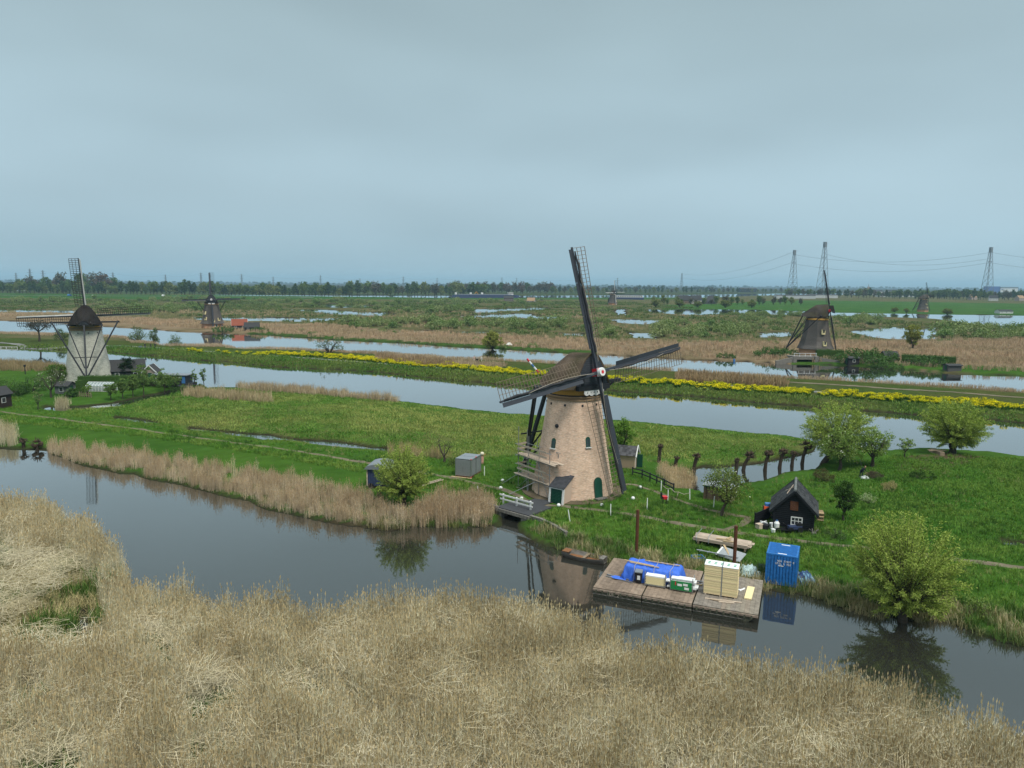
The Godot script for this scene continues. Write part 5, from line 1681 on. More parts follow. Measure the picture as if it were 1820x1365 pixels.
func build_mills() -> void:
	# the large brick mill
	var yaw := 37.2
	var big := mill("large round brick windmill with thatched cap at the white railing, scaffold at its foot", Vector3(7.19, 0, -82.42), {"yaw": yaw, "tilt": 9.9, "a": -8.5, "radius": 14.0, "brick": true, "fine": true, "hub": 14.34, "forward": 3.95})
	for w in [Vector2(-40.72, 5.63), Vector2(21.37, 5.93)]:
		var p := on_tower(big, "window", w.x, w.y, yaw, -0.14)
		p.rotation.x = -0.14
		p.scale = Vector3(0.74, 0.80, 0.9)
		var fr := Geo.new()
		slab(fr, arch_outline(0.78, 1.45), 0.0, 0.16)
		obj("frame", fr, mats.green_paint, p)
		var gl := Geo.new()
		slab(gl, arch_outline(0.56, 1.0), 0.12, 0.185)
		var pane := obj("pane", gl, mats.glass_dark, p)
		pane.position.y = 0.12
		simple_box("glazing_bar", p, mats.green_paint, Vector3(0, 0.62, 0.19), Vector3(0.06, 1.0, 0.03))
		simple_box("glazing_bar", p, mats.green_paint, Vector3(0, 0.7, 0.192), Vector3(0.56, 0.05, 0.03))
		simple_box("sill", p, mats.white_paint, Vector3(0, -0.06, 0.2), Vector3(0.95, 0.12, 0.3))
	var dw := Vector2(33.55, 0.42)
	var door := on_tower(big, "door", dw.x, 0.0, yaw, -0.06)
	door.rotation.x = -0.13
	door.position.y = maxf(0.0, dw.y - 0.1)
	var dg := Geo.new()
	slab(dg, arch_outline(1.05, 2.25), 0.0, 0.14)
	obj("leaf", dg, mats.green_paint, door)
	for i in 4:
		simple_box("batten", door, mats.green_paint, Vector3(-0.36 + i * 0.24, 0.9, 0.15), Vector3(0.02, 1.7, 0.02))
	simple_box("step", door, mats.concrete, Vector3(0, -0.1, 0.35), Vector3(1.4, 0.16, 0.7))
	var kn := Vector2(-37.24, 8.18)
	var knob := on_tower(big, "vent", kn.x, kn.y, yaw, 0.05)
	var kg := Geo.new()
	kg.ball(Vector3.ZERO, Vector3(0.2, 0.2, 0.16))
	kg.tube([Vector3(0, 0, -0.2), Vector3(0, 0, 0.05)], [0.23, 0.23], 10)
	obj("vent_cover", kg, mats.tarred, knob)
	# lean-to porch with a pair of green doors
	var pw := Vector2(-14.86, 0.69)
	var porch := on_tower(big, "porch", pw.x - 3.0, 0.0, yaw, 0.0)
	porch.rotation.y -= 0.34
	porch.scale.x = 1.2
	var px := Geo.new()
	var out := 1.2
	for x in [-1, 1]:
		px.quad(Vector3(0.72 * x, -0.2, out) if x < 0 else Vector3(0.72 * x, -0.2, -0.4), Vector3(0.72 * x, -0.2, -0.4) if x < 0 else Vector3(0.72 * x, -0.2, out), Vector3(0.72 * x, 2.7, -0.6) if x < 0 else Vector3(0.72 * x, 1.75, out), Vector3(0.72 * x, 1.75, out) if x < 0 else Vector3(0.72 * x, 2.7, -0.6))
	for i in px.c.size():
		px.c[i] = Color(0.9, 0.9, 0.9)
	obj("side_wall", px, mats.brick, porch)
	for x in [-0.31, 0.31]:
		var d := simple_box("door", porch, mats.green_paint, Vector3(x, 0.82, out - 0.02), Vector3(0.61, 1.62, 0.07), Basis(Vector3.RIGHT, -0.10))
		for i in 9:
			simple_box("louvre", d, mats.green_paint, Vector3(x, 0.18 + i * 0.16, out + 0.02 + (0.9 - 0.18 - i * 0.16) * 0.1), Vector3(0.54, 0.10, 0.035), Basis(Vector3.RIGHT, 0.3))
	for x in [-0.72, 0.72]:
		simple_box("door_post", porch, mats.white_paint, Vector3(x, 0.85, out + 0.02), Vector3(0.17, 1.85, 0.16), Basis(Vector3.RIGHT, -0.10))
	simple_box("lintel", porch, mats.white_paint, Vector3(0, 1.74, out - 0.08), Vector3(1.6, 0.16, 0.16))
	for row in 7:
		for q in 7:
			var fz := lerpf(out + 0.05, -0.75, (row + 0.5) / 7.0)
			var fy := lerpf(1.84, 2.86, (row + 0.5) / 7.0)
			var tile := Geo.new()
			var k := 0.75 + 0.5 * fposmod(sin(row * 12.9 + q * 78.2) * 43.7, 1.0)
			tile.col = Color(0.055, 0.06, 0.07) * k
			tile.box(Vector3(-0.86 + (q + 0.5) * 0.245, fy + 0.02 * (q % 2), fz), Vector3(0.25, 0.045, 0.42), Basis(Vector3.RIGHT, 0.47))
			obj("roof_tile", tile, mats.slate_tile, porch)
	# red, white and blue pole at the back of the cap
	var fp := pivot("flag_pole", big)
	var f0 := Vector3(-1.9, 13.6, -4.2)
	var f1 := Vector3(-2.9, 15.2, -5.2)
	var cm := [mats.red_paint, mats.white_plain, mats.blue_paint, mats.white_plain, mats.red_paint]
	for i in 5:
		var b := Geo.new()
		b.tube([f0.lerp(f1, i / 5.0), f0.lerp(f1, (i + 1) / 5.0)], [0.11, 0.11], 8)
		obj("stripe", b, cm[i], fp)
	# the white brick mill on the left, seen from behind
	var m2 := mill("pale round brick windmill seen from behind at left, its garden in front", Vector3(-102.5, -0.1, -173.4), {"yaw": 207.5, "tilt": 15.0, "a": 1.9, "radius": 14.3, "brick": true, "fine": true, "hub": 15.4, "forward": 3.95, "size": 1.1, "brick_mat": mats.brick_pale, "moss": 0.0, "cap_tone": Color(0.058, 0.054, 0.052), "board_w": 0.3, "cloth": false, "lattice_mat": mats.lattice_dark, "tail_windows": true, "board_mat": mats.white_paint, "bar": 0.085})
	var wd := on_tower(m2, "window", 285.0, 7.0, 207.5, 0.35)
	simple_box("frame", wd, mats.green_paint, Vector3.ZERO, Vector3(0.8, 1.2, 0.2))
	simple_box("pane", wd, mats.glass_dark, Vector3(0, 0, 0.08), Vector3(0.5, 0.9, 0.1))
	# the thatched mills
	mill("dark thatched windmill facing us beside the red-roofed house at left", spot(Vector2(-157.64, -379.92), 0.2), {"yaw": 22.0, "tilt": 10.0, "a": -0.6, "radius": 14.3, "hub": 14.6, "forward": 3.95, "size": 1.05, "windows": [Vector2(40, 4.2), Vector2(-40, 4.6), Vector2(-50, 7.4), Vector2(8, 3.6)], "cap_tone": Color(0.12, 0.105, 0.10)})
	mill("grey thatched octagonal windmill turned right at the far canal", Vector3(104.2, 0.6, -247.8), {"yaw": 71.3, "tilt": 11.0, "a": 0.6, "radius": 14.0, "hub": 15.1, "forward": 4.0, "size": 1.05, "fine": true, "lattice_mat": mats.lattice_dark, "windows": [Vector2(-64, 7.6), Vector2(-60, 3.9), Vector2(10, 8.0)], "cap_tone": Color(0.13, 0.115, 0.105), "door_turn": -60.0})
	mill("small distant brown windmill left of the river houses", spot(Vector2(119.85, -869.85), 0.3), {"yaw": 32.0, "tilt": 8.0, "a": 0.5, "radius": 14.8, "hub": 14.4, "forward": 3.9, "size": 1.03, "windows": [Vector2(20, 4.2)], "cap_tone": Color(0.19, 0.15, 0.12), "board_mat": mats.white_paint, "cloth": false})
	mill("small distant grey windmill on the green field at far right", spot(Vector2(407.60, -721.07), 0.3), {"yaw": 80.0, "tilt": 9.0, "a": 3.0, "radius": 14.5, "hub": 14.4, "forward": 3.9, "size": 1.03, "windows": [Vector2(-60, 4.0), Vector2(-70, 7.2)], "cap_tone": Color(0.16, 0.15, 0.145), "cloth": false})



# ---------------------------------------------------------------- the mill yard
func turn_to(a: Vector2, b: Vector2) -> float:
	# yaw that lays +X along the line from a to b
	var d := b - a
	return atan2(-d.y, d.x)


func build_yard() -> void:
	var r := RandomNumberGenerator.new()
	r.seed = 301
	# culvert bridge: deck slab, abutments, white railing, wing walls
	var a := Vector2(-1.35, -75.60)
	var b := Vector2(2.11, -72.63)
	var w := a.distance_to(b)
	var br := thing("culvert_bridge", "concrete culvert bridge in front of the brick mill", "bridge", Vector3(a.x, 0, a.y), turn_to(a, b))
	simple_box("deck", br, mats.asphalt, Vector3(w / 2, 0.03, -1.6), Vector3(w, 0.18, 3.8))
	simple_box("edge_beam", br, mats.concrete, Vector3(w / 2, -0.15, 0.36), Vector3(w + 0.1, 0.34, 0.2))
	simple_box("abutment", br, mats.concrete, Vector3(0.35, -1.0, -1.3), Vector3(0.7, 1.8, 3.3))
	simple_box("abutment", br, mats.concrete, Vector3(w - 0.55, -1.0, -1.3), Vector3(1.1, 1.8, 3.3))
	simple_box("back_wall", br, mats.concrete, Vector3(w / 2, -1.0, -2.9), Vector3(w, 1.8, 0.3))
	# drive from the bridge to the porch doors
	var dg := Geo.new()
	var da := Vector2(0.41, -74.66)
	var db := Vector2(5.42, -79.53)
	var side := (db - da).normalized().orthogonal() * 1.2
	var rows := []
	for i in 12:
		var p := da.lerp(db, i / 11.0)
		var row := PackedVector3Array()
		for s in [1.0, 0.0, -1.0]:
			var q: Vector2 = p + side * s
			row.append(Vector3(q.x, maxf(ground(q.x, q.y), 0.0) + 0.135 - 0.006 * i, q.y))
		rows.append(row)
	dg.sheet(rows)
	for i in dg.n.size():
		dg.n[i] = dg.n[i] if dg.n[i].y > 0 else -dg.n[i]
	tag(obj("drive", dg, mats.asphalt), "grey drive from the white railing to the green porch doors", "", "", "structure")
	# brick apron round the mill foot
	var ap := Geo.new()
	ap.lathe([Vector2(6.0, -0.25), Vector2(5.95, 0.10), Vector2(4.7, 0.14)], 40, Vector3(7.19, 0, -82.42))
	for i in ap.c.size():
		var k := 0.62 + 0.5 * noise_b.get_noise_2d(ap.v[i].x * 2.0, ap.v[i].z * 2.0)
		ap.c[i] = Color(k, k * 0.95, k * 0.88)
	tag(obj("brick_apron", ap, mats.gravel_path), "pale paved ring round the foot of the brick mill", "", "", "structure")
	var ra := Vector2(-1.01, -77.02)
	var rb := Vector2(2.21, -74.13)
	var rw := ra.distance_to(rb)
	var rail := thing("white_railing", "white timber railing over the culvert in front of the brick mill", "railing", Vector3(ra.x, 0.1, ra.y), turn_to(ra, rb))
	for i in 3:
		simple_box("post", rail, mats.white_paint, Vector3(0.2 + (rw - 0.4) * i / 2.0, 0.45, -0.02), Vector3(0.14, 1.1, 0.14))
	simple_box("top_rail", rail, mats.white_paint, Vector3(rw / 2, 0.88, 0.09), Vector3(rw + 0.5, 0.16, 0.08))
	simple_box("middle_rail", rail, mats.white_paint, Vector3(rw / 2, 0.42, 0.09), Vector3(rw + 0.35, 0.14, 0.08))
	wing_wall("plank-faced retaining wall left of the culvert, reeds in front", [Vector2(-3.89, -77.56), Vector2(-2.49, -76.77), Vector2(-1.22, -75.20)], 0.05, -1.5, mats.old_wood, true)
	wing_wall("rough stone retaining wall curving right of the culvert", [Vector2(1.93, -72.63), Vector2(3.12, -71.57), Vector2(4.35, -69.69), Vector2(5.43, -67.57)], 0.05, -1.5, mats.concrete, false)
	# scaffold
	var sa := Vector2(0.84, -83.05)
	var sb := Vector2(4.26, -78.21)
	var sw := sa.distance_to(sb)
	var sc := thing("scaffold", "tube scaffold with plank decks against the brick mill's left foot", "scaffold", spot(sa), turn_to(sa, sb))
	for i in 4:
		for z in [0.0, -1.25]:
			var g := Geo.new()
			var x: float = sw * i / 3.0
			g.tube([Vector3(x, 0, z), Vector3(x + r.randf_range(-0.04, 0.04), [7.4, 6.6, 6.2, 5.6][i] - (0.5 if z < 0 else 0.0), z)], [0.045, 0.045], 6)
			obj("pole", g, mats.galvanised, sc)
			simple_box("base_plate", sc, mats.plank, Vector3(x, 0.05, z), Vector3(0.5, 0.06, 0.3))
	for y in [1.7, 3.0, 4.1, 5.4]:
		for z in [0.05, -1.2]:
			var g := Geo.new()
			g.tube([Vector3(-0.6, y - 0.12, z), Vector3(sw + 0.4, y - 0.12, z)], [0.035, 0.035], 5)
			obj("ledger", g, mats.galvanised, sc)
	for i in 4:
		for y in [1.6, 4.0]:
			var g := Geo.new()
			g.tube([Vector3(sw * i / 3.0 + 0.06, y, 0.5), Vector3(sw * i / 3.0 + 0.06, y, -1.6)], [0.035, 0.035], 5)
			obj("transom", g, mats.galvanised, sc)
	for y in [1.75, 4.15]:
		for k in 5:
			var g := Geo.new()
			g.col = Color(1, 1, 1) * r.randf_range(0.8, 1.1)
			var off := r.randf_range(-0.3, 0.5)
			g.box(Vector3(sw / 2 + off + 0.3, y + 0.01 * k, 0.1 - k * 0.28), Vector3(sw + 1.2, 0.05, 0.25), Basis(Vector3.UP, r.randf_range(-0.02, 0.02)))
			obj("deck_plank", g, mats.plank, sc)
	for y in [2.4, 3.0, 4.75, 5.3]:
		var g := Geo.new()
		g.col = Color.WHITE * r.randf_range(0.85, 1.05)
		g.box(Vector3(sw * 0.45, y, 0.09), Vector3(sw * 0.95, 0.2, 0.05), Basis(Vector3.BACK, r.randf_range(-0.015, 0.015)))
		obj("guard_board", g, mats.plank, sc)
		var e := Geo.new()
		e.box(Vector3(-0.1, y, -0.6), Vector3(0.05, 0.2, 1.4))
		obj("guard_board", e, mats.plank, sc)
	for q in [[Vector3(0, 0.1, 0.08), Vector3(sw / 3, 1.6, 0.08)], [Vector3(sw, 0.1, 0.08), Vector3(sw * 0.66, 3.9, 0.08)], [Vector3(0, 2.0, -0.7), Vector3(-2.2, 0.05, 1.0)], [Vector3(sw * 0.6, 1.6, 0.1), Vector3(sw * 0.3, 0.05, 2.6)], [Vector3(0, 1.8, -1.2), Vector3(sw / 3, 0.1, 0.1)], [Vector3(0, 1.8, 0.0), Vector3(-0.2, 3.9, -1.2)]]:
		var g := Geo.new()
		g.tube(q, [0.035, 0.035], 5)
		obj("brace", g, mats.galvanised, sc)
	# loose white board and stick leaning on the mill
	var lb := thing("leaning_board", "long pale board leaning on the brick mill between porch and door", "board", spot(Vector2(6.85, -78.29)))
	var lg := Geo.new()
	lg.bar(Vector3(0, 0.15, 0), Vector3(2.35, 2.25, -0.9), 0.12, 0.06)
	obj("board", lg, mats.fresh_wood, lb)
	# white ground lamps in the grass
	var dome := Geo.new()
	dome.lathe([Vector2(0.19, 0.0), Vector2(0.22, 0.08), Vector2(0.2, 0.2), Vector2(0.12, 0.28), Vector2(0.0, 0.3)], 14)
	var dm := dome.mesh()
	var lamps := [
		["white ground light in the grass left of the scaffold", Vector2(-1.07, -85.94)],
		["white footing block at the scaffold's left brace", Vector2(-1.22, -82.51)],
		["white ground light just above the white railing", Vector2(1.18, -78.55)],
		["white ground light on the lawn right of the drive", Vector2(5.19, -75.97)],
		["white ground light by the dike path before the green arched door", Vector2(9.92, -76.10)],
		["white ground light under the tip of the lowest sail", Vector2(13.72, -78.69)],
		["white ground light on the side path edge", Vector2(15.34, -83.24)],
	]
	for l in lamps:
		var o := put_mesh("ground_light", dm, mats.white_plain)
		o.position = spot(l[1], 0.02)
		tag(o, l[0], "light", "white ground lights round the mill")
	# white marker stakes
	var stake := Geo.new()
	stake.box(Vector3(0, 0.55, 0), Vector3(0.09, 1.3, 0.05))
	stake.box(Vector3(0, 1.22, 0), Vector3(0.07, 0.06, 0.05))
	var sm := stake.mesh()
	var stakes := [
		["white stake tilting on the bank right of the culvert", Vector2(6.04, -71.11), 0.16], ["white stake below the dike path before the mill door", Vector2(10.41, -72.85), 0.0],
		["white stake in the lawn left of the red brazier", Vector2(14.64, -75.05), 0.0], ["white stake beside the side path near the black fence", Vector2(17.59, -82.14), 0.0],
		["white stake just behind the red brazier", Vector2(17.58, -78.38), 0.0], ["white stake by the end of the white rope at the pond", Vector2(20.17, -78.87), 0.05],
		["tall white stake in front of the grey hut", Vector2(22.11, -76.24), -0.05], ["white stake right of the steel site container", Vector2(-3.38, -88.48), 0.0],
		["white stake among reeds left of the railing", Vector2(-3.67, -79.49), 0.12],
	]
	for s in stakes:
		var o := put_mesh("marker_stake", sm, mats.white_plain)
		o.position = spot(s[1])
		o.rotation.z = s[2]
		tag(o, s[0], "stake", "white marker stakes in the grass")
	# red brazier
	var bz := thing("brazier", "small red box grill on black legs on the lawn", "grill", spot(Vector2(16.94, -77.11)), 0.2)
	var bg := Geo.new()
	bg.taper(Vector3(0, 0.55, 0), Vector3(0, 0.85, 0), 0.5, 0.4, 0.62, 0.5)
	obj("fire_box", bg, mats.red_paint, bz)
	for x in [-0.22, 0.22]:
		for z in [-0.15, 0.15]:
			simple_box("leg", bz, mats.tarred, Vector3(x, 0.28, z), Vector3(0.05, 0.6, 0.05))
	simple_box("handle", bz, mats.tarred, Vector3(-0.4, 0.95, 0), Vector3(0.06, 0.7, 0.4))
	# galvanised site container
	var ca := Vector2(-6.96, -88.10)
	var cb := Vector2(-5.10, -87.63)
	var con := thing("site_container", "galvanised corrugated site container beside the dike path", "container", spot(ca), turn_to(ca, cb) - 0.12)
	var cw := 2.1
	var cd := 3.0
	var chh := 2.15
	simple_box("floor", con, mats.rust, Vector3(cw / 2, 0.09, -cd / 2), Vector3(cw + 0.1, 0.16, cd + 0.1))
	simple_box("body", con, mats.zinc_sheet, Vector3(cw / 2, chh / 2 + 0.1, -cd / 2), Vector3(cw - 0.08, chh - 0.1, cd - 0.08))
	for i in 11:
		simple_box("rib", con, mats.zinc_sheet, Vector3(cw - 0.02, 0.3 + i * 0.185, -cd / 2), Vector3(0.07, 0.10, cd - 0.1))
	for i in 16:
		simple_box("rib", con, mats.zinc_sheet, Vector3(0.1 + i * (cw - 0.2) / 15.0, chh / 2 + 0.1, -0.02), Vector3(0.07, chh - 0.15, 0.05))
	for q in [Vector3(0, 0, 0), Vector3(cw, 0, 0), Vector3(cw, 0, -cd), Vector3(0, 0, -cd)]:
		simple_box("corner_post", con, mats.galvanised, q + Vector3(0, chh / 2 + 0.12, 0), Vector3(0.1, chh + 0.08, 0.1))
	simple_box("centre_post", con, mats.galvanised, Vector3(cw + 0.01, chh / 2 + 0.12, -cd / 2), Vector3(0.09, chh, 0.09))
	for k in 2:
		simple_box("roof_sheet", con, mats.galvanised, Vector3(cw / 2, chh + 0.15 + 0.01 * k, -cd * (0.25 + 0.5 * k)), Vector3(cw + 0.12, 0.06, cd / 2 - 0.03))
	simple_box("door_latch", con, mats.galvanised, Vector3(cw / 2, 1.1, 0.05), Vector3(0.08, 0.5, 0.06))
	for q in [Vector3(cw, chh + 0.2, 0), Vector3(cw, chh + 0.2, -cd / 2), Vector3(cw, 0.12, 0.02)]:
		simple_box("red_corner", con, mats.red_paint, q, Vector3(0.16, 0.08, 0.14))
	simple_box("sill_board", con, mats.fresh_wood, Vector3(cw * 0.45, 0.06, 0.35), Vector3(cw + 0.7, 0.06, 0.25))
	# straw figure behind the container
	var pf := thing("garden_figure", "small pale straw-headed garden figure behind the site container", "figure", spot(Vector2(-3.93, -94.79)))
	pf.scale = Vector3.ONE * 0.78
	var fg := Geo.new()
	fg.tube([Vector3(0, 0, 0), Vector3(0, 1.0, 0), Vector3(0, 1.5, 0)], [0.22, 0.3, 0.12], 8)
	for i in fg.c.size():
		fg.c[i] = Color(0.55, 0.30, 0.24)
	obj("body", fg, mats.cloth, pf)
	var hg := Geo.new()
	hg.col = Color(0.60, 0.56, 0.42)
	hg.ball(Vector3(0, 1.75, 0), Vector3(0.36, 0.34, 0.36))
	obj("head", hg, mats.cloth, pf)
	for x in [-1, 1]:
		var ag := Geo.new()
		ag.col = Color(0.58, 0.40, 0.16)
		ag.tube([Vector3(0.15 * x, 1.35, 0), Vector3(0.62 * x, 1.75, 0.05)], [0.08, 0.05], 6)
		obj("arm", ag, mats.cloth, pf)
	# wooden ladder lying from the willow into the grass
	var la := Vector2(-11.02, -82.46)
	var lb2 := Vector2(-8.54, -85.45)
	var ld := thing("ladder", "wooden ladder lying in the grass right of the round willow", "ladder", spot(la), turn_to(la, lb2))
	var ll := la.distance_to(lb2)
	for z in [0.0, 0.42]:
		simple_box("rail", ld, mats.plank, Vector3(ll / 2, 0.45, z), Vector3(ll, 0.09, 0.06))
	for i in 9:
		simple_box("rung", ld, mats.plank, Vector3(0.3 + i * (ll - 0.6) / 8.0, 0.45, 0.21), Vector3(0.05, 0.04, 0.42))
	# dark wagon with a curved roof behind the willow
	var wa := Vector2(-17.04, -82.75)
	var wg := thing("showman_wagon", "dark blue wagon with rounded grey roof behind the round willow", "wagon", spot(wa), -0.1)
	var body := Geo.new()
	body.box(Vector3(1.3, 1.35, -1.4), Vector3(2.5, 2.1, 2.6))
	obj("body", body, mats.ship_blue, wg)
	simple_box("corner_board", wg, mats.plank, Vector3(0.03, 1.35, -0.08), Vector3(0.12, 2.1, 0.10))
	for i in 8:
		simple_box("board", wg, mats.ship_blue, Vector3(0.3 + i * 0.31, 1.35, -0.08), Vector3(0.27, 2.06, 0.05))
	var rf := []
	for i in 11:
		var t := lerpf(-1.0, 1.0, i / 10.0)
		rf.append(PackedVector3Array([Vector3(1.3 + t * 1.55, 2.35 + 0.62 * sqrt(maxf(0.0, 1.0 - t * t)), -3.0), Vector3(1.3 + t * 1.55, 2.35 + 0.62 * sqrt(maxf(0.0, 1.0 - t * t)), 0.2)]))
	var rg := Geo.new()
	rg.sheet(rf)
	for z in [-3.0, 0.2]:
		for i in 10:
			rg.tri(rf[i][1 if z > 0 else 0], rf[i + 1][1 if z > 0 else 0], Vector3(1.3, 2.35, z))
	obj("roof", rg, mats.metal_grey, wg)
	mats.metal_grey.cull_mode = BaseMaterial3D.CULL_DISABLED
	for x in [0.5, 2.1]:
		var wl := Geo.new()
		wl.tube([Vector3(x, 0.3, -0.1), Vector3(x, 0.3, 0.05)], [0.34, 0.34], 14)
		obj("wheel", wl, mats.bin_black, wg)
	# white-gabled outbuilding behind the lowest sail
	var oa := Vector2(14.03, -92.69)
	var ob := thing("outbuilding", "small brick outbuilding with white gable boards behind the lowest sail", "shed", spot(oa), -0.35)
	var og := Geo.new()
	og.box(Vector3(1.0, 0.85, -1.1), Vector3(2.4, 1.9, 2.2))
	for i in og.c.size():
		og.c[i] = Color(0.9, 0.85, 0.8)
	obj("wall", og, mats.brick, ob)
	for zz in [-1, 1]:
		for row in 6:
			for q in 9:
				var tl := Geo.new()
				tl.col = Color(0.085, 0.085, 0.09) * r.randf_range(0.6, 1.5)
				var t := (row + 0.5) / 6.0
				tl.box(Vector3(-0.35 + q * 0.31, 1.75 + t * 1.05, -1.1 + zz * (1.35 - t * 1.35)), Vector3(0.33, 0.05, 0.36), Basis(Vector3.RIGHT, zz * 0.66))
				obj("roof_tile", tl, mats.slate_tile, ob)
	var gb := Geo.new()
	gb.tri(Vector3(2.21, 1.8, 0.0), Vector3(2.21, 1.8, -2.2), Vector3(2.21, 2.8, -1.1))
	for i in gb.c.size():
		gb.c[i] = Color(0.75, 0.62, 0.52)
	obj("gable", gb, mats.plaster, ob)
	for zz in [-1, 1]:
		var bb := Geo.new()
		bb.bar(Vector3(2.42, 1.62, -1.1 + zz * 1.4), Vector3(2.42, 2.92, -1.1), 0.1, 0.2)
		obj("barge_board", bb, mats.white_paint, ob)
		var b2 := Geo.new()
		b2.bar(Vector3(-0.52, 1.62, -1.1 + zz * 1.4), Vector3(-0.52, 2.92, -1.1), 0.1, 0.2)
		obj("barge_board", b2, mats.white_paint, ob)
	simple_box("inner_door", ob, mats.old_wood, Vector3(2.2, 0.85, -0.9), Vector3(0.06, 1.75, 0.8))  # added flat panel standing in for the dark open doorway
	simple_box("door_frame", ob, mats.white_paint, Vector3(2.22, 0.9, -0.45), Vector3(0.08, 1.85, 0.1))
	simple_box("door", ob, mats.green_paint, Vector3(2.6, 0.85, -1.35), Vector3(0.8, 1.7, 0.06))
	# black post-and-rail fence
	var fp := [Vector2(15.32, -88.80), Vector2(16.35, -87.77), Vector2(17.04, -86.24), Vector2(17.63, -85.01), Vector2(18.22, -83.57), Vector2(18.90, -81.49)]
	var fn := thing("rail_fence", "black post and rail fence sloping down to the pond", "fence", Vector3.ZERO)
	for i in fp.size():
		simple_box("post", fn, mats.tarred, spot(fp[i], 0.5), Vector3(0.14, 1.2, 0.14))
		if i > 0:
			for h in [0.5, 0.95]:
				var g := Geo.new()
				g.bar(spot(fp[i - 1], h), spot(fp[i], h), 0.07, 0.13)
				obj("rail", g, mats.tarred, fn)
	var kerb := [Vector2(17.74, -81.91), Vector2(18.42, -80.79), Vector2(18.99, -79.27), Vector2(20.15, -79.09)]
	var kr := thing("washing_line", "slack white line hung between sticks by the pond", "line", Vector3.ZERO)
	for i in 3:
		var g := Geo.new()
		g.tube([spot(kerb[i], 0.7), (spot(kerb[i], 0.5) + spot(kerb[i + 1], 0.5)) * 0.5, spot(kerb[i + 1], 0.7)], [0.03, 0.03, 0.03], 5)
		obj("line", g, mats.rope, kr)
	for i in [2]:
		simple_box("stick", kr, mats.plank, spot(kerb[i], 0.1) + Vector3(-0.25, 0, 0.2), Vector3(0.06, 1.5, 0.06), Basis(Vector3.BACK, -0.2))


func wing_wall(label: String, pts: Array, top: float, bottom: float, m: Material, planks: bool) -> void:
	var t := thing("retaining_wall", label, "wall", Vector3.ZERO)
	var r := RandomNumberGenerator.new()
	r.seed = 9
	for i in pts.size() - 1:
		var a: Vector2 = pts[i]
		var b: Vector2 = pts[i + 1]
		var ga := Vector3(a.x, top, a.y)
		var gb := Vector3(b.x, top, b.y)
		var c := Geo.new()
		c.bar(ga, gb, 0.34, 0.14)
		obj("coping", c, mats.concrete, t)
		var w := Geo.new()
		w.bar(ga - Vector3(0, (top - bottom) / 2, 0), gb - Vector3(0, (top - bottom) / 2, 0), 0.16, top - bottom - 0.1)
		obj("wall", w, mats.concrete, t)
		var n := int(a.distance_to(b) / (0.34 if planks else 0.42))
		var face := (b - a).normalized().orthogonal() * -0.12
		if face.y < 0.0:
			face = -face
		for k in n:
			var p := a.lerp(b, (k + 0.5) / n) + face
			if planks:
				var g := Geo.new()
				g.col = Color(0.55, 0.52, 0.5) * r.randf_range(0.6, 1.1)
				g.box(Vector3(p.x, (top + bottom) / 2, p.y), Vector3(0.31, top - bottom - 0.12, 0.09), Basis(Vector3.UP, turn_to(a, b)))
				obj("plank", g, m, t)
			else:
				for j in 4:
					var g := Geo.new()
					g.col = Color.WHITE * r.randf_range(0.55, 1.1)
					g.box(Vector3(p.x, top - 0.22 - j * 0.27, p.y) + Vector3(r.randf_range(-0.06, 0.06), 0, 0), Vector3(0.39, 0.24, 0.12 + r.randf() * 0.05), Basis(Vector3.UP, turn_to(a, b) + r.randf_range(-0.08, 0.08)))
					obj("stone", g, m, t)


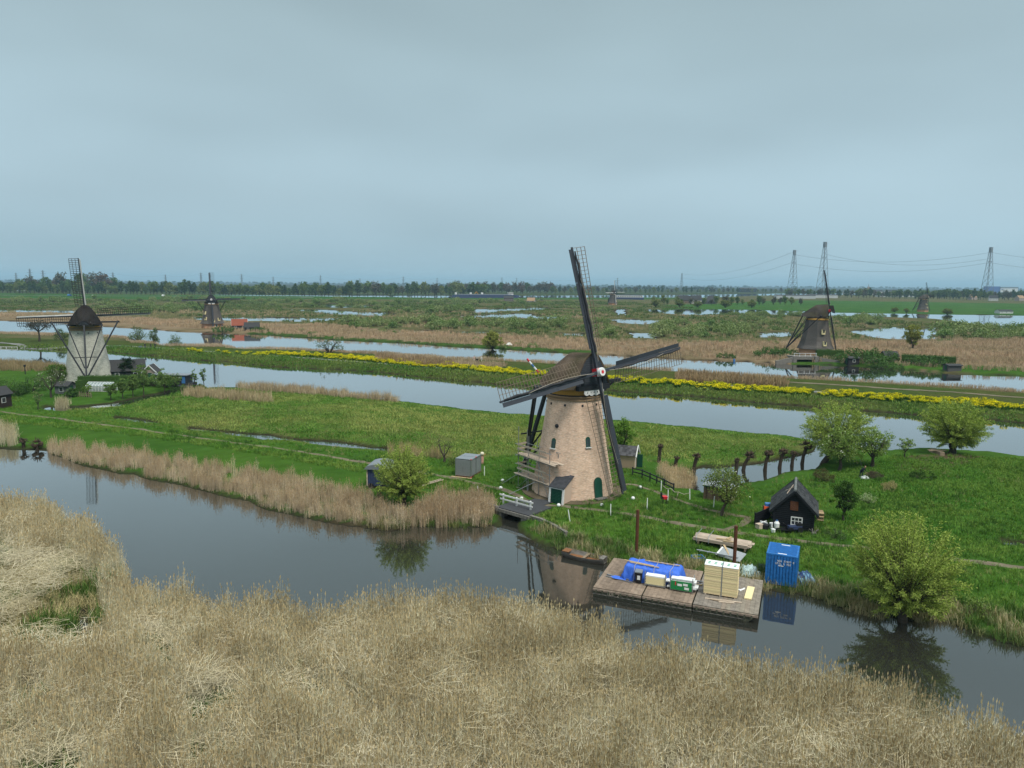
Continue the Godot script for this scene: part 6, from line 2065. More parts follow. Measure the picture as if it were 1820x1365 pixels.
# ---------------------------------------------------------------- the work pontoon and what stands on it
func build_pontoon() -> void:
	var r := RandomNumberGenerator.new()
	r.seed = 401
	var deck := -0.3
	var c0 := Vector2(6.66, -55.66)
	var c1 := Vector2(18.53, -50.87)
	var c3 := Vector2(9.50, -61.89)
	var long := c0.distance_to(c1)
	var wide := c0.distance_to(c3)
	var yaw := turn_to(c0, c1)
	var p := thing("work_pontoon", "flat rusty work pontoon moored along the canal bank", "pontoon", Vector3(c0.x, deck, c0.y), yaw)
	var cuts := [0.0, long * 0.315, long * 0.62, long]
	for i in 3:
		var x0: float = cuts[i] + 0.05
		var x1: float = cuts[i + 1] - 0.05
		var sec := pivot("section", p)
		var h := Geo.new()
		var last := i == 2
		var bx := x1 - (0.0 if not last else 1.0)
		h.quad(Vector3(x0, -1.0, 0), Vector3(bx, -1.0, 0), Vector3(x1, -0.06, 0), Vector3(x0, -0.06, 0))
		h.quad(Vector3(bx, -1.0, -wide), Vector3(x0, -1.0, -wide), Vector3(x0, -0.06, -wide), Vector3(x1, -0.06, -wide))
		h.quad(Vector3(x0, -1.0, -wide), Vector3(x0, -1.0, 0), Vector3(x0, -0.06, 0), Vector3(x0, -0.06, -wide))
		h.quad(Vector3(bx, -1.0, 0), Vector3(bx, -1.0, -wide), Vector3(x1, -0.06, -wide), Vector3(x1, -0.06, 0))
		h.quad(Vector3(x0, -0.061, 0), Vector3(x1, -0.061, 0), Vector3(x1, -0.061, -wide), Vector3(x0, -0.061, -wide))
		obj("hull", h, mats.hull, sec)
		simple_box("rubbing_strip", sec, mats.deck, Vector3((x0 + x1) / 2, -0.16, 0.05), Vector3(x1 - x0, 0.16, 0.1))
		simple_box("lower_strip", sec, mats.concrete, Vector3((x0 + bx) / 2, -0.52, 0.03), Vector3(bx - x0, 0.05, 0.06))
		# deck boards
		var n := int((x1 - x0) / 0.32)
		for k in n:
			var b := Geo.new()
			var tone := 0.85 + 0.35 * noise_b.get_noise_2d(x0 + k * 0.4, i * 9.0) + r.randf_range(-0.04, 0.04)
			b.col = Color(tone, tone * (0.97 if i < 2 else 1.12), tone * (0.92 if i < 2 else 1.2))
			b.box(Vector3(x0 + (k + 0.5) * (x1 - x0) / n, -0.03 + r.randf_range(0, 0.008), -wide / 2), Vector3((x1 - x0) / n - 0.012, 0.06, wide))
			obj("deck_board", b, mats.deck, sec)
		# fender blocks along the front edge
		for k in int((x1 - x0) / 0.5):
			simple_box("fender_block", sec, mats.hull, Vector3(x0 + 0.3 + k * 0.5, -0.25, 0.09), Vector3(0.12, 0.26, 0.12))
	lettering("ROM 2", 0.34, 0.02, mats.rope, p, Vector3(long * 0.135, -0.36, 0.075), Basis.IDENTITY)
	var up := Basis(Vector3.UP, yaw)
	# tarpaulin-covered stack
	var ta := Vector2(9.41, -57.29)
	var tb := Vector2(13.10, -56.57)
	var tl := 4.6
	var td := 2.0
	var th := 1.2
	var tarp := thing("tarpaulin_stack", "stack under a bright blue tarpaulin at the left of the pontoon", "covered stack", Vector3(ta.x, deck, ta.y), yaw + 0.0)
	var f := FastNoiseLite.new()
	f.seed = 19
	f.frequency = 1.1
	var rows := []
	var nu := 46
	var nv := 26
	for i in nu + 1:
		var row := PackedVector3Array()
		for j in nv + 1:
			var u := lerpf(-1.25, 1.25, float(i) / nu)
			var v := lerpf(-1.45, 1.45, float(j) / nv)
			var ou := maxf(absf(u) - 0.95, 0.0) / 0.3
			var ov := maxf(absf(v) - 0.95, 0.0) / 0.5
			var drop := clampf(maxf(ou, ov), 0.0, 1.0)
			var x := clampf(u, -0.97, 0.97) * tl / 2 + signf(u) * ou * 0.22
			var z := clampf(v, -0.97, 0.97) * td / 2 + signf(v) * ov * 0.2
			var fold := sin((u * 17.0 if ov > ou else v * 11.0) + f.get_noise_2d(u * 2.0, v * 2.0) * 4.0) * 0.15 * drop
			x += fold * (signf(u) if ou >= ov else 0.4)
			z += fold * (signf(v) if ov > ou else 0.4)
			var y := th * (1.0 - drop) + 0.04 * drop + f.get_noise_2d(u * 3.0, v * 3.0 + 7.0) * 0.13 * (1.0 - drop) + (-0.05 if absf(v) < 0.4 else 0.0)
			row.append(Vector3(x + tl / 2, maxf(y, 0.015 + 0.01 * absf(fold)), z - td / 2))
		rows.append(row)
	var tg := Geo.new()
	tg.sheet(rows)
	for i in tg.n.size():
		pass
	obj("tarpaulin", tg, mats.tarp_blue, tarp)
	simple_box("stack", tarp, mats.plank, Vector3(tl / 2, th * 0.45, -td / 2), Vector3(tl * 0.9, th * 0.85, td * 0.85))
	for q in [-1.4, 0.2, 1.5]:
		var rope := Geo.new()
		rope.tube([Vector3(tl / 2 + q, 0.1, 0.22), Vector3(tl / 2 + q, th + 0.1, -0.05), Vector3(tl / 2 + q + 0.1, th + 0.14, -td / 2), Vector3(tl / 2 + q, th + 0.1, -td + 0.05), Vector3(tl / 2 + q, 0.1, -td - 0.2)], [0.02, 0.02, 0.02, 0.02, 0.02], 5)
		obj("rope", rope, mats.rope, tarp)
	var cf := Geo.new()
	cf.sheet([PackedVector3Array([Vector3(-1.2, 0.03, 0.1), Vector3(-0.6, 0.14, 0.5), Vector3(0.2, 0.05, 0.35)]), PackedVector3Array([Vector3(-0.9, 0.08, -0.3), Vector3(-0.4, 0.2, 0.0), Vector3(0.3, 0.1, 0.1)])])
	obj("loose_corner", cf, mats.tarp_blue, tarp)
	for q in [["lath lying on the rear of the blue tarpaulin", Vector3(2.9, th + 0.10, -1.5), 2.9, -0.02], ["left lath on the blue tarpaulin, running to its left edge", Vector3(1.1, th + 0.10, -0.75), 2.6, -0.14], ["front lath on the blue tarpaulin, beside the left one", Vector3(1.6, th + 0.11, -0.5), 2.5, -0.10]]:
		var g := Geo.new()
		g.box(Vector3.ZERO, Vector3(q[2], 0.05, 0.12))
		var o := obj("timber_lath", g, mats.fresh_wood)
		o.transform = Transform3D(Basis(Vector3.UP, yaw + q[3]), tarp.transform * q[1])
		tag(o, q[0], "plank")
	# wheelie bin
	var wb := thing("wheelie_bin", "black wheeled bin with a white label in front of the blue tarpaulin", "bin", Vector3(Vector2(10.54, -56.52).x, deck, Vector2(10.54, -56.52).y), yaw + 0.08)
	var wg := Geo.new()
	wg.taper(Vector3(0, 0.08, 0), Vector3(0, 0.98, 0), 0.44, 0.46, 0.56, 0.60)
	obj("body", wg, mats.bin_black, wb)
	simple_box("lid", wb, mats.metal_grey, Vector3(0, 1.02, 0), Vector3(0.60, 0.08, 0.66), Basis(Vector3.RIGHT, 0.06))
	simple_box("label", wb, mats.white_plain, Vector3(0.02, 0.55, 0.275), Vector3(0.24, 0.36, 0.02), Basis(Vector3.RIGHT, 0.07))
	for x in [-0.24, 0.24]:
		var g := Geo.new()
		g.tube([Vector3(x - 0.03, 0.1, -0.22), Vector3(x + 0.03, 0.1, -0.22)], [0.1, 0.1], 10)
		obj("wheel", g, mats.bin_black, wb)
	# stillage of cream boards
	stillage("steel stillage filled with cream boards between bin and green board", Vector2(10.95, -55.97), deck, yaw, 1.65, 0.85, true)
	stillage("steel stillage with a green board and wrapped sheets", Vector2(12.83, -55.14), deck, yaw, 1.75, 0.85, false)
	# the tall stack of insulation panels
	var ia := Vector2(15.32, -54.44)
	var st := thing("panel_stack", "tall stack of cream insulation panels strapped on the pontoon", "panel stack", Vector3(ia.x, deck, ia.y), yaw)
	var pw := 2.55
	var pd := 1.15
	for x in [0.15, pw / 2, pw - 0.15]:
		simple_box("bearer", st, mats.plank, Vector3(x, 0.06, -pd / 2), Vector3(0.12, 0.11, pd))
	for i in 30:
		var g := Geo.new()
		var k := r.randf_range(0.9, 1.05)
		g.col = Color(k, k * (0.97 if i % 7 else 0.92), k * 0.98)
		g.box(Vector3(pw / 2 + r.randf_range(-0.012, 0.012), 0.155 + i * 0.078, -pd / 2 + r.randf_range(-0.012, 0.012)), Vector3(pw, 0.073, pd))
		obj("panel", g, mats.panel_cream, st)
	simple_box("cover_sheet", st, mats.white_plain, Vector3(pw / 2, 0.155 + 30 * 0.078 - 0.02, -pd / 2), Vector3(pw + 0.03, 0.03, pd + 0.03))
	for i in 5:
		for j in 2:
			simple_box("print", st, mats.green_print, Vector3(0.3 + i * 0.49, 0.155 + 30 * 0.078 + (0.0 if j else 0.001), -pd * (0.35 + 0.3 * j)), Vector3(0.20, 0.012, 0.16), Basis(Vector3.UP, 0.4))
	simple_box("strap", st, mats.metal_grey, Vector3(pw * 0.53, 1.25, 0.012), Vector3(0.07, 2.5, 0.02))
	simple_box("strap", st, mats.metal_grey, Vector3(pw * 0.53, 2.505, -pd / 2), Vector3(0.07, 0.02, pd + 0.05))
	# loose things on deck
	var loose := [
		["dark_profile", "dark grey steel profiles lying at the left front of the pontoon", [[Vector2(8.15, -58.09), Vector2(10.21, -56.74), 0.10, 0.09, mats.metal_grey], [Vector2(8.01, -57.73), Vector2(10.01, -56.39), 0.08, 0.08, mats.galvanised], [Vector2(8.42, -57.62), Vector2(8.49, -57.39), 0.1, 0.06, mats.fresh_wood]], "metal profiles"],
		["yellow_board", "yellow board lying at the right end of the pontoon", [[Vector2(18.53, -53.48), Vector2(19.52, -55.70), 0.55, 0.10, mats.panel_cream]], "board"],
		["plank_pile", "few grey planks in front of the tall panel stack", [[Vector2(15.23, -53.62), Vector2(17.86, -52.86), 0.16, 0.05, mats.plank], [Vector2(16.12, -53.03), Vector2(17.26, -52.75), 0.2, 0.06, mats.plank], [Vector2(15.58, -53.42), Vector2(16.66, -52.94), 0.14, 0.05, mats.old_wood]], "planks"],
		["pipe_bundle", "grey pipes lying between green board and panel stack", [[Vector2(14.98, -57.06), Vector2(15.84, -56.63), 0.1, 0.1, mats.galvanised], [Vector2(14.77, -56.60), Vector2(15.72, -56.18), 0.08, 0.08, mats.metal_grey], [Vector2(14.85, -56.16), Vector2(15.65, -56.06), 0.16, 0.08, mats.fresh_wood]], "pipes"],
	]
	for l in loose:
		var t := thing(l[0], l[1], l[3], Vector3.ZERO)
		for b in l[2]:
			var g := Geo.new()
			g.bar(Vector3(b[0].x, deck + b[3] * 0.6 + 0.005, b[0].y), Vector3(b[1].x, deck + b[3] * 0.6 + 0.02, b[1].y), b[2], b[3])
			obj("piece", g, b[4], t)
	var of := thing("plastic_offcuts", "crumpled white foil scraps right of the panel stack", "scraps", Vector3(Vector2(18.76, -55.15).x, deck, Vector2(18.76, -55.15).y))
	for i in 9:
		var g := Geo.new()
		var q := Vector3(r.randf_range(-0.5, 0.4), 0.04, r.randf_range(-0.4, 0.5))
		g.box(q, Vector3(r.randf_range(0.15, 0.5), 0.03, 0.13), Basis(Vector3.UP, r.randf() * TAU) * Basis(Vector3.RIGHT, r.randf_range(-0.5, 0.5)))
		obj("scrap", g, mats.white_plain, of)
	var oc := thing("orange_bucket", "orange plastic tub behind the right end of the tarpaulin", "tub", Vector3(Vector2(14.14, -58.33).x, deck, Vector2(14.14, -58.33).y))
	var og := Geo.new()
	og.lathe([Vector2(0.22, 0.0), Vector2(0.3, 0.55), Vector2(0.33, 0.57), Vector2(0.28, 0.56), Vector2(0.2, 0.05), Vector2(0.0, 0.04)], 14)
	obj("tub", og, mats.orange_plastic, oc)
	simple_box("rim_tape", oc, mats.white_plain, Vector3(0, 0.4, 0.27), Vector3(0.3, 0.08, 0.03))
	# two rusty mooring piles
	for q in [["rusty steel mooring pile behind the blue tarpaulin", Vector2(11.60, -63.74), 5.2], ["rusty steel mooring pile behind the panel stack", Vector2(19.48, -60.12), 5.0]]:
		var t := thing("mooring_pile", q[0], "pile", Vector3(q[1].x, -1.6, q[1].y), 0.0, "rusty mooring piles of the pontoon")
		var g := Geo.new()
		g.tube([Vector3.ZERO, Vector3(0, q[2] - 0.06, 0), Vector3(0.0, q[2], 0)], [0.15, 0.15, 0.135], 14)
		obj("pipe", g, mats.rust, t)
		var cg := Geo.new()
		cg.tube([Vector3(0, q[2] - 0.14, 0), Vector3(0, q[2] - 0.06, 0)], [0.165, 0.165], 14)
		obj("collar", cg, mats.rust, t)
	# punt
	var ba := Vector2(4.95, -64.41)
	var bb := Vector2(8.57, -62.31)
	var bl := ba.distance_to(bb)
	var boat := thing("punt", "old grey flat-bottomed punt moored at the bank left of the pontoon", "boat", Vector3(ba.x, -1.08, ba.y), turn_to(ba, bb))
	var hull := Geo.new()
	var ring := []
	for i in 9:
		var x := bl * i / 8.0
		var k := sin(PI * clampf(0.16 + 0.72 * i / 8.0, 0, 1))
		var hw := 0.35 + 0.42 * k
		var rise := 0.14 * pow(absf(i / 4.0 - 1.0), 2.0)
		ring.append(PackedVector3Array([Vector3(x, 0.48 + rise, -hw), Vector3(x, 0.46 + rise, -hw + 0.06), Vector3(x, 0.14 + rise, -hw + 0.16), Vector3(x, 0.12 + rise, 0), Vector3(x, 0.14 + rise, hw - 0.16), Vector3(x, 0.46 + rise, hw - 0.06), Vector3(x, 0.48 + rise, hw), Vector3(x, 0.0 + rise, hw - 0.12), Vector3(x, 0.0 + rise, -hw + 0.12), Vector3(x, 0.48 + rise, -hw)]))
	ring.reverse()
	hull.sheet(ring)
	for e in [[ring[0], 1], [ring[-1], -1]]:
		var c: Vector3 = (e[0][0] + e[0][6]) * 0.5 - Vector3(0, 0.2, 0)
		for j in 9:
			if e[1] > 0:
				hull.tri(e[0][j + 1], e[0][j], c)
			else:
				hull.tri(e[0][j], e[0][j + 1], c)
	mats.boat_wood.cull_mode = BaseMaterial3D.CULL_DISABLED
	obj("hull", hull, mats.boat_wood, boat)
	simple_box("bow_deck", boat, mats.boat_rust, Vector3(0.35, 0.6, 0), Vector3(0.7, 0.05, 0.86))
	simple_box("stern_seat", boat, mats.concrete, Vector3(bl - 0.25, 0.62, 0), Vector3(0.42, 0.06, 0.9))
	simple_box("floor_boards", boat, mats.boat_rust, Vector3(bl * 0.5, 0.22, 0.05), Vector3(bl * 0.7, 0.04, 0.75))
	simple_box("thwart", boat, mats.old_wood, Vector3(bl * 0.55, 0.46, 0), Vector3(0.25, 0.05, 1.4))


func stillage(label: String, at: Vector2, deck: float, yaw: float, w: float, d: float, cream: bool) -> void:
	var t := thing("stillage", label, "rack", Vector3(at.x, deck, at.y), yaw, "")
	for x in [0.0, w]:
		for z in [0.0, -d]:
			simple_box("post", t, mats.galvanised, Vector3(x, 0.62, z), Vector3(0.06, 1.24, 0.06))
	for z in [0.0, -d]:
		simple_box("rail", t, mats.galvanised, Vector3(w / 2, 0.14, z), Vector3(w, 0.08, 0.06))
	for x in [0.0, w]:
		simple_box("rail", t, mats.galvanised, Vector3(x, 0.16, -d / 2), Vector3(0.06, 0.08, d))
	if cream:
		for i in 7:
			simple_box("board", t, mats.white_plain if i == 6 else mats.panel_cream, Vector3(w / 2 + (0.02 if i % 2 else -0.015), 0.24 + i * 0.105, -d / 2), Vector3(w - 0.1, 0.10, d - 0.1))
			t.get_child(-1).get_active_material(0)
	else:
		simple_box("green_board", t, mats.board_green, Vector3(w / 2, 0.52, 0.05), Vector3(w - 0.1, 0.72, 0.05))
		for q in [Vector2(0.75, 0.6), Vector2(1.2, 0.66), Vector2(1.3, 0.36)]:
			simple_box("white_panel", t, mats.white_plain, Vector3(q.x, q.y, 0.082), Vector3(0.36, 0.18, 0.015))
		simple_box("red_tag", t, mats.red_paint, Vector3(0.42, 0.68, 0.082), Vector3(0.08, 0.3, 0.015))
		for i in 5:
			simple_box("wrapped_sheet", t, mats.white_plain, Vector3(w / 2 + 0.25 * sin(i * 2.3), 0.3 + i * 0.16, -d * 0.5 - 0.02 * i), Vector3(w + 0.55 - 0.12 * i, 0.1, d * 0.75), Basis(Vector3.UP, 0.08 * sin(i * 3.1)) * Basis(Vector3.BACK, 0.05 * cos(i * 1.9)))


# ---------------------------------------------------------------- container, cottage and clutter right of the mill
func build_garden_side() -> void:
	var r := RandomNumberGenerator.new()
	r.seed = 501
	# blue container
	var a := Vector2(21.32, -57.65)
	var b := Vector2(23.52, -56.65)
	var w := 2.45
	var d := 2.9
	var h := 2.6
	var c := thing("shipping_container", "short blue steel container on the bank beside the path", "container", spot(a, 0.05), turn_to(a, b))
	simple_box("body", c, mats.container_blue, Vector3(w / 2, h / 2, -d / 2), Vector3(w - 0.1, h - 0.06, d - 0.1))
	var n := 9
	for i in n:
		var x := 0.14 + (w - 0.28) * (i + 0.5) / n
		var g := Geo.new()
		g.taper(Vector3(x, 0.14, -0.03), Vector3(x, h - 0.14, -0.03), 0.17, 0.10, 0.17, 0.10, Vector3.BACK)
		obj("wall_rib", g, mats.container_blue, c)
		var k := Geo.new()
		k.box(Vector3(x, h / 2, -d + 0.03), Vector3(0.15, h - 0.28, 0.08))
		obj("wall_rib", k, mats.container_blue, c)
	for i in 10:
		for x in [0.03, w - 0.03]:
			simple_box("wall_rib", c, mats.container_blue, Vector3(x, h / 2, -0.2 - (d - 0.4) * i / 9.0), Vector3(0.08, h - 0.28, 0.16))
	for i in 11:
		simple_box("roof_rib", c, mats.container_blue, Vector3(w / 2, h - 0.02, -0.22 - (d - 0.44) * i / 10.0), Vector3(w - 0.3, 0.05, 0.13))
	for x in [0.07, w - 0.07]:
		for z in [-0.07, -d + 0.07]:
			simple_box("corner_post", c, mats.container_blue, Vector3(x, h / 2, z), Vector3(0.16, h, 0.16))
		simple_box("roof_rail", c, mats.container_blue, Vector3(x, h - 0.05, -d / 2), Vector3(0.13, 0.12, d - 0.3))
		simple_box("floor_rail", c, mats.container_blue, Vector3(x, 0.07, -d / 2), Vector3(0.13, 0.14, d - 0.3))
	for z in [-0.06, -d + 0.06]:
		simple_box("roof_rail", c, mats.container_blue, Vector3(w / 2, h - 0.05, z), Vector3(w - 0.3, 0.12, 0.13))
		simple_box("floor_rail", c, mats.container_blue, Vector3(w / 2, 0.07, z), Vector3(w - 0.3, 0.14, 0.13))
	lettering("WCU 37697 8", 0.20, 0.02, mats.white_plain, c, Vector3(w * 0.63, h - 0.52, 0.035), Basis.IDENTITY)
	lettering("UTIL 5 700", 0.20, 0.02, mats.white_plain, c, Vector3(w * 0.55, h - 0.76, 0.035), Basis.IDENTITY)
	simple_box("mark_strip", c, mats.white_plain, Vector3(w * 0.48, h - 0.93, 0.03), Vector3(0.42, 0.05, 0.02))
	for q in [[0.5, -0.3], [0.55, -d + 0.35]]:
		simple_box("roof_mark", c, mats.white_plain, Vector3(w * q[0], h + 0.012, q[1]), Vector3(0.7, 0.012, 0.12))
	# stacked planks and scaffold parts on the grass
	var sa := Vector2(17.37, -65.84)
	var sb := Vector2(22.00, -63.32)
	var sl := sa.distance_to(sb)
	var stack := thing("plank_stack", "long stack of weathered scaffold planks on the grass behind the pontoon", "plank stack", spot(sa, 0.05), turn_to(sa, sb))
	for lay in 4:
		for k in 6:
			var g := Geo.new()
			g.col = Color.WHITE * r.randf_range(0.75, 1.08)
			g.box(Vector3(sl / 2 + r.randf_range(-0.15, 0.15), 0.35 + lay * 0.075, 0.2 - k * 0.27), Vector3(sl - r.randf() * 0.4, 0.065, 0.25))
			obj("plank", g, mats.plank, stack)
	for x in [0.5, sl * 0.5, sl - 0.5]:
		simple_box("bearer", stack, mats.old_wood, Vector3(x, 0.16, -0.5), Vector3(0.15, 0.3, 1.7))
	for x in [0.35, sl * 0.28]:
		var g := Geo.new()
		g.tube([Vector3(x, 0.2, 0.36), Vector3(x, 0.95, 0.34), Vector3(x + 0.05, 0.95, -1.4)], [0.03, 0.03, 0.03], 5)
		obj("steel_hoop", g, mats.galvanised, stack)
	for q in [[Vector3(sl * 0.52, 0.75, -0.1), 1.3, 0.2], [Vector3(sl * 0.6, 0.80, -0.5), 0.8, 1.2], [Vector3(sl * 0.62, 0.70, 0.2), 1.0, 0.1]]:
		var g := Geo.new()
		g.box(q[0], Vector3(q[1], 0.08, 0.16), Basis(Vector3.UP, q[2]))
		obj("short_timber", g, mats.fresh_wood, stack)
	var fr := thing("scaffold_tubes", "grey scaffold frames lying in front of the plank stack", "frames", spot(Vector2(17.30, -64.06), 0.1), turn_to(sa, sb))
	for k in 4:
		var g := Geo.new()
		var z := 0.25 + k * 0.16
		g.tube([Vector3(0.1, 0.12 + k * 0.05, z), Vector3(3.8, 0.12 + k * 0.05, z + 0.1)], [0.05, 0.05], 6)
		obj("tube", g, mats.galvanised, fr)
	for k in 5:
		var g := Geo.new()
		g.tube([Vector3(0.4 + k * 0.7, 0.16, 0.1), Vector3(0.4 + k * 0.7, 0.2, 0.9)], [0.035, 0.035], 5)
		obj("tube", g, mats.galvanised, fr)
	var gs := thing("sheet_pile", "pale grey sheets leaning at the plank stack behind the rusty pile", "sheets", spot(Vector2(18.97, -62.97), 0.1), turn_to(sa, sb) - 0.3)
	for k in 2:
		simple_box("sheet", gs, mats.zinc_sheet if k else mats.white_plain, Vector3(0.95 + 0.2 * k, 0.30 + 0.05 * k, -0.2), Vector3(2.2, 0.04, 1.25), Basis(Vector3.RIGHT, 0.35) * Basis(Vector3.BACK, -0.04))
	var wd := thing("timber_offcut", "upright light timber leaning on the grey sheets", "plank", spot(Vector2(19.73, -62.43), 0.1), 0.0)
	var wg := Geo.new()
	wg.bar(Vector3(0, 0.2, 0.5), Vector3(-0.15, 0.75, -1.2), 0.18, 0.06)
	obj("timber", wg, mats.fresh_wood, wd)
	var bc := thing("blue_crate", "low blue wire crate in the grass left of the frames", "crate", spot(Vector2(16.36, -61.55)), 0.1)
	for x in [0.0, 1.0]:
		for z in [0.0, -0.8]:
			simple_box("post", bc, mats.blue_paint, Vector3(x, 0.25, z), Vector3(0.05, 0.55, 0.05))
		simple_box("bar", bc, mats.blue_paint, Vector3(x, 0.5, -0.4), Vector3(0.04, 0.04, 0.8))
	for z in [0.0, -0.8]:
		simple_box("bar", bc, mats.blue_paint, Vector3(0.5, 0.5, z), Vector3(1.0, 0.04, 0.04))
		simple_box("bar", bc, mats.blue_paint, Vector3(0.5, 0.25, z), Vector3(1.0, 0.04, 0.04))
	for q in [["crumpled pale green tarpaulin between panel stack and container", Vector2(20.68, -59.57), Color(0.42, 0.55, 0.55), 0.85, 1], ["dark rubbish bag at the left side of the container", Vector2(21.88, -60.11), Color(0.05, 0.055, 0.065), 0.6, 2], ["striped dark blue tarpaulin heap right of the container", Vector2(24.69, -58.07), Color(0.03, 0.06, 0.16), 0.95, 3]]:
		var hp := heap(q[3], q[4], q[2])
		hp.position = spot(q[1])
		tag(hp, q[0], "tarpaulin" if q[4] != 2 else "rubbish bag")
	# black cottage
	var ca := Vector2(26.36, -69.90)
	var cb := Vector2(29.93, -68.82)
	var cw := 3.7
	var cd := 4.6
	var co := thing("black_cottage", "black weatherboarded cottage with a steep dark shingle roof", "cottage", spot(ca, 0.02), turn_to(ca, cb) - 0.09)
	var eave := 2.1
	var ridge := 4.0
	for i in 20:
		var y := 0.1 + i * 0.195
		var half := cw / 2 if y < eave else cw / 2 * (1.0 - (y - eave) / (ridge - eave))
		if half < 0.12:
			continue
		for z in [0.0, -cd]:
			var g := Geo.new()
			var k := r.randf_range(0.75, 1.3)
			g.col = Color(k, k, k * 1.05)
			g.box(Vector3(cw / 2, y, z), Vector3(half * 2.0, 0.21, 0.05), Basis(Vector3.RIGHT, 0.16 if z == 0.0 else -0.16))
			obj("board", g, mats.weatherboard, co)
		if y < eave + 0.05:
			for x in [0.0, cw]:
				var g := Geo.new()
				g.col = Color.WHITE * r.randf_range(0.75, 1.3)
				g.box(Vector3(x, y, -cd / 2), Vector3(0.05, 0.21, cd), Basis(Vector3.BACK, 0.16 if x == 0.0 else -0.16))
				obj("board", g, mats.weatherboard, co)
	simple_box("core", co, mats.weatherboard, Vector3(cw / 2, eave / 2, -cd / 2), Vector3(cw - 0.12, eave, cd - 0.12))
	var roof := pivot("roof", co)
	var over := 0.42
	for side in [-1, 1]:
		var slope := atan2(ridge - eave, cw / 2)
		var run := (cw / 2 + over) / cos(slope)
		for row in 12:
			for q in 17:
				var t := (row + 0.5) / 12.0
				var g := Geo.new()
				var k := r.randf_range(0.55, 1.4)
				g.col = Color(0.064 * k, 0.070 * k, 0.074 * k)
				var lx := t * (cw / 2 + over)
				var ly := ridge + 0.06 - lx * tan(slope)
				g.box(Vector3(cw / 2 + side * lx, ly + r.randf_range(0, 0.015), 0.3 - (q + 0.5) * (cd + 0.5) / 17.0), Vector3(run / 12.0 + 0.07, 0.03, (cd + 0.5) / 17.0 - 0.015), Basis(Vector3.BACK, -side * (slope - 0.07)))
				obj("shingle", g, mats.shingle, roof)
		var dk := Geo.new()
		var p0 := Vector3(cw / 2, ridge - 0.03, 0.28)
		var p1 := Vector3(cw / 2 + side * (cw / 2 + over), ridge - 0.03 - (cw / 2 + over) * tan(slope), 0.28)
		var back := Vector3(0, 0, -cd - 0.52)
		dk.quad(p0, p1, p1 + back, p0 + back)
		dk.quad(p0 + back, p1 + back, p1, p0)
		obj("underside", dk, mats.tarred, roof)
		for z in [0.31, -cd - 0.24]:
			var bb := Geo.new()
			bb.bar(Vector3(p0.x, p0.y + 0.0, z), Vector3(p1.x, p1.y, z), 0.05, 0.22)
			obj("barge_board", bb, mats.weatherboard, roof)
	for i in 13:
		var g := Geo.new()
		g.col = Color(0.20, 0.215, 0.215) * r.randf_range(0.8, 1.15)
		g.tube([Vector3(cw / 2, ridge + 0.06, 0.3 - i * 0.39), Vector3(cw / 2, ridge + 0.07, 0.3 - (i + 1) * 0.39 - 0.03)], [0.15, 0.13], 8)
		obj("ridge_tile", g, mats.shingle, roof)
	var lg := Geo.new()
	lg.bar(Vector3(cw / 2 - 0.15, ridge + 0.2, -0.6), Vector3(cw / 2 - 0.9, ridge - 0.35, -1.0), 0.05, 0.05)
	lg.bar(Vector3(cw / 2 - 0.2, ridge + 0.18, -1.5), Vector3(cw / 2 - 0.75, ridge - 0.5, -0.4), 0.05, 0.05)
	obj("roof_ladder", lg, mats.plank, roof)
	var win := pivot("window", co, Vector3(cw * 0.58, 0.92, 0.08))
	simple_box("pane", win, mats.glass_dark, Vector3.ZERO, Vector3(0.95, 0.75, 0.03))
	for x in [-0.5, 0.5]:
		simple_box("frame", win, mats.white_paint, Vector3(x, 0, 0.03), Vector3(0.09, 0.86, 0.06))
	for y in [-0.39, 0.39]:
		simple_box("frame", win, mats.white_paint, Vector3(0, y, 0.028), Vector3(1.0, 0.09, 0.06))
	for x in [-0.165, 0.165]:
		simple_box("glazing_bar", win, mats.white_paint, Vector3(x, 0, 0.026), Vector3(0.05, 0.72, 0.04))
	simple_box("glazing_bar", win, mats.white_paint, Vector3(0, 0.02, 0.024), Vector3(0.92, 0.05, 0.04))
	simple_box("hatch", co, mats.rust, Vector3(cw * 0.5, 2.45, 0.07), Vector3(0.75, 0.9, 0.06))
	mats.rust.resource_name = "rust"
	simple_box("corner_post", co, mats.weatherboard, Vector3(0.0, 1.0, 0.03), Vector3(0.14, 2.0, 0.14))
	simple_box("corner_post", co, mats.weatherboard, Vector3(cw, 1.0, 0.03), Vector3(0.14, 2.0, 0.14))
	# slatted black fence at the cottage's left
	var fa := Vector2(24.76, -70.55)
	var fb := Vector2(27.07, -72.74)
	var fl := fa.distance_to(fb)
	var fence := thing("board_fence", "low black board fence joined to the cottage's left corner", "fence", spot(fa), turn_to(fa, fb))
	for i in 5:
		var g := Geo.new()
		g.col = Color.WHITE * r.randf_range(0.8, 1.3)
		g.box(Vector3(fl / 2, 0.2 + i * 0.24, 0), Vector3(fl, 0.22, 0.05))
		obj("board", g, mats.weatherboard, fence)
	for x in [0.05, fl - 0.05]:
		simple_box("post", fence, mats.weatherboard, Vector3(x, 0.65, -0.07), Vector3(0.12, 1.35, 0.1))
	# clutter before the cottage
	clutter("crate", "wooden crate lying before the black fence", Vector2(24.82, -69.53), mats.plank, Vector3(0.6, 0.45, 0.5), 0.4, "crate")
	clutter("foam_board", "white foam board leaning before the black fence", Vector2(25.45, -70.05), mats.white_plain, Vector3(0.9, 0.5, 0.1), 0.6, "board")
	clutter("dark_crate", "dark crate in the clutter before the black fence", Vector2(25.50, -69.54), mats.bin_black, Vector3(0.8, 0.4, 0.5), -0.5, "crate")
	clutter("tilted_panel", "tilted white panel at the right end of the clutter", Vector2(25.95, -69.39), mats.white_plain, Vector3(0.35, 0.6, 0.12), 0.3, "panel")
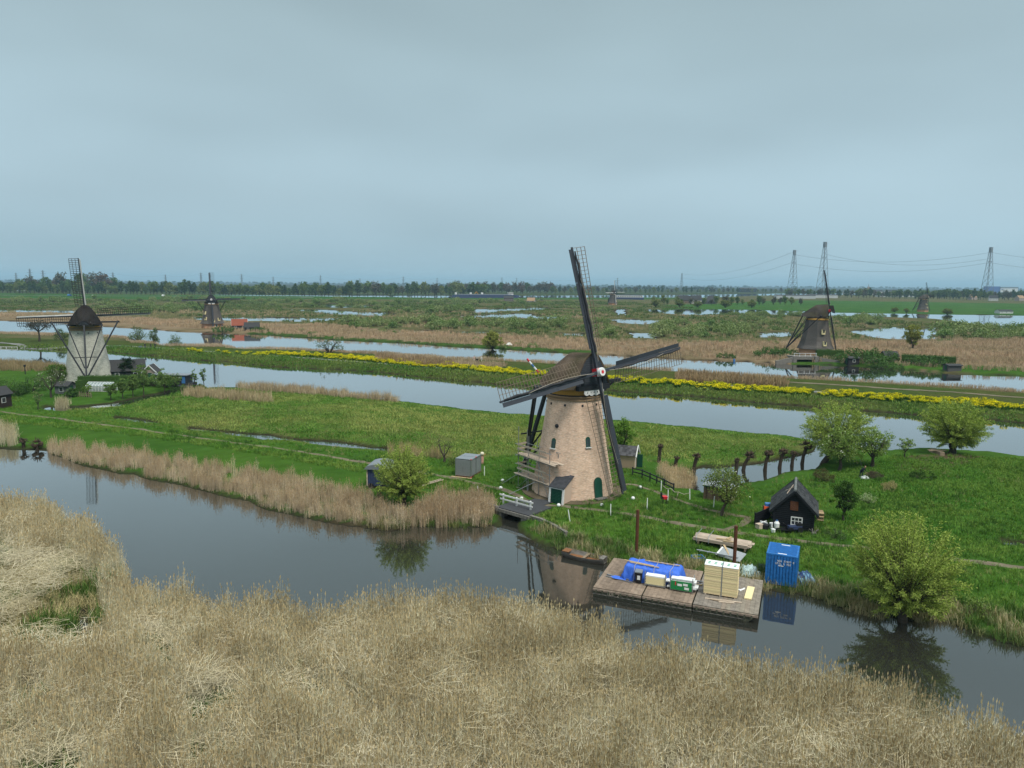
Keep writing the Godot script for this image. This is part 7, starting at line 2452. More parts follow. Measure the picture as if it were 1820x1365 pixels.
	jug("white plastic jerrycan with a blue cap by the cottage corner", Vector2(26.58, -69.57), 0.26, 0.75, mats.white_plain, "jerrycan")
	jug("small white bucket in the grass left of the black trough", Vector2(25.76, -68.23), 0.2, 0.36, mats.white_plain, "bucket")
	jug("white flower pot hung high at the cottage's left corner", Vector2(27.72, -72.57), 0.2, 0.4, mats.white_plain, "pot")
	# the black trough
	var ba := Vector2(26.10, -68.40)
	var tr := thing("trough", "long black rubber trough before the cottage window", "trough", spot(ba, 0.03), 0.05)
	var tg := Geo.new()
	var rr := []
	for i in 17:
		var an := TAU * i / 16.0
		var rowp := PackedVector3Array()
		for k in [[1.0, 0.0], [1.12, 0.3], [1.16, 0.3], [1.04, 0.06], [0.0, 0.06]]:
			rowp.append(Vector3(1.0 + cos(an) * 0.95 * k[0], k[1], sin(an) * 0.34 * k[0]))
		rr.append(rowp)
	tg.sheet(rr)
	mats.bin_black.cull_mode = BaseMaterial3D.CULL_DISABLED
	obj("shell", tg, mats.bin_black, tr)
	# bicycle-like dark junk under the window: an old motor mower
	var mo := thing("mower", "dark old mower parked under the cottage window", "mower", spot(Vector2(27.56, -68.60)), 0.05)
	simple_box("body", mo, mats.ship_blue, Vector3(0.5, 0.45, -0.1), Vector3(1.3, 0.35, 0.55))
	simple_box("engine", mo, mats.bin_black, Vector3(0.95, 0.72, -0.1), Vector3(0.5, 0.3, 0.4))
	for x in [0.0, 0.95]:
		var g := Geo.new()
		g.tube([Vector3(x, 0.28, 0.16), Vector3(x, 0.28, 0.30)], [0.28, 0.28], 14)
		obj("wheel", g, mats.bin_black, mo)
	var hg := Geo.new()
	hg.tube([Vector3(-0.1, 0.5, -0.1), Vector3(-0.7, 0.95, -0.1), Vector3(-0.8, 0.95, 0.2)], [0.03, 0.03, 0.03], 5)
	obj("handle", hg, mats.bin_black, mo)
	# shelf with coloured tubs left of the cottage
	var sh := thing("tub_rack", "rack with orange and blue tubs behind the black fence", "rack", spot(Vector2(26.91, -73.10)), -0.1)
	for x in [-0.45, 0.45]:
		simple_box("post", sh, mats.tarred, Vector3(x, 0.6, 0), Vector3(0.08, 1.3, 0.5))
	for y in [0.3, 0.85]:
		simple_box("shelf", sh, mats.old_wood, Vector3(0, y, 0), Vector3(1.0, 0.05, 0.55))
	simple_box("tub", sh, mats.orange_plastic, Vector3(-0.05, 1.08, 0.05), Vector3(0.85, 0.3, 0.5))
	simple_box("tub", sh, mats.blue_paint, Vector3(0.1, 1.40, -0.05), Vector3(0.8, 0.3, 0.5))
	simple_box("tub", sh, mats.white_plain, Vector3(-0.1, 0.62, 0.05), Vector3(0.7, 0.3, 0.4))
	# firewood and a heap of straw at the right wall
	var fw := thing("firewood", "stacked firewood under the right eave of the cottage", "firewood", spot(Vector2(31.90, -71.78)), turn_to(ca, cb) + PI / 2)
	for row in 5:
		for k in 6:
			var g := Geo.new()
			g.col = Color.WHITE * r.randf_range(0.55, 1.05)
			g.tube([Vector3(k * 0.2 + (row % 2) * 0.1, 0.12 + row * 0.18, -0.3), Vector3(k * 0.2 + (row % 2) * 0.1, 0.12 + row * 0.18, 0.3)], [0.1, 0.09], 7)
			obj("log", g, mats.fresh_wood, fw)
	var gl := thing("garden_stick", "pale sticks and stones at the cottage's right front corner", "sticks", spot(Vector2(29.72, -68.33)))
	for i in 6:
		var g := Geo.new()
		var an := r.randf() * 2.0
		g.bar(Vector3(r.randf_range(-0.4, 0.4), 0.05, r.randf_range(-0.3, 0.3)), Vector3(r.randf_range(-0.4, 0.6), r.randf_range(0.1, 0.6), r.randf_range(-0.3, 0.3)), 0.09, 0.06)
		obj("stick", g, mats.concrete, gl)
	# grey hut behind the pear tree
	var ha := Vector2(21.81, -79.35)
	var hb := Vector2(24.39, -77.73)
	var hl := ha.distance_to(hb)
	var hut := thing("plank_hut", "low hut of grey vertical planks with a pale flat roof behind the pear tree", "hut", spot(ha), turn_to(ha, hb))
	for i in int(hl / 0.24):
		var g := Geo.new()
		g.col = Color(0.55, 0.52, 0.5) * r.randf_range(0.6, 1.2)
		g.box(Vector3(0.12 + i * 0.24, 0.8, 0), Vector3(0.22, 1.65 + r.randf() * 0.08, 0.05))
		obj("plank", g, mats.old_wood, hut)
	for x in [0.02, hl]:
		simple_box("side_wall", hut, mats.old_wood, Vector3(x, 0.8, -0.9), Vector3(0.06, 1.6, 1.8))
	simple_box("back_wall", hut, mats.old_wood, Vector3(hl / 2, 0.8, -1.8), Vector3(hl, 1.6, 0.06))
	simple_box("roof", hut, mats.zinc_sheet, Vector3(hl / 2, 1.68, -0.9), Vector3(hl + 0.3, 0.08, 2.1), Basis(Vector3.RIGHT, 0.04))
	simple_box("roof_edge", hut, mats.green_paint, Vector3(hl / 2, 1.58, 0.1), Vector3(hl + 0.2, 0.14, 0.05))
	# stooping person with a long tool
	var ps := person("person in dark clothes stooping with a long tool behind the plum tree", spot(Vector2(44.38, -89.18)), 0.4, {"stoop": 0.75, "legs": Color(0.02, 0.025, 0.04), "top": Color(0.015, 0.018, 0.03), "hair": Color(0.05, 0.05, 0.06)})
	var tg2 := Geo.new()
	tg2.tube([Vector3(0.1, 0.75, 0.35), Vector3(-0.05, 2.35, -0.35)], [0.035, 0.03], 6)
	var tool_ := thing("garden_tool", "long dark tool held up by the stooping person", "tool", ps.position, 0.4)
	obj("shaft", tg2, mats.tarred, tool_)
	var wb := heap(0.45, 8, Color(0.55, 0.6, 0.58))
	wb.position = spot(Vector2(44.76, -88.93))
	tag(wb, "flat white sack beside the stooping person's feet", "sack")
	# low grey wall and boards on the shore under the far right willow
	clutter("shore_planks", "grey stacked shore planks left of the far right willow", Vector2(61.87, -102.66), mats.old_wood, Vector3(2.6, 0.5, 0.7), 0.05, "planks")


func clutter(called: String, label: String, at: Vector2, m: Material, s: Vector3, turn: float, category: String) -> void:
	var t := thing(called, label, category, spot(at, 0.02), turn)
	var g := Geo.new()
	g.taper(Vector3(0, 0, 0), Vector3(0, s.y, 0), s.x, s.z, s.x * 0.94, s.z * 0.94)
	obj("body", g, m, t)
	simple_box("rim", t, m, Vector3(0, s.y, 0), Vector3(s.x, 0.06, s.z))


func jug(label: String, at: Vector2, rad: float, tall: float, m: Material, category: String) -> void:
	var t := thing("plastic_" + category, label, category, spot(at, 0.02))
	if category == "pot":
		t.position.y += 1.5
	var g := Geo.new()
	g.lathe([Vector2(0.0, 0.0), Vector2(rad * 0.85, 0.0), Vector2(rad, tall * 0.1), Vector2(rad * 1.05, tall * 0.72), Vector2(rad * 0.5 if category == "jerrycan" else rad * 1.1, tall), Vector2(0.0, tall * 0.98)], 12)
	obj("vessel", g, m, t)
	if category == "jerrycan":
		var c := Geo.new()
		c.tube([Vector3(0, tall * 0.97, 0), Vector3(0, tall * 1.12, 0)], [0.1, 0.1], 8)
		obj("cap", c, mats.blue_paint, t)
	else:
		var c := Geo.new()
		c.tube([Vector3(-rad, tall, 0), Vector3(0, tall * 1.3, 0), Vector3(rad, tall, 0)], [0.015, 0.015, 0.015], 4)
		obj("handle", c, mats.metal_grey, t)


func heap(size: float, seed_: int, c: Color) -> MeshInstance3D:
	var f := FastNoiseLite.new()
	f.seed = seed_
	f.frequency = 1.5
	f.fractal_octaves = 3
	var rows := []
	for i in 15:
		var row := PackedVector3Array()
		for j in 15:
			var u := i / 7.0 - 1.0
			var v := j / 7.0 - 1.0
			var d := maxf(absf(u), absf(v))
			var k := 1.0 + f.get_noise_2d(u * 2.0, v * 2.0) * 0.35
			row.append(Vector3(u * k, maxf(0.0, (1.0 - d * d) * 0.75 + f.get_noise_2d(u * 3.0 + 9.0, v * 3.0) * 0.45) * (1.0 if d < 0.99 else 0.0), v * k) * size)
		rows.append(row)
	var g := Geo.new()
	g.sheet(rows)
	for i in g.v.size():
		if g.n[i].y < 0:
			g.n[i] = -g.n[i]
		var stripe := 1.0
		if seed_ == 3 and fposmod(g.v[i].x * 4.0, 1.0) < 0.35:
			stripe = 6.0
		g.c[i] = Color(c.r * stripe, c.g * stripe, c.b * minf(stripe, 3.0))
	mats.cloth.cull_mode = BaseMaterial3D.CULL_DISABLED
	return obj("tarpaulin_heap" if seed_ != 8 else "white_sack", g, mats.cloth)


# ---------------------------------------------------------------- people: one continuous skin meshed from joined capsules
func person(label: String, at: Vector3, turn: float, o: Dictionary) -> Node3D:
	var t := thing("person", label, "person", at, turn, o.get("group", ""))
	var s: float = o.get("stoop", 0.0)
	var stride: float = o.get("stride", 0.12)
	var hip := Vector3(0, 0.92, 0)
	var chest := hip + Vector3(0, cos(s), sin(s)) * 0.45
	var neck := hip + Vector3(0, cos(s), sin(s)) * 0.62
	var head := neck + Vector3(0, cos(s * 0.8), sin(s * 0.8)) * 0.2
	var bones := [
		[hip, chest, 0.155, 0.17, 1], [chest, neck, 0.15, 0.07, 1], [neck, head, 0.055, 0.06, 2],
		[head - Vector3(0, 0.03, 0), head + Vector3(0, 0.05, 0.0), 0.085, 0.10, 2],
	]
	for x in [-1, 1]:
		var sw: float = stride * x
		var h := hip + Vector3(0.10 * x, -0.04, 0)
		var knee := Vector3(0.11 * x, 0.5, sw * 0.6 + 0.03)
		var foot := Vector3(0.12 * x, 0.07, sw)
		bones.append([h, knee, 0.095, 0.065, 0])
		bones.append([knee, foot, 0.065, 0.045, 0])
		bones.append([foot, foot + Vector3(0.01 * x, -0.02, 0.16), 0.045, 0.035, 3])
		var sh := chest + Vector3(0.19 * x, 0.06 * cos(s), 0.06 * sin(s))
		var el: Vector3 = sh + Vector3(0.07 * x, -0.27, 0.04 - sw * 0.5 + 0.1 * s)
		var ha: Vector3 = el + Vector3(-0.03 * x, -0.18, 0.16 + 0.1 * s)
		bones.append([sh, el, 0.055, 0.045, 1])
		bones.append([el, ha, 0.045, 0.032, 1])
		bones.append([ha, ha + Vector3(0, -0.06, 0.05), 0.035, 0.025, 2])
	var cell := 0.035
	var lo := Vector3(-0.5, -0.03, -0.45)
	var hi := Vector3(0.5, 1.85, 1.0)
	var nx := int((hi.x - lo.x) / cell)
	var ny := int((hi.y - lo.y) / cell)
	var nz := int((hi.z - lo.z) / cell)
	var field_ := PackedFloat32Array()
	field_.resize((nx + 1) * (ny + 1) * (nz + 1))
	field_.fill(1.0)
	var part := PackedByteArray()
	part.resize(field_.size())
	for b in bones:
		var p: Vector3 = b[0]
		var q: Vector3 = b[1]
		var pad := maxf(b[2], b[3]) + 0.1
		var mn := ((p.min(q) - Vector3.ONE * pad - lo) / cell).max(Vector3.ZERO)
		var mx := ((p.max(q) + Vector3.ONE * pad - lo) / cell).min(Vector3(nx, ny, nz))
		var pq := q - p
		for i in range(int(mn.x), int(mx.x) + 1):
			for j in range(int(mn.y), int(mx.y) + 1):
				for k in range(int(mn.z), int(mx.z) + 1):
					var w := lo + Vector3(i, j, k) * cell
					var u := clampf((w - p).dot(pq) / pq.length_squared(), 0.0, 1.0)
					var d := w.distance_to(p + pq * u) - lerpf(b[2], b[3], u)
					var at_ := (i * (ny + 1) + j) * (nz + 1) + k
					var old := field_[at_]
					if d < old:
						part[at_] = b[4]
					var hh := clampf(0.5 + 0.5 * (old - d) / 0.04, 0.0, 1.0)
					field_[at_] = lerpf(old, d, hh) - 0.04 * hh * (1.0 - hh)
	var tones := [o.legs, o.top, Color(0.42, 0.25, 0.17), Color(0.03, 0.025, 0.02)]
	var g := Geo.new()
	var spots := {}
	for i in nx:
		for j in ny:
			for k in nz:
				var sum := Vector3.ZERO
				var n := 0
				var vals := []
				for e in 8:
					vals.append(field_[((i + (e & 1)) * (ny + 1) + j + ((e >> 1) & 1)) * (nz + 1) + k + ((e >> 2) & 1)])
				for e in [[0, 1], [2, 3], [4, 5], [6, 7], [0, 2], [1, 3], [4, 6], [5, 7], [0, 4], [1, 5], [2, 6], [3, 7]]:
					var va: float = vals[e[0]]
					var vb: float = vals[e[1]]
					if (va < 0) != (vb < 0):
						var u := va / (va - vb)
						var pa := Vector3(e[0] & 1, (e[0] >> 1) & 1, (e[0] >> 2) & 1)
						var pb := Vector3(e[1] & 1, (e[1] >> 1) & 1, (e[1] >> 2) & 1)
						sum += pa.lerp(pb, u)
						n += 1
				if n:
					spots[Vector3i(i, j, k)] = lo + (Vector3(i, j, k) + sum / n) * cell
	for c in spots:
		var base: int = (c.x * (ny + 1) + c.y) * (nz + 1) + c.z
		for ax in 3:
			var step := Vector3i(1 if ax == 0 else 0, 1 if ax == 1 else 0, 1 if ax == 2 else 0)
			var to: int = ((c.x + step.x) * (ny + 1) + c.y + step.y) * (nz + 1) + c.z + step.z
			var inside := field_[base] < 0
			if inside == (field_[to] < 0):
				continue
			var s1 := Vector3i(step.z, step.x, step.y)
			var s2 := Vector3i(step.y, step.z, step.x)
			if not (spots.has(c - s1) and spots.has(c - s2) and spots.has(c - s1 - s2)):
				continue
			g.col = tones[part[base if inside else to]]
			if inside:
				g.quad(spots[c], spots[c - s1], spots[c - s1 - s2], spots[c - s2])
			else:
				g.quad(spots[c], spots[c - s2], spots[c - s1 - s2], spots[c - s1])
	mats.cloth.cull_mode = BaseMaterial3D.CULL_DISABLED
	obj("body", g, mats.cloth, t)
	var hr := Geo.new()
	hr.col = o.hair
	hr.ball(head + Vector3(0, 0.06, -0.02), Vector3(0.105, 0.09, 0.11), 10, 6)
	obj("hair", hr, mats.cloth, t)
	return t



# ---------------------------------------------------------------- the left mill's garden
func house(called: String, label: String, at: Vector3, turn: float, s: Vector3, ridge: float, wall: Color, roof: Material, o := {}) -> Node3D:
	# s: length along the ridge (x), eaves height, depth (z)
	var t := thing(called, label, o.get("category", "house"), at, turn, o.get("group", ""))
	var g := Geo.new()
	g.col = wall
	g.box(Vector3(0, s.y / 2 - 0.3, 0), Vector3(s.x, s.y + 0.6, s.z))
	for x in [-1, 1]:
		var a := Vector3(s.x / 2 * x, s.y, s.z / 2)
		var b := Vector3(s.x / 2 * x, s.y, -s.z / 2)
		var c := Vector3(s.x / 2 * x, s.y + ridge, 0)
		if x > 0:
			g.tri(a, b, c)
		else:
			g.tri(b, a, c)
	obj("wall", g, mats.plaster, t)
	var run := sqrt(pow(s.z / 2, 2) + ridge * ridge)
	var ang := atan2(ridge, s.z / 2)
	for z in [-1, 1]:
		var rf := Geo.new()
		rf.col = o.get("roof_tone", Color.WHITE)
		rf.box(Vector3(0, s.y + ridge / 2 + 0.06, s.z / 4 * z) + Vector3(0, -sin(ang) * 0.2, cos(ang) * 0.2 * z), Vector3(s.x + 0.5, 0.14, run + 0.4), Basis(Vector3.RIGHT, ang * z))
		obj("roof", rf, roof, t)
	if o.get("white_boards", false):
		for x in [-1, 1]:
			for z in [-1, 1]:
				var b := Geo.new()
				b.bar(Vector3((s.x / 2 + 0.27) * x, s.y + ridge + 0.1, 0), Vector3((s.x / 2 + 0.27) * x, s.y - 0.25, (s.z / 2 + 0.25) * z), 0.08, 0.22)
				obj("barge_board", b, mats.white_paint, t)
	var n: int = o.get("windows", 2)
	for i in n:
		for z in [-1, 1]:
			var w := pivot("window", t, Vector3(s.x * ((i + 0.5) / n - 0.5), s.y * 0.55, (s.z / 2 + 0.02) * z))
			simple_box("frame", w, mats.white_paint, Vector3.ZERO, Vector3(0.95, 1.0, 0.08))
			simple_box("pane", w, mats.glass_dark, Vector3(0, 0, 0.03 * z), Vector3(0.75, 0.8, 0.06))
	if o.get("gable_door", true):
		for x in [-1, 1]:
			simple_box("door", t, mats.green_paint, Vector3((s.x / 2 + 0.02) * x, minf(1.0, s.y * 0.5), 0.1), Vector3(0.08, minf(2.0, s.y * 0.95), 0.9))
	if o.get("chimney", false):
		simple_box("chimney", t, mats.moulding, Vector3(s.x * 0.25, s.y + ridge + 0.3, 0), Vector3(0.7, 1.4, 0.7))
	return t


func build_left_bank() -> void:
	var dk := Color(0.03, 0.033, 0.036)
	house("black_shed", "black barn-like house with dark roof right of the left mill", spot(Vector2(-95.72, -177.92)), 0.45, Vector3(8.0, 2.2, 5.0), 2.4, dk, mats.roof_dark, {"roof_tone": Color.WHITE})
	house("white_gabled_house", "small house with white gable boards right of the black barn", spot(Vector2(-88.22, -175.21)), 1.75, Vector3(3.6, 2.3, 3.0), 1.5, Color(0.32, 0.27, 0.22), mats.roof_dark, {"white_boards": true, "windows": 1})
	var hb := thing("houseboat", "long dark houseboat with flat roof at the canal beside the garden", "houseboat", spot(Vector2(-80.56, -170.59), 0.1), -0.12)
	simple_box("hull", hb, mats.tarred, Vector3(0, 0.0, 0), Vector3(9.5, 0.9, 3.4))
	simple_box("cabin", hb, mats.tarred, Vector3(-0.4, 1.3, 0), Vector3(8.4, 1.9, 2.9))
	simple_box("roof", hb, mats.metal_grey, Vector3(-0.4, 2.33, 0), Vector3(9.0, 0.16, 3.4))
	for i in 4:
		var w := pivot("window", hb, Vector3(-3.2 + i * 1.9, 1.45, 1.46))
		simple_box("frame", w, mats.white_paint if i != 2 else mats.ochre, Vector3.ZERO, Vector3(1.1, 0.9, 0.08))
		simple_box("pane", w, mats.glass_dark, Vector3(0, 0, 0.03), Vector3(0.8, 0.65, 0.06))
	simple_box("door", hb, mats.blue_paint, Vector3(3.2, 1.2, 1.47), Vector3(0.9, 1.7, 0.08))
	house("dark_hut", "dark hut with slanted roof at the left edge of the picture", spot(Vector2(-97.82, -135.49)), 1.4, Vector3(3.6, 2.6, 2.6), 1.2, Color(0.035, 0.02, 0.018), mats.roof_dark, {"category": "hut", "windows": 1})
	# greenhouse
	var gh := thing("greenhouse", "white framed glass greenhouse before the left mill", "greenhouse", spot(Vector2(-89.86, -156.36)), -0.06)
	gh.scale = Vector3.ONE * 0.8
	for i in 9:
		for z in [-1, 1]:
			var x := -3.6 + i * 0.9
			simple_box("post", gh, mats.white_paint, Vector3(x, 0.75, 1.4 * z), Vector3(0.06, 1.5, 0.06))
			var g := Geo.new()
			g.bar(Vector3(x, 1.5, 1.4 * z), Vector3(x, 2.45, 0), 0.06, 0.06)
			obj("rafter", g, mats.white_paint, gh)
			if i < 8:
				var p := Geo.new()
				var a := Vector3(x + 0.04, 1.53, 1.38 * z)
				var b := Vector3(x + 0.86, 1.53, 1.38 * z)
				var c := Vector3(x + 0.86, 2.42, 0.04 * z)
				var d := Vector3(x + 0.04, 2.42, 0.04 * z)
				p.quad(a, b, c, d)
				obj("pane", p, mats.greenhouse_glass, gh)
				simple_box("pane", gh, mats.greenhouse_glass, Vector3(x + 0.45, 0.85, 1.4 * z), Vector3(0.8, 1.2, 0.02))
	for y in [0.1, 1.5]:
		for z in [-1, 1]:
			simple_box("rail", gh, mats.white_paint, Vector3(0, y, 1.42 * z), Vector3(7.3, 0.1, 0.05))
	simple_box("ridge", gh, mats.white_paint, Vector3(0, 2.46, 0), Vector3(7.3, 0.08, 0.1))
	simple_box("bench", gh, mats.old_wood, Vector3(0, 0.5, 0), Vector3(6.8, 0.8, 1.6))
	house("garden_shed", "grey shed with a shallow roof left of the greenhouse", spot(Vector2(-96.02, -153.54)), -0.1, Vector3(3.0, 1.7, 2.6), 0.7, Color(0.16, 0.17, 0.17), mats.roof_dark, {"category": "shed", "windows": 1})
	var hp := thing("hedge", "clipped dark hedge before the foot of the left mill", "hedge", Vector3.ZERO)
	box_hedge(hp, [Vector2(-99.30, -163.72), Vector2(-93.56, -164.99), Vector2(-87.09, -166.32)], 2.5, 1.5, 41)
	var h2 := thing("hedge", "tall dark clipped hedge block between shed and greenhouse", "hedge", Vector3.ZERO)
	box_hedge(h2, [Vector2(-93.56, -153.68), Vector2(-92.50, -153.74)], 3.0, 1.8, 42)
	var bt := thing("blue_trailer", "dark blue covered boat trailer at the left foot of the pale mill", "trailer", spot(Vector2(-109.61, -180.31), 0.2), 0.05)
	var bg := Geo.new()
	bg.ball(Vector3(0, 0.75, 0), Vector3(1.7, 0.55, 0.8), 12, 8)
	obj("cover", bg, mats.boat_cover, bt)
	simple_box("frame", bt, mats.galvanised, Vector3(0, 0.25, 0), Vector3(3.4, 0.1, 1.1))
	for z in [-0.7, 0.7]:
		var wg := Geo.new()
		wg.tube([Vector3(0.2, 0.2, z - 0.08), Vector3(0.2, 0.2, z + 0.08)], [0.33, 0.33], 12)
		obj("wheel", wg, mats.bin_black, bt)
	var sp := thing("covered_boat", "dark upturned rowing boat on the bank right of the garden", "boat", spot(Vector2(-76.99, -165.99), 0.1), -0.15)
	var sg := Geo.new()
	sg.ball(Vector3(0, 0.35, 0), Vector3(2.6, 0.55, 0.8), 14, 8)
	obj("shell", sg, mats.tarred, sp)
	simple_box("keel", sp, mats.tarred, Vector3(0, 0.88, 0), Vector3(3.4, 0.08, 0.1))
	var ct := thing("cart", "small cart with red sides and white sacks among the garden trees", "cart", spot(Vector2(-83.99, -167.46), 0.05), -0.4)
	simple_box("tray", ct, mats.red_tile, Vector3(-0.3, 0.55, 0), Vector3(1.6, 0.4, 0.9))
	simple_box("sack", ct, mats.white_plain, Vector3(0.75, 0.5, 0.1), Vector3(0.7, 0.55, 0.7))
	for z in [-0.5, 0.5]:
		var wg := Geo.new()
		wg.tube([Vector3(-0.3, 0.3, z - 0.05), Vector3(-0.3, 0.3, z + 0.05)], [0.3, 0.3], 12)
		obj("wheel", wg, mats.bin_black, ct)
	var po := thing("owl_post", "dark post with a box on top behind the garden shrubs", "post", spot(Vector2(-125.02, -183.85)))
	simple_box("post", po, mats.tarred, Vector3(0, 1.0, 0), Vector3(0.16, 2.2, 0.16))
	simple_box("box", po, mats.tarred, Vector3(0, 2.2, 0), Vector3(0.4, 0.5, 0.4))
	var gp := thing("garden_fence", "pale stakes of a garden fence left of the hedge block", "fence", Vector3.ZERO)
	for i in 12:
		var p := Vector2(-93.56, -149.72).lerp(Vector2(-87.66, -148.51), i / 11.0)
		simple_box("stake", gp, mats.old_wood, spot(p, 0.5), Vector3(0.14, 1.2, 0.1))
	for h in [0.4, 0.8]:
		var g := Geo.new()
		g.bar(spot(Vector2(-93.56, -149.72), h), spot(Vector2(-87.66, -148.51), h), 0.08, 0.08)
		obj("rail", g, mats.old_wood, gp)
	var g1 := Color(0.075, 0.145, 0.035)
	var g2 := Color(0.15, 0.225, 0.065)
	var row := [
		["young tree with pale trunk, leftmost in the row along the garden ditch", 197, 706, 4.2, 3.2], ["second young tree in the row along the garden ditch", 218, 703, 4.4, 3.0], ["third young tree in the row along the garden ditch", 236, 699, 4.8, 3.6],
		["tallest bright green tree of the row along the garden ditch", 255, 696, 7.2, 4.6], ["broad tree near the right end of the garden row", 292, 690, 5.6, 5.0], ["thin sapling standing before the canal, left of its twin", 346, 685, 4.8, 1.6], ["thin sapling standing before the canal, right of its twin", 362, 684, 5.0, 1.8],
		["small tree right of the cart in the garden row", 313, 686, 4.4, 3.0],
	]
	for i in row.size():
		var q: Array = row[i]
		leafy_tree("garden_tree", q[0], spot(unproject(q[1], q[2])), 510 + i, q[3], q[4], q[3] * 0.3, 46, 30 if i < 5 else 9, 0.32, g1, g2, {"thick": 0.09})
	leafy_tree("apple_tree", "gnarled half bare apple tree left of the garden shed", spot(Vector2(-95.71, -148.08)), 520, 6.4, 7.0, 1.6, 60, 12, 0.3, Color(0.07, 0.09, 0.04), Color(0.14, 0.15, 0.09), {"thick": 0.2, "bloom": 0.12})
	leafy_tree("garden_tree", "dense green round tree before the left foot of the pale mill", spot(Vector2(-107.33, -168.94)), 521, 4.8, 6.4, 0.8, 70, 34, 0.34, g1, Color(0.10, 0.17, 0.03), {"thick": 0.14})
	leafy_tree("garden_tree", "slim pale tree by the ditch at left", spot(Vector2(-90.44, -135.86)), 522, 4.6, 2.2, 1.0, 30, 16, 0.28, g2, Color(0.18, 0.24, 0.10), {"thick": 0.08})
	leafy_tree("garden_tree", "small bright shrub-like tree left of the greenhouse", spot(Vector2(-88.78, -149.21)), 523, 3.2, 2.0, 0.5, 26, 22, 0.26, g2, Color(0.14, 0.22, 0.04), {"thick": 0.07})
	leafy_tree("ivy_tree", "dark ivy-grown tree in front of the black barn", spot(Vector2(-94.90, -176.90)), 524, 5.6, 4.8, 0.6, 60, 40, 0.34, Color(0.012, 0.028, 0.012), Color(0.022, 0.045, 0.018), {"thick": 0.15})
	var b := [["big dark green bush at the left picture edge", 8, 706, 7.0, 4.6], ["wide green bush behind the gnarled apple tree", 55, 694, 6.0, 3.0], ["low green bush between the bushes at far left", 33, 700, 5.0, 2.6], ["low bush at the right end of the garden by the boat", 350, 690, 4.6, 1.4], ["small bush beside the garden fence", 128, 703, 2.6, 1.8], ["bushy shrub under the white-gabled house", 272, 684, 5.5, 2.8], ["green shrub before the houseboat's left end", 297, 684, 5.0, 2.6], ["shrub right of the greenhouse", 212, 690, 5.0, 2.4], ["shrub before the black barn", 243, 686, 5.5, 2.8], ["shrub before the middle of the houseboat", 318, 686, 4.2, 2.0]]
	for i in b.size():
		bush("garden_bush", b[i][0], spot(unproject(b[i][1], b[i][2])), 530 + i, b[i][3], b[i][4], 50, 30, 0.34, Color(0.045, 0.105, 0.028), Color(0.085, 0.16, 0.04))


# a surveyed spot: bearing and depression seen from the drone, laid on the ground plane
func unproject(x: float, y: float, level := 0.0) -> Vector2:
	var d := Basis.from_euler(Vector3(deg_to_rad(-7.94), 0, deg_to_rad(0.48))) * Vector3((x - 910.0) / 1283.0, (682.5 - y) / 1283.0, -1.0)
	var k := (level - 24.0) / d.y
	return Vector2(d.x * k, d.z * k)


# the bearing of a spot, the way the surveyed ones are given
func bearing(p: Vector2) -> float:
	return 910.0 - 1283.0 * p.x / p.y


func box_hedge(t: Node3D, pts: Array, tall: float, deep: float, seed_: int) -> void:
	var r := RandomNumberGenerator.new()
	r.seed = seed_
	var g := Geo.new()
	var core := Geo.new()
	for i in pts.size() - 1:
		var a: Vector2 = pts[i]
		var b: Vector2 = pts[i + 1]
		core.bar(spot(a, tall * 0.45), spot(b, tall * 0.45), deep * 0.7, tall * 0.85)
		for k in int(a.distance_to(b) * tall * 90.0):
			var p := a.lerp(b, r.randf())
			var q := spot(p) + Vector3(r.randf_range(-0.5, 0.5) * deep * 0.3, r.randf() * tall, r.randf_range(-0.5, 0.5) * deep)
			var al := rand_dir(r) * r.randf_range(0.15, 0.34)
			g.col = Color(0.035, 0.085, 0.02).lerp(Color(0.075, 0.14, 0.03), r.randf())
			g.leaf(q, al, al.cross(rand_dir(r)).normalized() * 0.14, Vector3.ZERO)
	for i in core.c.size():
		core.c[i] = Color(0.055, 0.11, 0.025)
	obj("inner_foliage", core, mats.leaf, t)
	obj("foliage", g, mats.leaf, t)


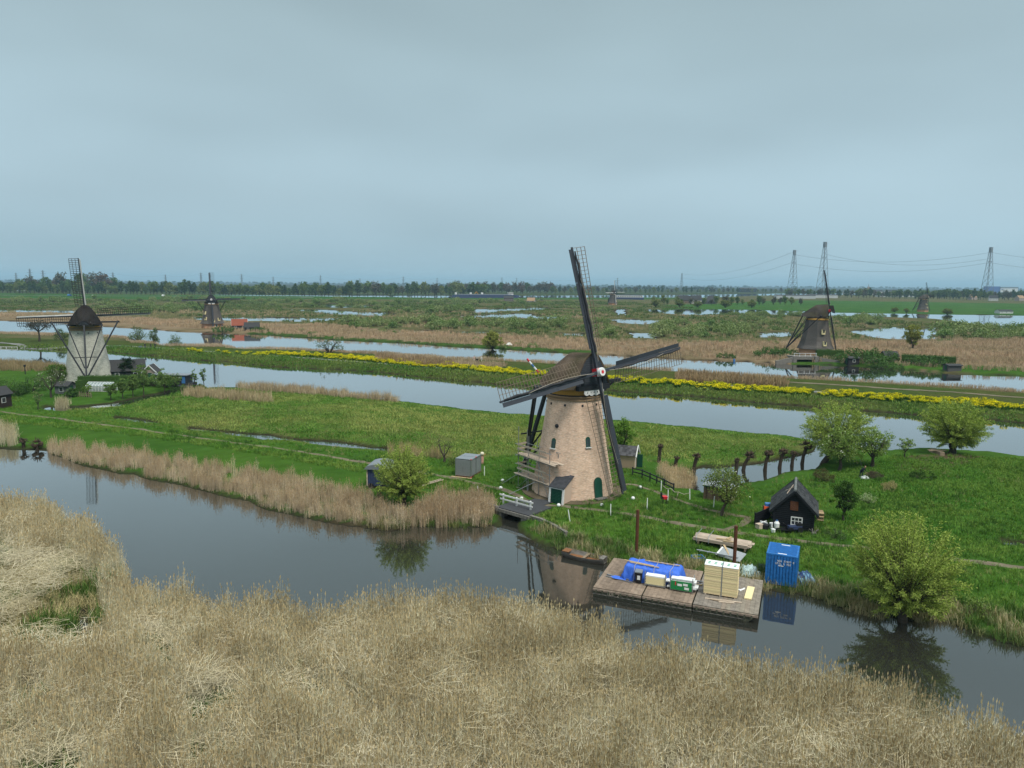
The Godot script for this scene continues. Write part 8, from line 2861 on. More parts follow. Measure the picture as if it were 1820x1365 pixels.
# ---------------------------------------------------------------- flower dike, far canal and marsh
func build_middle() -> void:
	var y1 := Color(0.16, 0.185, 0.04)
	var y2 := Color(0.28, 0.29, 0.07)
	var g1 := Color(0.075, 0.135, 0.04)
	var g2 := Color(0.15, 0.20, 0.075)
	leafy_tree("willow_tree", "lone yellow green willow at the far canal left of the sails", spot(Vector2(-7.64, -275.09)), 601, 8.6, 8.2, 1.6, 90, 50, 0.55, y1, y2, {"thick": 0.3, "pinch": 0.1})
	leafy_tree("willow_tree", "yellowish tree behind the garden of the grey thatched mill", spot(Vector2(160.40, -288.71)), 602, 10.5, 8.0, 1.2, 90, 50, 0.55, y1, y2, {"thick": 0.3, "pinch": 0.15})
	leafy_tree("alder_tree", "dark spreading tree with a bare trunk on the dike at far left", spot(Vector2(-182.71, -278.23)), 603, 9.0, 12.5, 4.0, 90, 10, 0.5, Color(0.03, 0.04, 0.03), Color(0.06, 0.065, 0.05), {"thick": 0.32, "flat": 0.7, "limbs": 9})
	bush("willow_bush", "airy grey green willow bush on the dike above the garden", spot(Vector2(-61.83, -243.51)), 604, 10.5, 6.5, 34, 16, 0.5, g1, Color(0.13, 0.16, 0.09), {"clump": 0.16})
	for q in [["tall shrub at the far canal left of the cyclists", 246, 608, 7.5, 6.8], ["narrow shrub at the far canal above the cyclists", 274, 608, 3.8, 7.2], ["small green shrub at the far canal right of the cyclists", 312, 611, 5.0, 6.6], ["low grey bush at the far canal left of the pale mill", 110, 606, 5.5, 4.6]]:
		bush("willow_bush", q[0], spot(unproject(q[1], q[2])), 605 + int(q[1]), q[3], q[4], 40, 24, 0.5, g1, Color(0.13, 0.17, 0.08))
	# people on the dike paths
	var pp := [
		["person in a dark coat beside a bicycle on the dike, leftmost of three", 258, 619, Color(0.03, 0.03, 0.04), Color(0.02, 0.025, 0.04)], ["person in dark clothes on the dike path, middle of three", 268, 618.5, Color(0.05, 0.05, 0.07), Color(0.025, 0.025, 0.03)], ["person in a dark jacket on the dike path, right of three", 276, 618.5, Color(0.02, 0.02, 0.03), Color(0.03, 0.03, 0.05)],
		["walker in white trousers and pink top on the dike, left of the pram", 842.5, 643.5, Color(0.62, 0.56, 0.54), Color(0.55, 0.33, 0.30)], ["walker in pale clothes on the dike, right of the pram", 856, 643.5, Color(0.60, 0.60, 0.56), Color(0.58, 0.55, 0.5)],
	]
	for i in pp.size():
		var q: Array = pp[i]
		person(q[0], spot(unproject(q[1], q[2], 0.3), 0.04), 0.5 + i * 1.3, {"legs": q[3], "top": q[4], "hair": Color(0.05, 0.04, 0.03), "stride": 0.2})
	var pr := thing("pram", "dark pram between the two pale walkers on the dike", "pram", spot(unproject(848, 643.5, 0.3), 0.04), 0.6)
	var pg := Geo.new()
	pg.taper(Vector3(0, 0.45, 0), Vector3(0, 0.95, 0), 0.5, 0.4, 0.9, 0.55)
	obj("basket", pg, mats.bin_black, pr)
	for x in [-0.35, 0.35]:
		var wg := Geo.new()
		wg.tube([Vector3(x, 0.2, -0.28), Vector3(x, 0.2, 0.28)], [0.2, 0.2], 10)
		obj("wheel", wg, mats.bin_black, pr)
	var bk := thing("bicycle", "bicycle lying beside the leftmost dark figure on the dike", "bicycle", spot(unproject(249, 619, 0.3), 0.04), 0.3)
	for x in [-0.52, 0.52]:
		var wg := Geo.new()
		for i in 12:
			var a := TAU * i / 12.0
			var a2 := TAU * (i + 1) / 12.0
			wg.bar(Vector3(x + cos(a) * 0.34, 0.35 + sin(a) * 0.34, 0), Vector3(x + cos(a2) * 0.34, 0.35 + sin(a2) * 0.34, 0), 0.04, 0.04)
		obj("wheel", wg, mats.bin_black, bk)
	var fg := Geo.new()
	for q in [[Vector3(-0.52, 0.35, 0), Vector3(-0.1, 0.85, 0)], [Vector3(-0.1, 0.9, 0), Vector3(0.0, 0.3, 0)], [Vector3(0.0, 0.3, 0), Vector3(0.42, 0.85, 0)], [Vector3(0.42, 1.0, 0), Vector3(0.52, 0.35, 0)], [Vector3(-0.1, 0.8, 0), Vector3(0.42, 0.85, 0)]]:
		fg.bar(q[0], q[1], 0.05, 0.05)
	obj("frame", fg, mats.blue_paint, bk)
	var jt := thing("jetty", "small pale jetty at the middle canal left of the pale mill", "jetty", spot(Vector2(-169.43, -257.16)), -0.05)
	for i in 12:
		simple_box("plank", jt, mats.old_wood, Vector3(-5.5 + i, 0.75, 1.0), Vector3(0.94, 0.08, 3.2))
	for x in [-5.5, 0, 5.5]:
		simple_box("pile", jt, mats.tarred, Vector3(x, 0.0, 2.3), Vector3(0.22, 2.2, 0.22))
	var wf := thing("white_fence", "low white fence at the far left of the dike", "fence", spot(Vector2(-185.72, -262.63)), 0.0)
	for i in 6:
		simple_box("post", wf, mats.white_paint, Vector3(-5 + i * 2.0, 0.6, 0), Vector3(0.16, 1.2, 0.16))
	for y in [0.55, 1.1]:
		simple_box("rail", wf, mats.white_paint, Vector3(0, y, 0.1), Vector3(10.4, 0.16, 0.08))
	house("red_roofed_house", "small dark house with an orange red tiled roof beside the thatched mill", spot(Vector2(-140.69, -372.58), 0.2), 0.35, Vector3(7.5, 1.9, 5.0), 3.0, Color(0.035, 0.035, 0.045), mats.red_tile, {"white_boards": true})
	house("grey_barn", "grey roofed barn right of the red-roofed house", spot(Vector2(-129.92, -360.32), 0.2), 0.3, Vector3(7.0, 1.7, 4.5), 2.2, Color(0.03, 0.03, 0.035), mats.roof_dark, {"category": "barn"})
	var g0 := bush("garden_bush", "dark green hedge shrubs before the thatched mill at left", spot(Vector2(-140.03, -350.41)), 620, 12.0, 3.4, 60, 24, 0.5, Color(0.05, 0.105, 0.028), Color(0.085, 0.16, 0.045))
	dup(g0, spot(Vector2(-123.30, -352.56)), 1.0, 0.8, "yellow green shrubs right of the grey barn")
	dup(g0, spot(Vector2(93.80, -248.98)), 2.0, 0.95, "dark shrubs left of the grey thatched mill")
	dup(g0, spot(Vector2(112.78, -230.55)), 0.4, 1.5, "tall shrubs beside the small cabin at the far canal")
	dup(g0, spot(Vector2(72.28, -243.32)), 1.4, 0.6, "round dark bush at the far canal with a blue barrel beside it")
	dup(g0, spot(Vector2(128.21, -226.80)), 2.6, 0.9, "light green shrubs at the far canal below the long hedge")
	dup(g0, spot(Vector2(115.51, -221.10)), 3.3, 0.85, "very dark overhanging bush at the far canal")
	dup(g0, spot(Vector2(89.78, -248.64)), 4.0, 1.1, "big rounded shrub left of the grey thatched mill's sluice")
	dup(g0, spot(Vector2(119.26, -234.46)), 5.0, 1.25, "high shrub left of the weathered shed")
	dup(g0, spot(Vector2(130.57, -223.79)), 5.6, 1.0, "shrub before the middle of the long hedge")
	dup(g0, spot(Vector2(107.83, -233.56)), 0.9, 0.7, "low shrub left of the dark cabin")
	var hd := thing("hedge", "clipped hedge in front of the grey thatched mill", "hedge", Vector3.ZERO)
	box_hedge(hd, [unproject(1450, 636), unproject(1498, 637)], 3.4, 2.0, 43)
	var hd2 := thing("hedge", "long clipped hedge right of the hut at the far canal", "hedge", Vector3.ZERO)
	box_hedge(hd2, [unproject(1602, 643), unproject(1698, 648)], 3.0, 2.0, 44)
	var cv := thing("sluice", "concrete water gate with grey wing walls below the grey thatched mill", "sluice", spot(Vector2(94.99, -232.55)), 0.05)
	cv.position.y = -1.0
	simple_box("head_wall", cv, mats.concrete, Vector3(0, 1.8, -0.6), Vector3(8.0, 1.0, 0.6))
	for x in [-3.6, 3.6]:
		simple_box("abutment", cv, mats.concrete, Vector3(x, 0.8, -0.8), Vector3(1.2, 3.2, 2.0))
	simple_box("roof_slab", cv, mats.concrete, Vector3(0, 2.05, -3.2), Vector3(8.0, 0.4, 4.8))  # slab added over the recess to shade the gate opening
	simple_box("end_wall", cv, mats.concrete, Vector3(0, 0.6, -5.4), Vector3(6.2, 2.6, 0.3))
	for x in [-3.4, 3.4]:
		simple_box("side_wall", cv, mats.concrete, Vector3(x, 0.6, -3.6), Vector3(0.5, 2.6, 3.8))
	for x in [-1, 1]:
		var g := Geo.new()
		g.bar(Vector3(4.0 * x, 1.3, -0.4), Vector3(10.5 * x, 0.3, 1.6), 0.5, 1.6)
		obj("wing_wall", g, mats.concrete, cv)
	for i in 5:
		simple_box("railing_post", cv, mats.white_paint, Vector3(-3.6 + i * 1.8, 2.8, -0.6), Vector3(0.12, 1.1, 0.12))
	simple_box("railing_bar", cv, mats.white_paint, Vector3(0, 3.3, -0.6), Vector3(7.6, 0.12, 0.1))
	house("cabin", "small dark cabin with a white window on the water's edge", spot(Vector2(108.05, -228.52), 0.1), 0.1, Vector3(3.6, 1.8, 2.4), 0.4, Color(0.03, 0.03, 0.035), mats.roof_dark, {"category": "cabin", "windows": 1})
	house("garden_house", "weathered shed with slate roof between the shrubs at the far canal", spot(Vector2(124.02, -236.59), 0.1), 0.0, Vector3(4.4, 1.8, 3.4), 1.3, Color(0.14, 0.12, 0.10), mats.roof_dark, {"category": "shed"})
	house("boat_house", "low grey boat shelter standing over the far canal", spot(Vector2(129.85, -211.82), 0.3), 0.05, Vector3(4.0, 1.3, 2.6), 0.3, Color(0.10, 0.10, 0.10), mats.roof_dark, {"category": "shelter", "windows": 0})
	var bb := thing("barrel", "blue barrel beside the round bush at the far canal", "barrel", spot(Vector2(73.48, -237.87)))
	var bg := Geo.new()
	bg.lathe([Vector2(0.3, 0), Vector2(0.36, 0.3), Vector2(0.36, 0.8), Vector2(0.3, 1.1), Vector2(0, 1.12)], 12)
	obj("drum", bg, mats.blue_paint, bb)
	simple_box("lid", bb, mats.boat_cover, Vector3(0, 1.14, 0), Vector3(0.4, 0.06, 0.4))
	var wt := heap(1.1, 9, Color(0.6, 0.6, 0.56))
	wt.position = spot(Vector2(-1.25, -286.00), 0.2)
	tag(wt, "white cover on the bank right of the lone willow", "cover")
	# low willow scrub and thickets of the marsh: six kinds, many individuals
	var kinds := []
	for i in 6:
		var wide := 6.0 + i * 0.9
		var k := bush("marsh_bush", "low willow bush in the far thickets", Vector3(0, -60, 0), 640 + i, wide, 3.4 + 0.4 * (i % 3), 34, 16, 0.75, Color(0.085, 0.16, 0.05).lerp(Color(0.15, 0.20, 0.08), i / 5.0), Color(0.17, 0.25, 0.085).lerp(Color(0.27, 0.31, 0.14), i / 5.0), {"clump": 0.26})
		kinds.append(k)
	var r := RandomNumberGenerator.new()
	r.seed = 66
	# thickets: corners on the ground as photographed bearings, number, size
	var thick := [
		["bush in the thicket left of the dark thatched mill", 175, 540, 350, 562, 34, 1.2], ["bush among the pools right of the dark thatched mill", 415, 536, 700, 548, 34, 1.1], ["bush in the long thicket behind the tan reed land", 615, 573, 1000, 585, 46, 1.15],
		["bush on the island between the two centre pools", 690, 552, 835, 557, 16, 1.3], ["bush in the thicket round the upright sail", 1000, 548, 1090, 600, 18, 0.9], ["bush in the dense thicket right of the upright sail", 1160, 576, 1330, 600, 34, 1.15],
		["bush near the pool right of the grey thatched mill", 1495, 562, 1570, 578, 16, 1.1], ["bush in the tall thicket at the right edge", 1672, 585, 1830, 604, 26, 1.35], ["bush along the river meadow in the centre", 560, 534, 1060, 543, 46, 1.3], ["bush in the marsh left of the grey thatched mill", 1310, 562, 1400, 590, 14, 0.9],
		["bush along the foot of the river dike at left", 0, 532, 560, 538, 40, 1.2], ["lone bush on the tan reed land", 470, 578, 1420, 618, 26, 0.42], ["bush on the spit at the right-hand pool", 1300, 558, 1480, 563, 18, 0.9],
	]
	for q in thick:
		for i in int(q[5]):
			for attempt in 8:
				var p := unproject(r.randf_range(q[1], q[3]), r.randf_range(q[2], q[4]), -0.6)
				if sample(shore, p.x, p.y) > 1.5:
					var kind := r.randi() % 6
					var big := r.randf_range(0.65, 1.25)
					var third: String = ["left", "middle", "right"][clampi(int((bearing(p) - q[1]) / (q[3] - q[1]) * 3.0), 0, 2)]
					var look: String = ["small", "middling", "large"][clampi(int((big - 0.65) * 5.0), 0, 2)] + " " + ["deep green", "green", "fresh green", "pale green", "grey green", "yellowish green"][kind]
					dup(kinds[kind], spot(p), r.randf() * TAU, q[6] * big, "%s %s, %s part" % [look, q[0], third], "marsh bushes, " + q[0])
					break
	for k in kinds:
		remove_child(k)
		k.free()


# ---------------------------------------------------------------- the river dike and the horizon
func build_distance() -> void:
	var r := RandomNumberGenerator.new()
	r.seed = 700
	var tint := [[Color(0.06, 0.105, 0.035), Color(0.10, 0.155, 0.055)], [Color(0.085, 0.135, 0.04), Color(0.145, 0.20, 0.06)], [Color(0.045, 0.085, 0.035), Color(0.08, 0.125, 0.05)], [Color(0.13, 0.165, 0.05), Color(0.20, 0.225, 0.08)], [Color(0.10, 0.07, 0.06), Color(0.15, 0.115, 0.095)], [Color(0.085, 0.075, 0.06), Color(0.125, 0.12, 0.085)]]
	var kinds := []
	for i in 6:
		kinds.append(leafy_tree("far_tree", "tree on the horizon", Vector3(0, -90, 0), 710 + i, 20.0, 15.0 if i != 2 else 11.0, 3.0, 46, 15, 2.0, tint[i][0], tint[i][1], {"thick": 0.45, "clump": 0.16, "limbs": 5, "twigs": i >= 4}))
	# rows of trees: bearings of both ends, number, height, which kinds
	var rows := [
		["tree in the line behind the river road at left", -30, 521.0, 330, 524.0, 52, 1.02, [0, 1, 2, 3]], ["tree rising over the line at far left", 40, 520.0, 200, 521.0, 12, 1.75, [4, 5, 0]], ["tree in the long line right of the dark thatched mill", 330, 523.5, 620, 524.6, 50, 1.15, [0, 1, 2, 3]],
		["tree in the line between mill and moored ship", 620, 524.2, 860, 524.4, 36, 1.25, [0, 1, 3, 5, 2]], ["tree behind the ship", 800, 521.0, 980, 521.5, 30, 1.35, [4, 5, 5, 0]], ["tree on the far river bank right of the upright sail", 980, 521.5, 1420, 520.0, 54, 0.85, [0, 1, 2, 3, 5]],
		["tree among the village houses at right", 1400, 527.0, 1820, 533.0, 64, 0.95, [0, 2, 2, 1, 5]], ["tree around the farm houses right of the small brown mill", 1165, 541.0, 1420, 541.0, 22, 0.55, [1, 3, 0, 5]], ["tree behind the distant mill at far right", 1590, 530.0, 1740, 532.0, 14, 1.0, [2, 0]],
	]
	for q in rows:
		for i in int(q[5]):
			var t := (i + r.randf_range(-0.3, 0.3)) / maxf(1.0, q[5] - 1)
			var p := unproject(lerpf(q[1], q[3], t), lerpf(q[2], q[4], t) + r.randf_range(-0.6, 0.5))
			var kind: int = q[7][r.randi() % q[7].size()]
			var big := r.randf_range(0.7, 1.2)
			var third: String = ["left", "middle", "right"][clampi(int(t * 3.0), 0, 2)]
			var look: String = ["low", "middling", "tall"][clampi(int((big - 0.7) * 6.0), 0, 2)] + " " + ["green", "light green", "narrow dark", "yellow green", "reddish brown", "greyish"][kind]
			dup(kinds[kind], spot(p), r.randf() * TAU, q[6] * big, "%s %s, %s third" % [look, q[0], third], "far trees, " + q[0])
	for k in kinds:
		remove_child(k)
		k.free()
	var round_ := leafy_tree("round_willow", "bright round willow, leftmost at the pool by the farm", spot(unproject(1165, 545)), 740, 9.0, 14.0, 1.0, 60, 18, 1.3, Color(0.10, 0.13, 0.035), Color(0.17, 0.19, 0.06), {"thick": 0.5})
	for q in [[1208, 545, 0.95, "bright round willow before the farm houses"], [1240, 545.5, 0.8, "dark round tree right of the bright willow by the farm"], [1336, 546, 0.85, "pale willow at the end of the farm trees"], [1289, 546, 1.0, "broad tree between two bright willows by the pool"], [1590, 554, 0.55, "reddish round bush left of the distant grey mill"], [1611, 555, 0.5, "light round bush next to the distant grey mill"], [1684, 557, 0.7, "bright round willow right of the distant grey mill"]]:
		dup(round_, spot(unproject(q[0], q[1])), q[0] * 0.7, q[2], q[3])
	# forest belts that read as one mass
	far_wood("blue green forest belt along the whole horizon", [[-60, 500.2, 400, 504.0], [400, 504.0, 1000, 508.6], [1000, 508.4, 1500, 512.4], [1500, 512.4, 1880, 515.6]], 150, 0.85, Color(0.05, 0.075, 0.05), Color(0.08, 0.10, 0.065), 751)
	far_wood("dark wood between river and horizon in the centre", [[600, 515.5, 1020, 515.0], [1020, 515.0, 1300, 515.5]], 70, 0.85, Color(0.055, 0.075, 0.04), Color(0.10, 0.10, 0.065), 752)
	far_wood("broken wood between road and horizon at left", [[-60, 511.0, 300, 512.0]], 60, 1.0, Color(0.04, 0.065, 0.035), Color(0.07, 0.085, 0.05), 753)
	# road on the dike with vehicles
	path("asphalt_path", "road along the river dike at left", ring([-865, -1005, -701, -993, -603, -996, -516, -1008, -419, -1019, -284, -1046]), 10.0)
	for q in [["blue delivery van on the river road", 124, 526.3, mats.blue_paint, 2.6], ["white car on the river road right of the blue van", 166, 526.6, mats.white_plain, 1.5], ["white van on the river road behind the willows", 291, 527.2, mats.white_plain, 2.4]]:
		var v := thing("parked_van" if q[4] > 2.0 else "parked_car", q[0], "van" if q[4] > 2.0 else "car", spot(unproject(q[1], q[2], 2.0), 0.15), 0.05)
		var l: float = 2.6 * q[4] + 1.0
		var g := Geo.new()
		g.taper(Vector3(0, 0.4, 0), Vector3(0, q[4] * 0.55, 0), l, 2.0, l, 2.0)
		g.taper(Vector3(-l * 0.08, q[4] * 0.55, 0), Vector3(-l * 0.08, q[4], 0), l * 0.82, 1.95, l * 0.66, 1.7)
		obj("body", g, q[3], v)
		simple_box("window_band", v, mats.glass_dark, Vector3(-l * 0.05, q[4] * 0.72, 0), Vector3(l * 0.6, q[4] * 0.22, 1.98))
		for x in [-0.3, 0.3]:
			var wg := Geo.new()
			wg.tube([Vector3(l * x, 0.36, -1.02), Vector3(l * x, 0.36, 1.02)], [0.36, 0.36], 10)
			obj("wheel", wg, mats.bin_black, v)
	# ships
	var s := thing("cargo_barge", "long dark cargo barge on the river in the centre", "ship", Vector3.ZERO)
	var a := unproject(804, 529.3, -1.0)
	var b := unproject(922, 529.6, -1.0)
	s.position = Vector3((a.x + b.x) / 2, -1.0, (a.y + b.y) / 2)
	s.rotation.y = turn_to(a, b)
	var l := a.distance_to(b)
	var hg := Geo.new()
	hg.taper(Vector3(-l * 0.46, 2.0, 0), Vector3(l * 0.46, 2.0, 0), 11.0, 6.5, 11.0, 6.5)
	hg.taper(Vector3(l * 0.46, 2.0, 0), Vector3(l * 0.5, 3.2, 0), 11.0, 6.5, 3.0, 3.0)
	hg.taper(Vector3(-l * 0.5, 3.0, 0), Vector3(-l * 0.46, 2.0, 0), 6.0, 4.0, 11.0, 6.5)
	obj("hull", hg, mats.ship_blue, s)
	simple_box("hatch_covers", s, mats.metal_grey, Vector3(-l * 0.02, 5.8, 0), Vector3(l * 0.8, 1.2, 8.0))
	simple_box("wheelhouse", s, mats.white_paint, Vector3(l * 0.37, 7.4, 0), Vector3(9.0, 4.0, 7.0))
	simple_box("wheelhouse_windows", s, mats.glass_dark, Vector3(l * 0.37, 8.2, 0), Vector3(9.1, 1.2, 7.1))
	for x in [-0.45, -0.23, -0.06]:
		simple_box("deck_gear", s, mats.white_paint, Vector3(l * x, 7.4, 0), Vector3(3.0, 3.4, 4.0))
	var cg := Geo.new()
	cg.bar(Vector3(-l * 0.17, 6.4, 0), Vector3(-l * 0.145, 10.5, 0), 0.9, 0.9)
	cg.bar(Vector3(-l * 0.145, 10.5, 0), Vector3(-l * 0.12, 6.4, 0), 0.9, 0.9)
	obj("deck_crane", cg, mats.ochre, s)
	var ps := thing("passenger_ship", "long low passenger ship behind the small brown mill", "ship", Vector3.ZERO)
	a = unproject(1093, 532.0, 0.0)
	b = unproject(1140, 532.0, 0.0)
	ps.position = Vector3((a.x + b.x) / 2, 0.0, (a.y + b.y) / 2)
	l = a.distance_to(b)
	simple_box("hull", ps, mats.ship_blue, Vector3(0, 1.4, 0), Vector3(l, 3.6, 9.0))
	simple_box("upper_deck", ps, mats.white_paint, Vector3(0, 4.6, 0), Vector3(l * 0.94, 2.8, 8.0))
	simple_box("canopy", ps, mats.ship_blue, Vector3(0, 6.8, 0), Vector3(l * 0.9, 1.0, 8.2))
	for i in 12:
		simple_box("window", ps, mats.glass_dark, Vector3(l * (-0.42 + i * 0.076), 4.5, 4.05), Vector3(l * 0.05, 1.2, 0.1))
	# houses
	var hs := [
		["dark roofed farm house left of the farm group", 1214, 537, 16, 5, 8, 5, Color(0.12, 0.10, 0.09), 0], ["brown farm house in the farm group right of the small mill", 1226, 538, 18, 4, 10, 6, Color(0.22, 0.16, 0.12), 0], ["white gabled house in the farm group", 1237, 539, 13, 5, 9, 6, Color(0.45, 0.43, 0.40), 0], ["low dark barn at the right of the farm group", 1256, 539, 22, 3, 10, 4, Color(0.06, 0.06, 0.07), 0], ["white farm house at the end of the lane", 1266, 536, 14, 5, 9, 4, Color(0.6, 0.6, 0.58), 0], ["small stone shed on the river meadow below the barge", 904, 535.5, 13, 5, 8, 3, Color(0.17, 0.15, 0.14), 0], ["pale red roofed shed on the river meadow", 944, 536.5, 10, 2, 8, 4, Color(0.4, 0.38, 0.36), 1],
		["white house in the village at right", 1505, 522, 22, 7, 12, 6, Color(0.6, 0.6, 0.58), 0], ["row of pale houses with dark roofs in the village", 1552, 521, 60, 8, 12, 6, Color(0.62, 0.61, 0.58), 0], ["second row of pale village houses", 1585, 521, 50, 8, 12, 6, Color(0.55, 0.5, 0.44), 0], ["brick village house beside the church", 1530, 522, 26, 7, 12, 7, Color(0.25, 0.15, 0.12), 1], ["long low glass-roofed hall at right", 1592, 527, 90, 5, 20, 2, Color(0.55, 0.58, 0.58), 0], ["long white hall behind the green field", 1412, 530, 75, 6, 16, 1.5, Color(0.5, 0.53, 0.54), 0], ["second long white hall right of the first", 1460, 529, 60, 6, 16, 1.5, Color(0.56, 0.58, 0.58), 0],
		["dark industrial shed left of the steel masts", 1328, 519, 60, 12, 30, 4, Color(0.03, 0.035, 0.04), 0], ["red roofed house at the right picture edge", 1812, 534, 16, 5, 9, 5, Color(0.4, 0.34, 0.3), 1], ["red roofed house right of the far mill trees", 1728, 532, 15, 5, 9, 5, Color(0.42, 0.36, 0.32), 1], ["white house below the blue hall", 1765, 534, 14, 5, 9, 5, Color(0.6, 0.6, 0.58), 0], ["low white stable on the right-hand green field", 1784, 556, 15, 2.4, 6, 1.2, Color(0.6, 0.62, 0.62), 0], ["pale house behind the trees at far left", 38, 517, 18, 6, 10, 5, Color(0.5, 0.55, 0.6), 0],
	]
	for q in hs:
		house("far_house", q[0], spot(unproject(q[1], q[2])), r.randf_range(-0.4, 0.4) if q[3] < 40 else 0.0, Vector3(q[3], q[4], q[5]), q[6], q[7], mats.moulding if q[8] else mats.roof_dark, {"windows": 3, "gable_door": false})
	var ch := thing("church", "small dark church spire over the village at right", "church", spot(unproject(1543, 518)))
	simple_box("tower", ch, mats.moulding, Vector3(0, 10, 0), Vector3(9, 22, 9))
	var sg := Geo.new()
	sg.lathe([Vector2(6.4, 20.8), Vector2(2.0, 28), Vector2(0.0, 38)], 4, Vector3.ZERO, false)
	obj("spire", sg, mats.metal_grey, ch)
	var bh := thing("industrial_hall", "big blue and white industrial hall on the right horizon", "hall", spot(unproject(1770, 519.5)))
	simple_box("blue_block", bh, mats.boat_cover, Vector3(-22, 14, 0), Vector3(56, 30, 40))
	simple_box("white_block", bh, mats.white_paint, Vector3(48, 11, 4), Vector3(84, 20, 40))
	simple_box("roof_band", bh, mats.metal_grey, Vector3(48, 24, 4), Vector3(86, 6, 41))
	simple_box("emblem", bh, mats.blue_paint, Vector3(14, 16, 24.1), Vector3(10, 3, 0.3))
	# tall masts and the line of pylons
	var m1 := mast("tall steel lattice mast, left of the close pair", 1408, 446, 516.5, 2000.0)
	var m2 := mast("tallest steel lattice mast behind the grey thatched mill", 1461, 432, 517.0, 1900.0)
	var m3 := mast("tall steel lattice mast above the blue hall at right", 1754, 441, 518.0, 1950.0)
	var m0 := mast("lattice mast between the upright sail and the tall masts", 1211, 486, 514.0, 3300.0)
	var py := [[55, 481], [30, 487], [78, 483], [202, 486], [295, 489], [358, 486], [430, 488], [486, 492], [570, 490], [640, 495], [717, 492], [777, 494], [892, 493], [918, 494], [1097, 494]]
	var places := ["third from the left", "leftmost of all", "fourth from the left", "just right of the pale mill", "midway between pale mill and dark mill", "second left of the dark thatched mill", "right of the dark thatched mill", "second right of the dark thatched mill", "third right of the dark thatched mill", "faint one above the marsh pools", "largest left of the barge", "above the left end of the barge", "above the right end of the barge", "just right of the barge", "beside the small brown mill"]
	var first: Node3D
	var tops := []
	for i in py.size():
		var p := unproject(py[i][0], 512.0 if py[i][0] > 600 else 508.5)
		var far := Vector2(p.x, p.y).length()
		var d := Vector2(p.x, p.y).normalized() * 3600.0
		var tall: float = 24.0 + 3600.0 * (503.5 + 0.0084 * (py[i][0] - 910.0) - py[i][1]) / 1283.0
		if first == null:
			first = pylon(Vector3(d.x, 0, d.y))
			first.scale = Vector3.ONE * tall / 50.0
		else:
			dup(first, Vector3(d.x, 0, d.y), 0.0, tall / 50.0, "small grey power pylon on the horizon, %s" % places[i])
		tops.append([py[i][0], Vector3(d.x, tall * 0.93, d.y)])
	tops.sort_custom(func(u, v): return u[0] < v[0])
	for i in tops.size() - 1:
		if i != 0 and i != 1 and i != 12:
			wire("thin power line between the far pylons, span %s" % ["one", "two", "three", "four", "five", "six", "seven", "eight", "nine", "ten", "eleven", "twelve", "thirteen", "fourteen"][i], tops[i][1], tops[i + 1][1], 9.0, 0.35)
	for q in [[m0, m1, 0.97, "upper"], [m0, m1, 0.74, "lower"], [m1, m3, 0.90, "upper"], [m1, m3, 0.70, "lower"], [m2, m3, 0.78, "second"]]:
		wire("%s sagging power line %s" % [q[3], "from the small mast to the tall masts" if q[0] == m0 else ("between the left and the right tall mast" if q[0] == m1 else "between the tallest and the right mast")], q[0] * Vector3(1, q[2], 1), q[1] * Vector3(1, q[2], 1), 20.0 if q[0] != m0 else 26.0, 0.5)
	for q in [["upper", 0.9], ["lower", 0.7]]:
		wire("%s power line leaving the picture at right" % q[0], m3 * Vector3(1, q[1], 1), Vector3(m3.x + 500.0, m3.y * q[1] * 0.9, m3.z - 100.0), 14.0, 0.5)


func far_wood(label: String, spans: Array, n: int, size: float, a: Color, b: Color, seed_: int) -> void:
	var r := RandomNumberGenerator.new()
	r.seed = seed_
	var g := Geo.new()
	for i in 90:
		var p := rand_dir(r) * Vector3(9, 6, 9) * pow(r.randf(), 0.35) + Vector3(0, 9, 0)
		p.y = maxf(p.y, 0.5)
		var al := rand_dir(r) * 5.0
		g.col = Color.WHITE * r.randf_range(0.6, 1.3)
		g.leaf(p, al, al.cross(rand_dir(r)).normalized() * 3.6, Vector3(0, 0.5, 0))
	var pts := []
	for s in spans:
		for i in n:
			var t := r.randf()
			pts.append(unproject(lerpf(s[0], s[2], t), lerpf(s[1], s[3], t) + r.randf_range(-0.8, 0.5)))
	var far: float = -pts[0].y
	field("far_wood", label, "wood", g.mesh(), mats.leaf, pts, Vector2(0.7, 1.4) * size * (1.0 if far < 4500.0 else 1.3), a, b, seed_, 0.002)


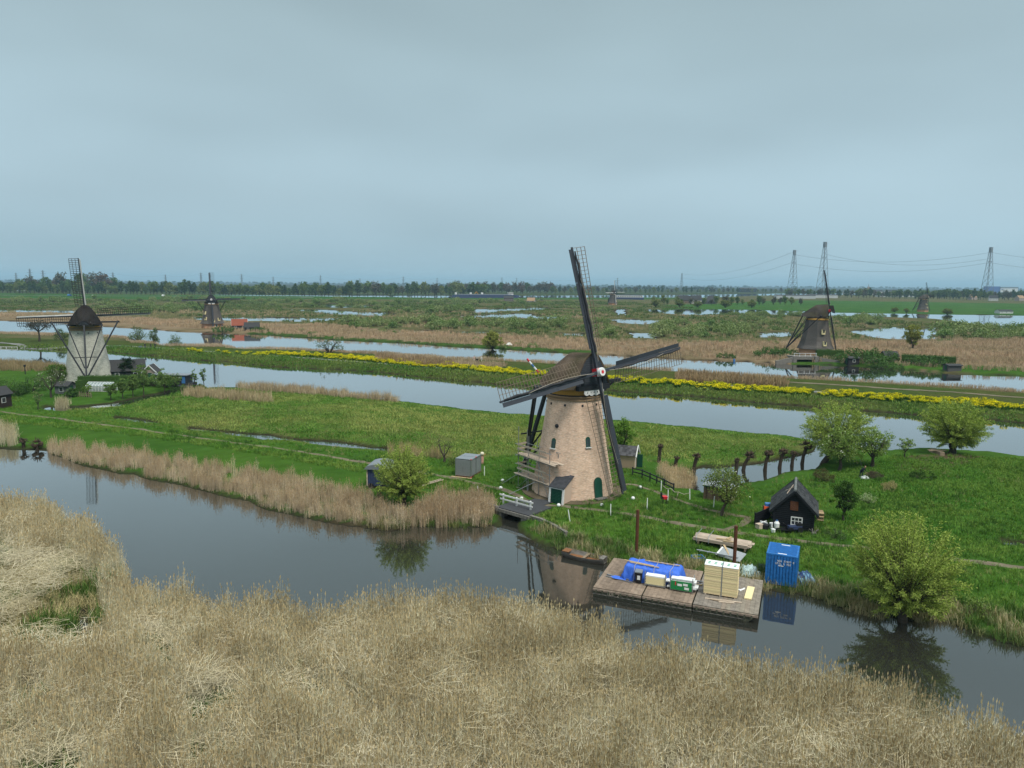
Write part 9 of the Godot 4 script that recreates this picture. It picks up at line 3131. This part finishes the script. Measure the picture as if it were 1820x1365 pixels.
func mast(label: String, x: float, top: float, foot: float, far: float) -> Vector3:
	var d := unproject(x, foot).normalized() * far
	var at := Vector3(d.x, 0, d.y)
	var tall := 24.0 + far * cos(atan((x - 910.0) / 1283.0)) * (503.5 + 0.0084 * (x - 910.0) - top) / 1283.0
	var t := thing("lattice_mast", label, "mast", at, 0.3)
	var w0 := tall * 0.085
	var w1 := tall * 0.022
	var k := 1.0
	for c in 4:
		var sx := -1.0 if c % 2 else 1.0
		var sz := -1.0 if c < 2 else 1.0
		var g := Geo.new()
		g.bar(Vector3(w0 * sx, 0, w0 * sz), Vector3(w1 * sx, tall * 0.9, w1 * sz), 0.6, 0.6)
		obj("leg", g, mats.steel_far, t)
	var br := Geo.new()
	for i in 8:
		var h0 := tall * 0.9 * (1.0 - pow(1.0 - i / 8.0, 1.3))
		var h1 := tall * 0.9 * (1.0 - pow(1.0 - (i + 1) / 8.0, 1.3))
		var a := lerpf(w0, w1, h0 / (tall * 0.9))
		var b := lerpf(w0, w1, h1 / (tall * 0.9))
		for z in [-1, 1]:
			br.bar(Vector3(-a, h0, a * z), Vector3(b, h1, b * z), 0.28, 0.28)
			br.bar(Vector3(a, h0, a * z), Vector3(-b, h1, b * z), 0.28, 0.28)
			br.bar(Vector3(-b, h1, b * z), Vector3(b, h1, b * z), 0.5, 0.5)
			br.bar(Vector3(a * z, h0, -a), Vector3(b * z, h1, b), 0.28, 0.28)
	obj("bracing", br, mats.steel_far, t)
	simple_box("head", t, mats.steel_far, Vector3(0, tall * 0.95, 0), Vector3(w1 * 2.2, tall * 0.1, w1 * 2.2))
	simple_box("cross_arm", t, mats.steel_far, Vector3(0, tall * 0.72, 0), Vector3(tall * 0.12, 1.0, 1.0))
	simple_box("cross_arm", t, mats.steel_far, Vector3(0, tall * 0.92, 0), Vector3(tall * 0.08, 1.0, 1.0))
	return at + Vector3(0, tall, 0)


func pylon(at: Vector3) -> Node3D:
	var t := thing("pylon", "small grey power pylon on the horizon, third from the left", "pylon", at, 0.0, "power pylons along the horizon")
	var g := Geo.new()
	for c in 4:
		var sx := -1.0 if c % 2 else 1.0
		var sz := -1.0 if c < 2 else 1.0
		g.bar(Vector3(3.6 * sx, -2, 3.6 * sz), Vector3(0.7 * sx, 50, 0.7 * sz), 0.9, 0.9)
	for i in 7:
		var a := lerpf(3.6, 0.7, i / 7.0)
		var b := lerpf(3.6, 0.7, (i + 1) / 7.0)
		g.bar(Vector3(-a, i * 7.1, a), Vector3(b, i * 7.1 + 7.1, b), 0.5, 0.5)
		g.bar(Vector3(a, i * 7.1, a), Vector3(-b, i * 7.1 + 7.1, b), 0.5, 0.5)
	obj("tower", g, mats.steel_far, t)
	for q in [[46.0, 12.0], [38.0, 18.0], [31.0, 13.0]]:
		simple_box("cross_arm", t, mats.steel_far, Vector3(0, q[0], 0), Vector3(q[1], 1.0, 1.0))
	return t


func wire(label: String, a: Vector3, b: Vector3, sag: float, w: float) -> void:
	var g := Geo.new()
	var pts := []
	var rad := []
	for i in 17:
		var t := i / 16.0
		pts.append(a.lerp(b, t) - Vector3(0, sag * 4.0 * t * (1.0 - t), 0))
		rad.append(w * 0.5)
	g.tube(pts, rad, 4, false)
	tag(obj("power_line", g, mats.steel_far), label, "power line")
